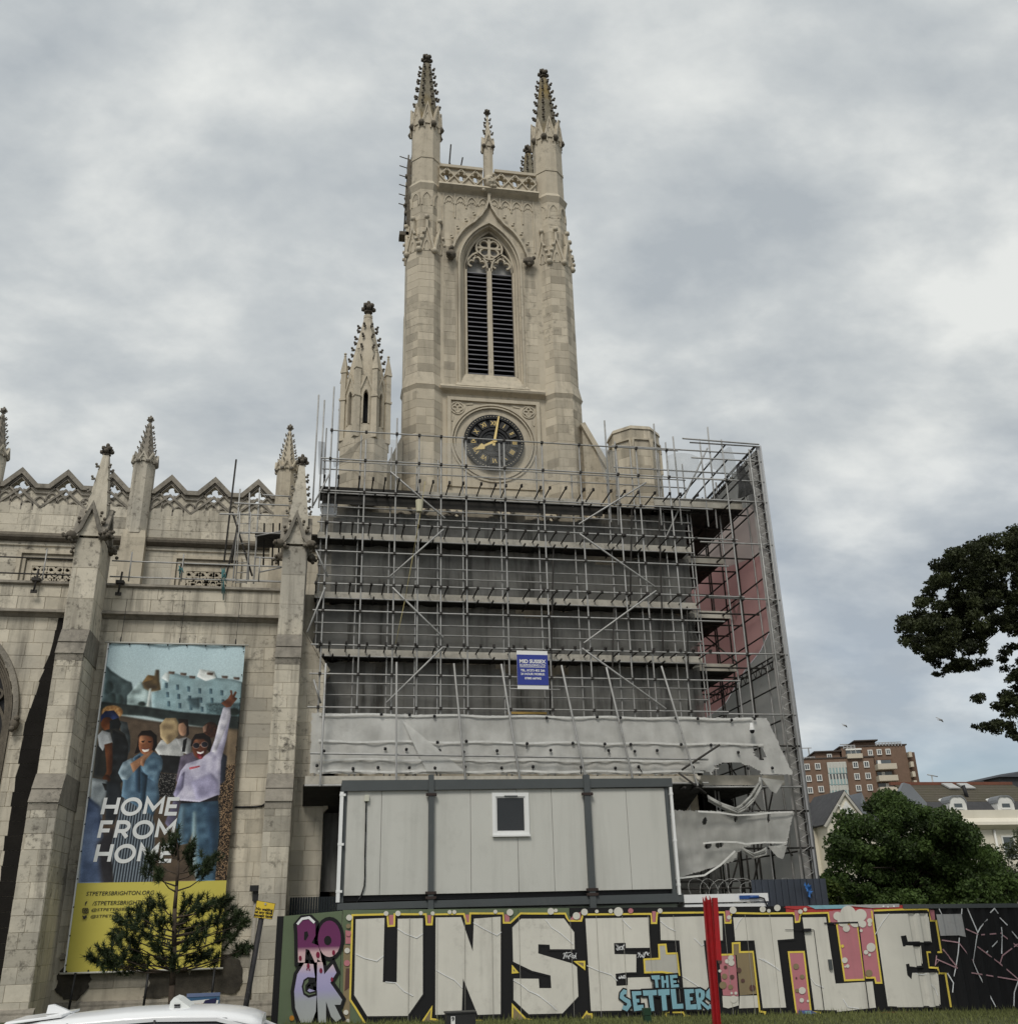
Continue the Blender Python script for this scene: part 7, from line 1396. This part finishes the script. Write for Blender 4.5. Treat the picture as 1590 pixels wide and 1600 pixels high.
# ------------------------------------------------ trees
def leaf_cloud(mb, clumps, n, size, rng, up=.5, flat=.0):
    tot = sum(c[3]**2 for c in clumps)
    for (cx, cy, cz, r) in clumps:
        k = int(n*r*r/tot); shade = rng.gauss(0, .35)
        for i in range(k):
            d = Vector((rng.gauss(0, 1), rng.gauss(0, 1), rng.gauss(0, 1))).normalized(); rr = r*(rng.random()**.45); p = Vector((cx, cy, cz))+Vector((d.x*rr, d.y*rr, d.z*rr*(.75-flat)))
            a = Vector((rng.gauss(0, 1), rng.gauss(0, 1), rng.gauss(0, .6)+up)).normalized(); q = a.orthogonal().normalized(); q = (Matrix.Rotation(rng.uniform(0, 6.28), 3, a) @ q); b = a.cross(q); s = size*rng.uniform(.6, 1.35)
            bend = a*s*.25*rng.uniform(-1, 1)
            mb.add([p-q*s, p+b*s*.55+bend, p+q*s*.95, p-b*s*.5+bend], [(0, 3, 2, 1)], max(-1, min(1, shade+rng.gauss(0, .35)+d.z*.0)))
def leafm(name, c1, c2): return mat(name, c1, c2, 1.2, .6, tint=.8, spec=.25, trans=.25)
LF1 = leafm('sycamore_leaf', (.082, .130, .034), (.034, .062, .018)); LF2 = leafm('dark_leaf', (.050, .060, .022), (.020, .027, .011)); LF3 = leafm('olive_leaf', (.085, .10, .055), (.05, .062, .035)); LF4 = leafm('bright_leaf', (.085, .12, .022), (.05, .075, .016))
BARK = mat('bark', (.06, .048, .036), (.03, .024, .018), 6, .95, .4)
def tree(name, label, cat, base, trunk_h, clumps, n, size, lm, seed, group=None, r0=.2, limbs=True, up=.5, flat=0.0):
    rng = random.Random(seed); t = thing(name, label, cat, base, group); b = Vector(base); m = MB(); top = b+Vector((0, 0, trunk_h)); m.tube(b, top, r0, 8, r0*.6)
    if limbs:
        for c in clumps[::max(1, len(clumps)//16)]:
            e_ = Vector(c[:3]); mid = top*.6+e_*.4+Vector((rng.gauss(0, .2), rng.gauss(0, .2), .2)); m.tube(top-Vector((0, 0, trunk_h*.2*rng.random())), mid, r0*.3, 6, r0*.16); m.tube(mid, e_, r0*.16, 5, r0*.04)
    m.build('trunk', BARK, t); m = MB(); leaf_cloud(m, clumps, n, size, rng, up, flat); m.build('crown', lm, t); return t
def clumps_in(outline, Y, depth, n, r, rng, fill_=1.0):   # clumps spread through a crown whose measured outline is given
    q = outline; x0, x1 = min(p[0] for p in q), max(p[0] for p in q); z0, z1 = min(p[1] for p in q), max(p[1] for p in q); o = []
    def ins(x, z):
        c = False
        for i in range(len(q)):
            a, b = q[i], q[(i+1) % len(q)]
            if (a[1] > z) != (b[1] > z) and x < (b[0]-a[0])*(z-a[1])/(b[1]-a[1])+a[0]: c = not c
        return c
    while len(o) < n:
        x, z = rng.uniform(x0, x1), rng.uniform(z0, z1)
        if ins(x, z): yd = Y+rng.uniform(-1, 1)*depth*(.35+.65*rng.random()); p = P(x, z, yd); o.append((p[0], yd, p[1], r*rng.choice((.45, .7, .9, 1.1, 1.35))))
    return o
rg = random.Random(5)
OUT1 = [(1287, 1385), (1289, 1345), (1300, 1330), (1312, 1310), (1318, 1285), (1340, 1268), (1358, 1258), (1372, 1246), (1392, 1247), (1405, 1252), (1425, 1258), (1440, 1262), (1460, 1275), (1490, 1280), (1508, 1295), (1515, 1310), (1540, 1330), (1565, 1345), (1575, 1375), (1570, 1425), (1290, 1425)]
b0 = P(1425, 1425, 42); tree('broadleaf_tree', 'large dense green tree behind the right half of the hoarding', 'tree', (b0[0], 42, -.8), 4.5, clumps_in(OUT1, 42, 3.4, 330, .5, rg), 95000, .08, LF1, 1, r0=.28)
OUT2 = [(1275, 1420), (1277, 1395), (1285, 1380), (1300, 1375), (1312, 1390), (1316, 1420)]; b0 = P(1292, 1425, 38); tree('shrub', 'small bright green shrub at the foot of the sheeting wall', 'shrub', (b0[0], 38, -.6), 1.5, clumps_in(OUT2, 38, .8, 26, .32, rg), 4200, .085, LF4, 2, r0=.06)
OUT3 = [(1560, 1420), (1562, 1360), (1575, 1335), (1590, 1300), (1630, 1290), (1660, 1420)]; b0 = P(1605, 1425, 44); tree('olive_tree', 'greyish olive tree at the right edge before the white terrace', 'tree', (b0[0], 44, -1), 3, clumps_in(OUT3, 44, 1.6, 70, .5, rg), 12000, .07, LF3, 3, r0=.15)
OUT4 = [(1500, 1420), (1510, 1385), (1535, 1365), (1560, 1372), (1590, 1380), (1590, 1420)]; b0 = P(1545, 1425, 40); tree('shrub', 'low green shrub between the large tree and the olive tree', 'shrub', (b0[0], 40, -.8), 1.2, clumps_in(OUT4, 40, 1.2, 40, .4, rg), 7000, .09, LF1, 4, r0=.08)
# the big tree reaching in from the right
YTR = 21.0
OUT5 = [(1412, 985), (1408, 970), (1420, 955), (1435, 935), (1452, 940), (1445, 910), (1450, 895), (1475, 868), (1505, 858), (1525, 845), (1555, 838), (1580, 828), (1640, 815), (1660, 990), (1590, 992), (1565, 988), (1545, 985), (1530, 1005), (1520, 1010), (1490, 1008), (1470, 1018), (1445, 1030), (1430, 1015), (1415, 1010)]
OUT6 = [(1455, 1058), (1470, 1046), (1500, 1030), (1528, 1045), (1500, 1050), (1480, 1055)]; OUT7 = [(1522, 1098), (1530, 1085), (1560, 1098), (1575, 1065), (1560, 1020), (1590, 1005), (1640, 1010), (1640, 1165), (1590, 1160), (1575, 1148), (1520, 1135), (1560, 1125), (1575, 1110)]
cl5 = clumps_in(OUT5, YTR, 1.6, 430, .19, rg)+clumps_in(OUT6, YTR, .3, 40, .10, rg)+clumps_in([(1440, 1030), (1490, 1005), (1540, 1000), (1545, 1035), (1500, 1045), (1470, 1052)], YTR, .5, 45, .12, rg)+clumps_in(OUT7, YTR, .8, 170, .13, rg)
b0 = P(1655, 1000, YTR); big = tree('overhanging_tree', 'dark tree whose leafy boughs reach in from the right edge', 'tree', (b0[0]+2.2, YTR, GZ(15)), 6.5, cl5, 84000, .042, LF2, 6, r0=.13, flat=.1, limbs=False)
far_ = clumps_in([(1660, 800), (1760, 720), (1900, 740), (2000, 850), (2020, 1020), (1900, 1130), (1760, 1150), (1670, 1080)], YTR, 2.6, 150, .5, rg); m = MB(); leaf_cloud(m, far_, 26000, .08, random.Random(9), .5, .1); m.build('crown', LF2, big); m = MB()
for pts, r_ in (([(1700, 1030), (1650, 975), (1600, 938), (1545, 925), (1500, 930), (1455, 955)], .07), ([(1700, 1120), (1640, 1085), (1595, 1085), (1575, 1098), (1560, 1106)], .045), ([(1600, 938), (1560, 985), (1525, 1015), (1500, 1028), (1485, 1038)], .018), ([(1620, 950), (1590, 895), (1560, 870), (1530, 860)], .04)):
    q_ = [P3(x_, y_, YTR+.1*i) for i, (x_, y_) in enumerate(pts)]
    for i, (a, b) in enumerate(zip(q_[:-1], q_[1:])): m.tube(a, b, r_*(1-.16*i), 6, r_*(1-.16*(i+1)))
m.tube((b0[0]+2.2, YTR, 6.2), P3(1700, 1030, YTR), .13, 8, .07); m.tube((b0[0]+2.2, YTR, 5.6), P3(1700, 1120, YTR), .1, 8, .05); m.build('bough', BARK, big)
# ---- young pine in front of the banner
YPN = 24.0; rp_ = random.Random(8); pt = P3(271, 1590, YPN); pine = thing('pine_tree', 'young dark pine with bare lower stem in front of the banner', 'tree', (pt.x, YPN, 0))
stem = [(266, 1600), (269, 1540), (272, 1480), (273, 1420), (276, 1385), (279, 1345), (277, 1318)]; sp3 = [P3(*p, YPN) for p in stem]; m = MB()
m.tube((pt.x, YPN, -.2), sp3[0], .085, 8, .075)
for i, (a, b) in enumerate(zip(sp3[:-1], sp3[1:])): m.tube(a, b, .075-.01*i, 8, .065-.01*i)
m.build('trunk', mat('pine_bark', (.085, .065, .048), (.04, .03, .024), 9, .95, .4), pine)
TIPS = [(277, 1312, 0), (262, 1325, .1), (292, 1330, -.1), (240, 1342, .3), (232, 1360, .2), (250, 1370, -.3), (300, 1348, .2), (316, 1355, -.2), (330, 1345, .1), (322, 1368, .3), (252, 1415, .4), (235, 1420, -.2), (210, 1428, .1), (188, 1438, .2), (205, 1448, -.3), (225, 1442, .4), (190, 1462, .3), (180, 1474, -.1), (205, 1474, .2), (235, 1460, -.4), (150, 1500, .1), (162, 1488, -.2), (170, 1502, .3), (190, 1498, -.4), (215, 1490, .4), (225, 1505, 0), (300, 1410, .3), (310, 1425, -.4), (295, 1425, .2), (328, 1415, .1), (345, 1410, -.2), (352, 1425, .3), (368, 1432, .1), (376, 1445, -.1), (355, 1448, .3), (340, 1440, -.5), (365, 1462, .2), (385, 1482, 0), (372, 1490, .2), (340, 1470, .5), (320, 1452, .3), (300, 1455, .5), (320, 1495, -.2), (300, 1500, .4), (285, 1440, .6), (255, 1440, -.6), (240, 1480, -.3), (255, 1500, .4), (270, 1505, -.5), (330, 1500, .4), (200, 1512, .2), (175, 1510, -.3), (285, 1480, -.5), (310, 1470, -.6)]
m = MB(); nb = MB()
for i, (px, py, dy) in enumerate(TIPS):
    e_ = P3(px, py, YPN+dy*1.1); base_py = min(1520, py+14+abs(px-273)*.10+rp_.uniform(0, 10)); j = min(range(len(stem)), key=lambda k: abs(stem[k][1]-base_py)); s0 = P3(stem[j][0], base_py, YPN); mid = s0*.55+e_*.45+Vector((0, 0, -.06)); m.tube(s0, mid, .02, 5, .014); m.tube(mid, e_, .014, 5, .007)
    d0 = (e_-mid).normalized(); d0 = (d0+Vector((0, 0, .7))).normalized()
    for k in range(6):
        o = e_+Vector((rp_.gauss(0, .085), rp_.gauss(0, .085), rp_.gauss(0, .05))); sh_l = rp_.uniform(.10, .22); dd = (d0+Vector((rp_.gauss(0, .5), rp_.gauss(0, .5), rp_.gauss(0, .35)))).normalized(); tn = rp_.gauss(0, .4); nb.tube(o-dd*.12, o+dd*sh_l, .008, 3, .004)
        for q_ in range(95):
            t = rp_.random(); p = o-dd*.12+dd*(sh_l+.12)*t; nd_ = (dd*rp_.uniform(.25, 1.1)+Vector((rp_.gauss(0, 1), rp_.gauss(0, 1), rp_.gauss(0, 1))).normalized()*.9).normalized(); ln = rp_.uniform(.09, .17); sd_ = nd_.cross(Vector((rp_.gauss(0, 1), rp_.gauss(0, 1), rp_.gauss(0, 1)))).normalized()*.0085; nb.add([p-sd_, p+sd_, p+nd_*ln], [(0, 1, 2)], tn+rp_.gauss(0, .25))
m.build('branch', bpy.data.materials['pine_bark'], pine, kind='stuff'); nb.build('needles', mat('pine_needle', (.034, .052, .018), (.016, .026, .010), 3, .6, tint=.9, spec=.3), pine, kind='stuff')

# ------------------------------------------------ buildings behind
c4 = lambda x, y: (1240+x/4.543, 1130+y/4.543)
BRK = mat('brown_brick', (.21, .138, .10), (.16, .108, .078), 3, .9, .1); BRK2 = mat('dark_brick', (.16, .10, .07), (.12, .075, .055), 3, .9); CREAMW = mat('cream_render', (.70, .66, .56), (.62, .58, .48), .5, .8, .05, streak=.12, speckc=(.4, .37, .3)); WFR = mat('white_frame', (.75, .75, .72), (.65, .65, .62), 3, .5); GLS = mat('far_glass', (.10, .12, .13), (.05, .06, .07), .8, .1, spec=.5); BALC = mat('cream_balcony', (.58, .52, .42), (.5, .45, .36), 1, .7); TEAL = mat('teal_glazed_panel', (.30, .42, .42), (.24, .35, .35), 1, .3)
OB = PN(*c4(560, 250), (0, 118, 0), (0, 1, 0)); UB = Vector((.967, -.256, 0)); NBK = Vector((.256, .967, 0))
def BQ(x, y): p = PN(*c4(x, y), OB, NBK); return ((p-OB).dot(UB), p.z)
TB = lambda u_, d_, z_: tuple(OB+UB*u_+NBK*d_+Vector((0, 0, z_-OB.z)))
apt = thing('apartment_block', 'brown brick apartment block with white windows and cream balconies', 'building', (OB.x, OB.y, 0))
def bslab(name, x0, x1, yt, d0, d1, mt, parent=apt, zb_=-4):
    u0, z = BQ(x0, yt); u1, _ = BQ(x1, yt); m = MB(); m.plate([(u0, zb_), (u1, zb_), (u1, z), (u0, z)], [], d0, d1, T=TB); return m.build(name, mt, parent)
w1 = bslab('wall', 20, 565, 258, 0, 12, BRK); w2 = bslab('wall', 340, 800, 165, .6, 11, BRK); w3 = bslab('wall', 790, 868, 202, .8, 10, BRK2); bslab('penthouse', 445, 592, 122, 1.2, 9, BRK); bslab('penthouse', 160, 335, 200, .9, 10, BRK)
m = MB()
for x0, x1, y in ((20, 565, 258), (340, 800, 165), (160, 335, 200), (445, 592, 122)): a, z = BQ(x0, y); b, _ = BQ(x1, y); m.plate([(a-.2, z-.05), (b+.2, z-.05), (b+.2, z+.10), (a-.2, z+.10)], [], -.1 if y == 258 else .5, 12, T=TB)
m.build('roof', mat('dark_flat_roof', (.08, .065, .055), (.06, .05, .045), 2), apt)
def bwin(x, y, wd, hh, d=-.06):
    a, z1 = BQ(x-wd/2, y-hh/2); b, z0 = BQ(x+wd/2, y+hh/2); m = MB(); m.strip([(a, z0), (a, z1), (b, z1), (b, z0)], .10, d-.08, d+.12, True, T=TB); m.strip([((a+b)/2, z0), ((a+b)/2, z1)], .06, d-.07, d+.1, T=TB); f = m.build('window', WFR, apt); m = MB(); m.plate([(a, z0), (b, z0), (b, z1), (a, z1)], [], d-.02, d+.0, T=TB); m.build('pane', GLS, f)
for x, y in ((92, 312), (168, 308), (104, 395), (180, 390), (114, 478), (192, 470), (435, 298), (513, 294), (447, 380), (525, 376), (458, 463), (538, 458)): bwin(x, y, 38, 38)
for x, y in ((548, 206), (612, 202), (675, 199), (262, 233)): bwin(x, y, 34, 34, .5 if y < 220 else .8)
for x, y in ((825, 222), (838, 292), (850, 362), (862, 425)): 
    a, z1 = BQ(x-14, y-18); b, z0 = BQ(x+14, y+18); m = MB(); m.plate([(a, z0), (b, z0), (b, z1), (a, z1)], [], -.1, .85, T=TB); m.build('balcony', BALC, apt)
def bpan(name, x0, y0, x1, y1, mt, d0=-.3, d1=.1, skew=0): a, z1 = BQ(x0, y0); b, z0 = BQ(x1, y1); m = MB(); m.plate([(a, z0), (b, z0), (b, z1), (a, z1)], [], d0, d1, T=TB); return m.build(name, mt, apt)
for k in range(4): y = 280+40*2*k; bpan('glazed_bay', 236+8*k, y, 372+8*k, y+36, GLS if k % 2 else CBP, -.2); bpan('spandrel', 238+8*k, y+42, 374+8*k, y+78, TEAL, -.25)
for k in range(3):
    for j in range(6): a = 240+10*k+23*j; bpan('mullion', a, 282+80*k, a+.7, 356+80*k, CBP, -.29, -.1)
for k in range(3):
    y = 258+82*k; bpan('recess', 572+8*k, y, 705+8*k, y+45, BRK2, -.05); bpan('pane', 580+8*k, y+8, 690+8*k, y+40, GLS, -.12, -.06); bpan('balcony', 572+9*k, y+42, 712+9*k, y+76, BALC, -1.4, .05); bpan('curtain', 590+9*k+20*k, y+8, 618+9*k+20*k, y+40, WFR, -.16, -.121)
bpan('balcony', 372, 222, 485, 250, BALC, -.4, .62); bpan('glazed_bay', 372, 184, 480, 222, GLS, .3, .62); bpan('mullion', 370, 180, 484, 188, WFR, .2, .6); bpan('mullion', 405, 184, 409, 222, WFR, .2, .3); bpan('mullion', 440, 184, 444, 222, WFR, .2, .3)
m = MB()
for x0, x1, y, hh in ((68, 155, 262, 22), (592, 770, 158, 22), (360, 440, 182, 26)):
    n = max(2, int((x1-x0)/22))
    for k in range(n+1): x = x0+(x1-x0)*k/n; u_, z = BQ(x, y); _, zt = BQ(x, y-hh); m.beam(TB(u_, .5, z), TB(u_, .5, zt), .1, .1)
    for h_ in (hh, hh*.5): u_, z = BQ(x0, y-h_); v_, _ = BQ(x1, y-h_); m.beam(TB(u_, .5, z), TB(v_, .5, z), .09, .09)
m.build('railing', mat('pale_railing', (.4, .4, .4), (.35, .35, .35), 3), apt); m = MB()
for x, y0, y1 in ((155, 205, 142), (433, 150, 115)): u_, z = BQ(x, y0); _, zt = BQ(x, y1); m.beam(TB(u_, 4, z), TB(u_, 4, zt), .12, .12); m.beam(TB(u_-.9, 4, zt), TB(u_+.4, 4, zt), .1, .1)
m.build('aerial', TUBE, apt)
# white gabled house with a slate roof
YG = 62.0
def GQ(x, y): return P(*c4(x, y), YG)
SLATE = mat('blue_grey_slate', (.075, .075, .078), (.045, .045, .048), 3, .85, .2, tint=.5); gh = thing('gabled_house', 'cream gabled house with slate roof left of the large tree', 'house', (GQ(300, 700)[0], YG, 0))
a, z = GQ(100, 718); b, _ = GQ(640, 718); m = MB(); m.box(a-3, b+2, YG+1.5, YG+9, -3, z); m.build('wall', CREAMW, gh)
pk_ = GQ(352, 500); l_ = GQ(232, 716); r_ = GQ(470, 640); m = MB(); m.plate([(l_[0], -3), (r_[0]+.4, -3), (r_[0]+.4, r_[1]-.6), pk_, (l_[0], l_[1])], [], YG, YG+2); m.build('gable_wall', CREAMW, gh)
m = MB(); m.strip([(l_[0]-.25, l_[1]-.1), (pk_[0], pk_[1]+.12), (r_[0]+.7, r_[1]-.95)], .14, YG-.12, YG+4.2); m.build('gable_roof', SLATE, gh); m = MB(); m.strip([(l_[0]-.22, l_[1]-.18), (pk_[0], pk_[1]+.02), (r_[0]+.66, r_[1]-1.02)], .14, YG-.16, YG-.03); m.build('verge_board', mat('pale_verge', (.5, .48, .43), (.42, .4, .36), 3), gh)
zt = GQ(200, 528)[1]; xl = a-3; m = MB()
rows = 9; 
for k in range(rows):
    z0 = z+(zt-z)*k/rows; z1 = z+(zt-z)*(k+1)/rows; y0 = YG+1.3+3.2*k/rows; y1 = YG+1.3+3.2*(k+1)/rows; m.hexa([(xl, y0, z0), (b+2, y0, z0), (b+2, y1, z0+.02), (xl, y1, z0+.02), (xl, y0+.02, z0+.06), (b+2, y0+.02, z0+.06), (b+2, y1, z1+.02), (xl, y1, z1+.02)], R.uniform(-.3, .3))
m.build('roof', SLATE, gh); m = MB(); m.box(xl, b+2, YG+4.4, YG+4.8, zt-.05, zt+.14); m.build('ridge', mat('ridge_tile', (.05, .05, .052), (.04, .04, .04), 3), gh)
q = [GQ(*p) for p in ((508, 485), (548, 580), (540, 640), (500, 640))]; m = MB(); m.plate(q, [], YG+.5, YG+4.6); m.build('party_wall', mat('grey_render', (.22, .24, .26), (.18, .19, .21), 1), gh)
m = MB(); q = [GQ(*p) for p in ((366, 570), (420, 640), (390, 720), (335, 640))]; m.plate(q, [], YG-.05, YG+.02); wg = m.build('window', GLS, gh); m = MB(); m.strip(q, .16, YG-.12, YG+.0, True); m.strip([GQ(366, 570), GQ(378, 690)], .12, YG-.11, YG, False); m.strip([GQ(340, 645), GQ(420, 640)], .12, YG-.1, YG); m.build('frame', WFR, wg)
m = MB(); q = [GQ(*p) for p in ((298, 575), (325, 600), (345, 690), (352, 750))]; m.pipe([Vector((p[0], YG-.1, p[1])) for p in q], .07, 5); m.tube((GQ(165, 720)[0], YG+1.3, -2), (GQ(165, 720)[0], YG+1.3, z), .09); m.build('drainpipe', WFR, gh)
for i, (x0, y0, x1, y1) in enumerate(((200, 752, 216, 830), (298, 815, 350, 900))): q0, q1 = GQ(x0, y0), GQ(x1, y1); m = MB(); yy_ = YG+1.44 if i == 0 else YG-.06; m.box(q0[0], q1[0], yy_, yy_+.06, q1[1], q0[1]); f = m.build('window', WFR, gh); m = MB(); m.box(q0[0]+.1, q1[0]-.1, yy_-.01, yy_, q1[1]+.1, q0[1]-.1); m.build('pane', GLS, f)
# white terrace with a mansard roof
YM = 66.0
def MQ(x, y, Y=YM): return P(*c4(x, y), Y)
mh = thing('terrace_house', 'white stucco terrace with mossy mansard roof and arched dormers', 'house', (MQ(1300, 700)[0], YM, 0)); x0 = MQ(980, 650)[0]; x1 = MQ(1900, 650)[0]; zc_ = MQ(1250, 655)[1]; z2 = MQ(1250, 560, YM+1.3)[1]; z3 = MQ(1250, 440, YM+4.7)[1]
m = MB(); m.box(x0, x1, YM, YM+10, -4, zc_); m.build('wall', CREAMW, mh); m = MB(); course(m, x0-.2, x1, [(YM+.1, zc_+.35), (YM-.1, zc_+.35), (YM-.1, zc_-.2), (YM-.55, zc_-.5), (YM-.6, zc_-.7), (YM-.15, zc_-.95), (YM+.1, zc_-1.0)]); m.build('cornice', CREAMW, mh)
MOSS = mat('mossy_slate', (.10, .085, .065), (.07, .065, .045), 3, .9, .3, speck=.6, speckc=(.10, .10, .03)); m = MB()
for k in range(10):
    a_, b_ = k/10, (k+1)/10; zA, zB = z2+(z3-z2)*a_, z2+(z3-z2)*b_; yA, yB = YM+1.3+3.4*a_, YM+1.3+3.4*b_; m.hexa([(x0+.3, yA, zA), (x1, yA, zA), (x1, yB, zA+.02), (x0+.3, yB, zA+.02), (x0+.3, yA+.02, zA+.07), (x1, yA+.02, zA+.07), (x1, yB, zB+.02), (x0+.3, yB, zB+.02)])
m.build('roof', MOSS, mh); m = MB(); m.hexa([(x0+.3, YM+.4, zc_+.3), (x1, YM+.4, zc_+.3), (x1, YM+1.6, zc_+.3), (x0+.3, YM+1.6, zc_+.3), (x0+.3, YM+1.1, z2), (x1, YM+1.1, z2), (x1, YM+1.6, z2), (x0+.3, YM+1.6, z2)]); m.build('mansard', SLATE, mh); m = MB(); m.box(x0, x1, YM+4.6, YM+4.9, z3, z3+.22); m.build('ridge', mat('red_ridge_tile', (.20, .08, .05), (.14, .06, .04), 4), mh)
q = [MQ(*p) for p in ((805, 412), (850, 425), (970, 560), (975, 600), (900, 600), (770, 480))]; m = MB(); m.plate([(p[0]+.2, p[1]) for p in q], [], YM+.8, YM+1.15); m.build('party_wall', bpy.data.materials['grey_render'], mh)
for cx in (1178, 1518):
    a_, zt_ = MQ(cx-46, 565); b_, zb_ = MQ(cx+46, 650); m = MB(); A_ = arch(a_-.25, b_+.25, zb_, zt_, zt_+.45, 5); m.plate(A_, [], YM+.15, YM+1.7); dm = m.build('dormer', WFR, mh); m = MB(); m.strip(A_[1:-1], .09, YM+.08, YM+1.2); m.build('dormer_roof', mat('lead_dormer', (.22, .23, .24), (.17, .18, .19), 2), dm) if cx < 1300 else m.build('dormer_roof', bpy.data.materials['lead_dormer'], dm); m = MB(); m.box(a_+.12, b_-.12, YM+.1, YM+.145, zb_+.1, zt_-.05); m.build('pane', GLS, dm); m = MB(); m.box(a_, b_, YM+.06, YM+.1, (zb_+zt_)/2-.05, (zb_+zt_)/2+.08); m.build('sash_bar', WFR, dm)
for x_ in (1122, 1230):
    q0, q1 = MQ(x_-44, 452, YM+4), MQ(x_-0, 472, YM+4); m = MB(); zc2 = (q0[1]+q1[1])/2; sl_ = (z3-z2)/3.4; yy_ = YM+1.3+(zc2-z2)/sl_; h1, h2 = zc2-sl_*.5+.1, zc2+sl_*.5+.1; xa_, xb_ = q0[0], q1[0]+.4; m.hexa([(xa_, yy_-.5, h1), (xb_, yy_-.5, h1), (xb_, yy_+.5, h2), (xa_, yy_+.5, h2), (xa_, yy_-.55, h1+.1), (xb_, yy_-.55, h1+.1), (xb_, yy_+.45, h2+.1), (xa_, yy_+.45, h2+.1)]); m.build('rooflight', mat('pale_rooflight', (.42, .42, .4), (.35, .35, .34), 2, .3) if 'pale_rooflight' not in bpy.data.materials else bpy.data.materials['pale_rooflight'], mh)
p_ = MQ(1340, 515); m = MB(); yy_ = YM+2.2; m.tube((p_[0]+.3, yy_, p_[1]-.2), (p_[0]+.1, yy_, p_[1]+1.0), .14); m.build('vent_pipe', LEAD, mh); p_ = MQ(1262, 440); pt2 = MQ(1238, 312); m = MB(); m.tube((p_[0], YM+4.7, p_[1]-.2), (pt2[0], YM+4.7, pt2[1]), .05, 5); m.tube((pt2[0]-.35, YM+4.7, pt2[1]+.1), (pt2[0]+.5, YM+4.7, pt2[1]-.05), .04, 5); m.build('aerial', TUBE, mh)
for xa, xb in ((1260, 1310), (1465, 1590)): q0, q1 = MQ(xa, 800), MQ(xb, 960); m = MB(); m.box(q0[0], q1[0], YM-.06, YM-.01, q1[1], q0[1]); f = m.build('window', WFR, mh); m = MB(); m.box(q0[0]+.12, q1[0]-.12, YM-.075, YM-.06, q1[1]+.1, q0[1]-.1); m.build('pane', GLS, f)
m = MB(); pp_ = MQ(1415, 770); m.tube((pp_[0], YM-.1, -3), (pp_[0], YM-.1, zc_-1), .09); m.build('drainpipe', WFR, mh)
YK = 74.0; ck = thing('slate_tower', 'dark slate clad roof tower at the right edge above the terrace', 'building', (MQ(1540, 400, YK)[0], YK, 0)); q0, q1 = MQ(1458, 385, YK), MQ(1800, 500, YK); zt_ = MQ(1500, 345, YK)[1]
m = MB(); m.box(q0[0], q1[0], YK, YK+5, -3, q0[1]); m.build('wall', SLATE, ck); m = MB(); m.hexa([(q0[0]-.3, YK-.3, q0[1]), (q1[0], YK-.3, q0[1]), (q1[0], YK+5, q0[1]), (q0[0]-.3, YK+5, q0[1]), (q0[0]+.2, YK, zt_-.2), (q1[0], YK, zt_+.3), (q1[0], YK+5, zt_+.3), (q0[0]+.2, YK+5, zt_-.2)]); m.build('cornice', mat('dark_cornice', (.07, .075, .085), (.055, .06, .07), 2), ck)
q = [MQ(*p, YK) for p in ((1275, 432), (1340, 400), (1400, 396), (1412, 440))]; m = MB(); m.plate(q, [], YK+1, YK+5); tag(m.build('distant_roof', SLATE), 'low dark roof peeping over the terrace ridge beside the aerial', 'roof')
# gulls
for (x, y), lb, s in (((1469, 1125), 'single gull gliding low over the brick block towards the tree', .6), ((1320, 1134), 'tiny gull left of the other one above the brick block', .45)):
    p_ = P3(x, y, 60); m = MB(); m.ball(p_, .12*s, (2.2, 1, .8), 8, 5); m.add([p_+Vector((-.05, 0, .05)), p_+Vector((.1, 0, .05)), p_+Vector((.45*s, .1, -.22*s)), p_+Vector((.25*s, .1, -.2*s))], [(0, 1, 2, 3)]); m.add([p_+Vector((-.1, 0, .05)), p_+Vector((.05, 0, .05)), p_+Vector((-.3*s, .1, .32*s)), p_+Vector((-.5*s, .1, .3*s))], [(0, 1, 2, 3)]); m.add([p_+Vector((-.2*s, 0, 0)), p_+Vector((-.4*s, .05, .05)), p_+Vector((-.4*s, -.05, -.05))], [(0, 1, 2)])
    tag(m.build('gull', mat('gull_feather', (.35, .34, .33), (.2, .2, .2), 5) if 'gull_feather' not in bpy.data.materials else bpy.data.materials['gull_feather']), lb, 'gull', 'gulls in the sky')
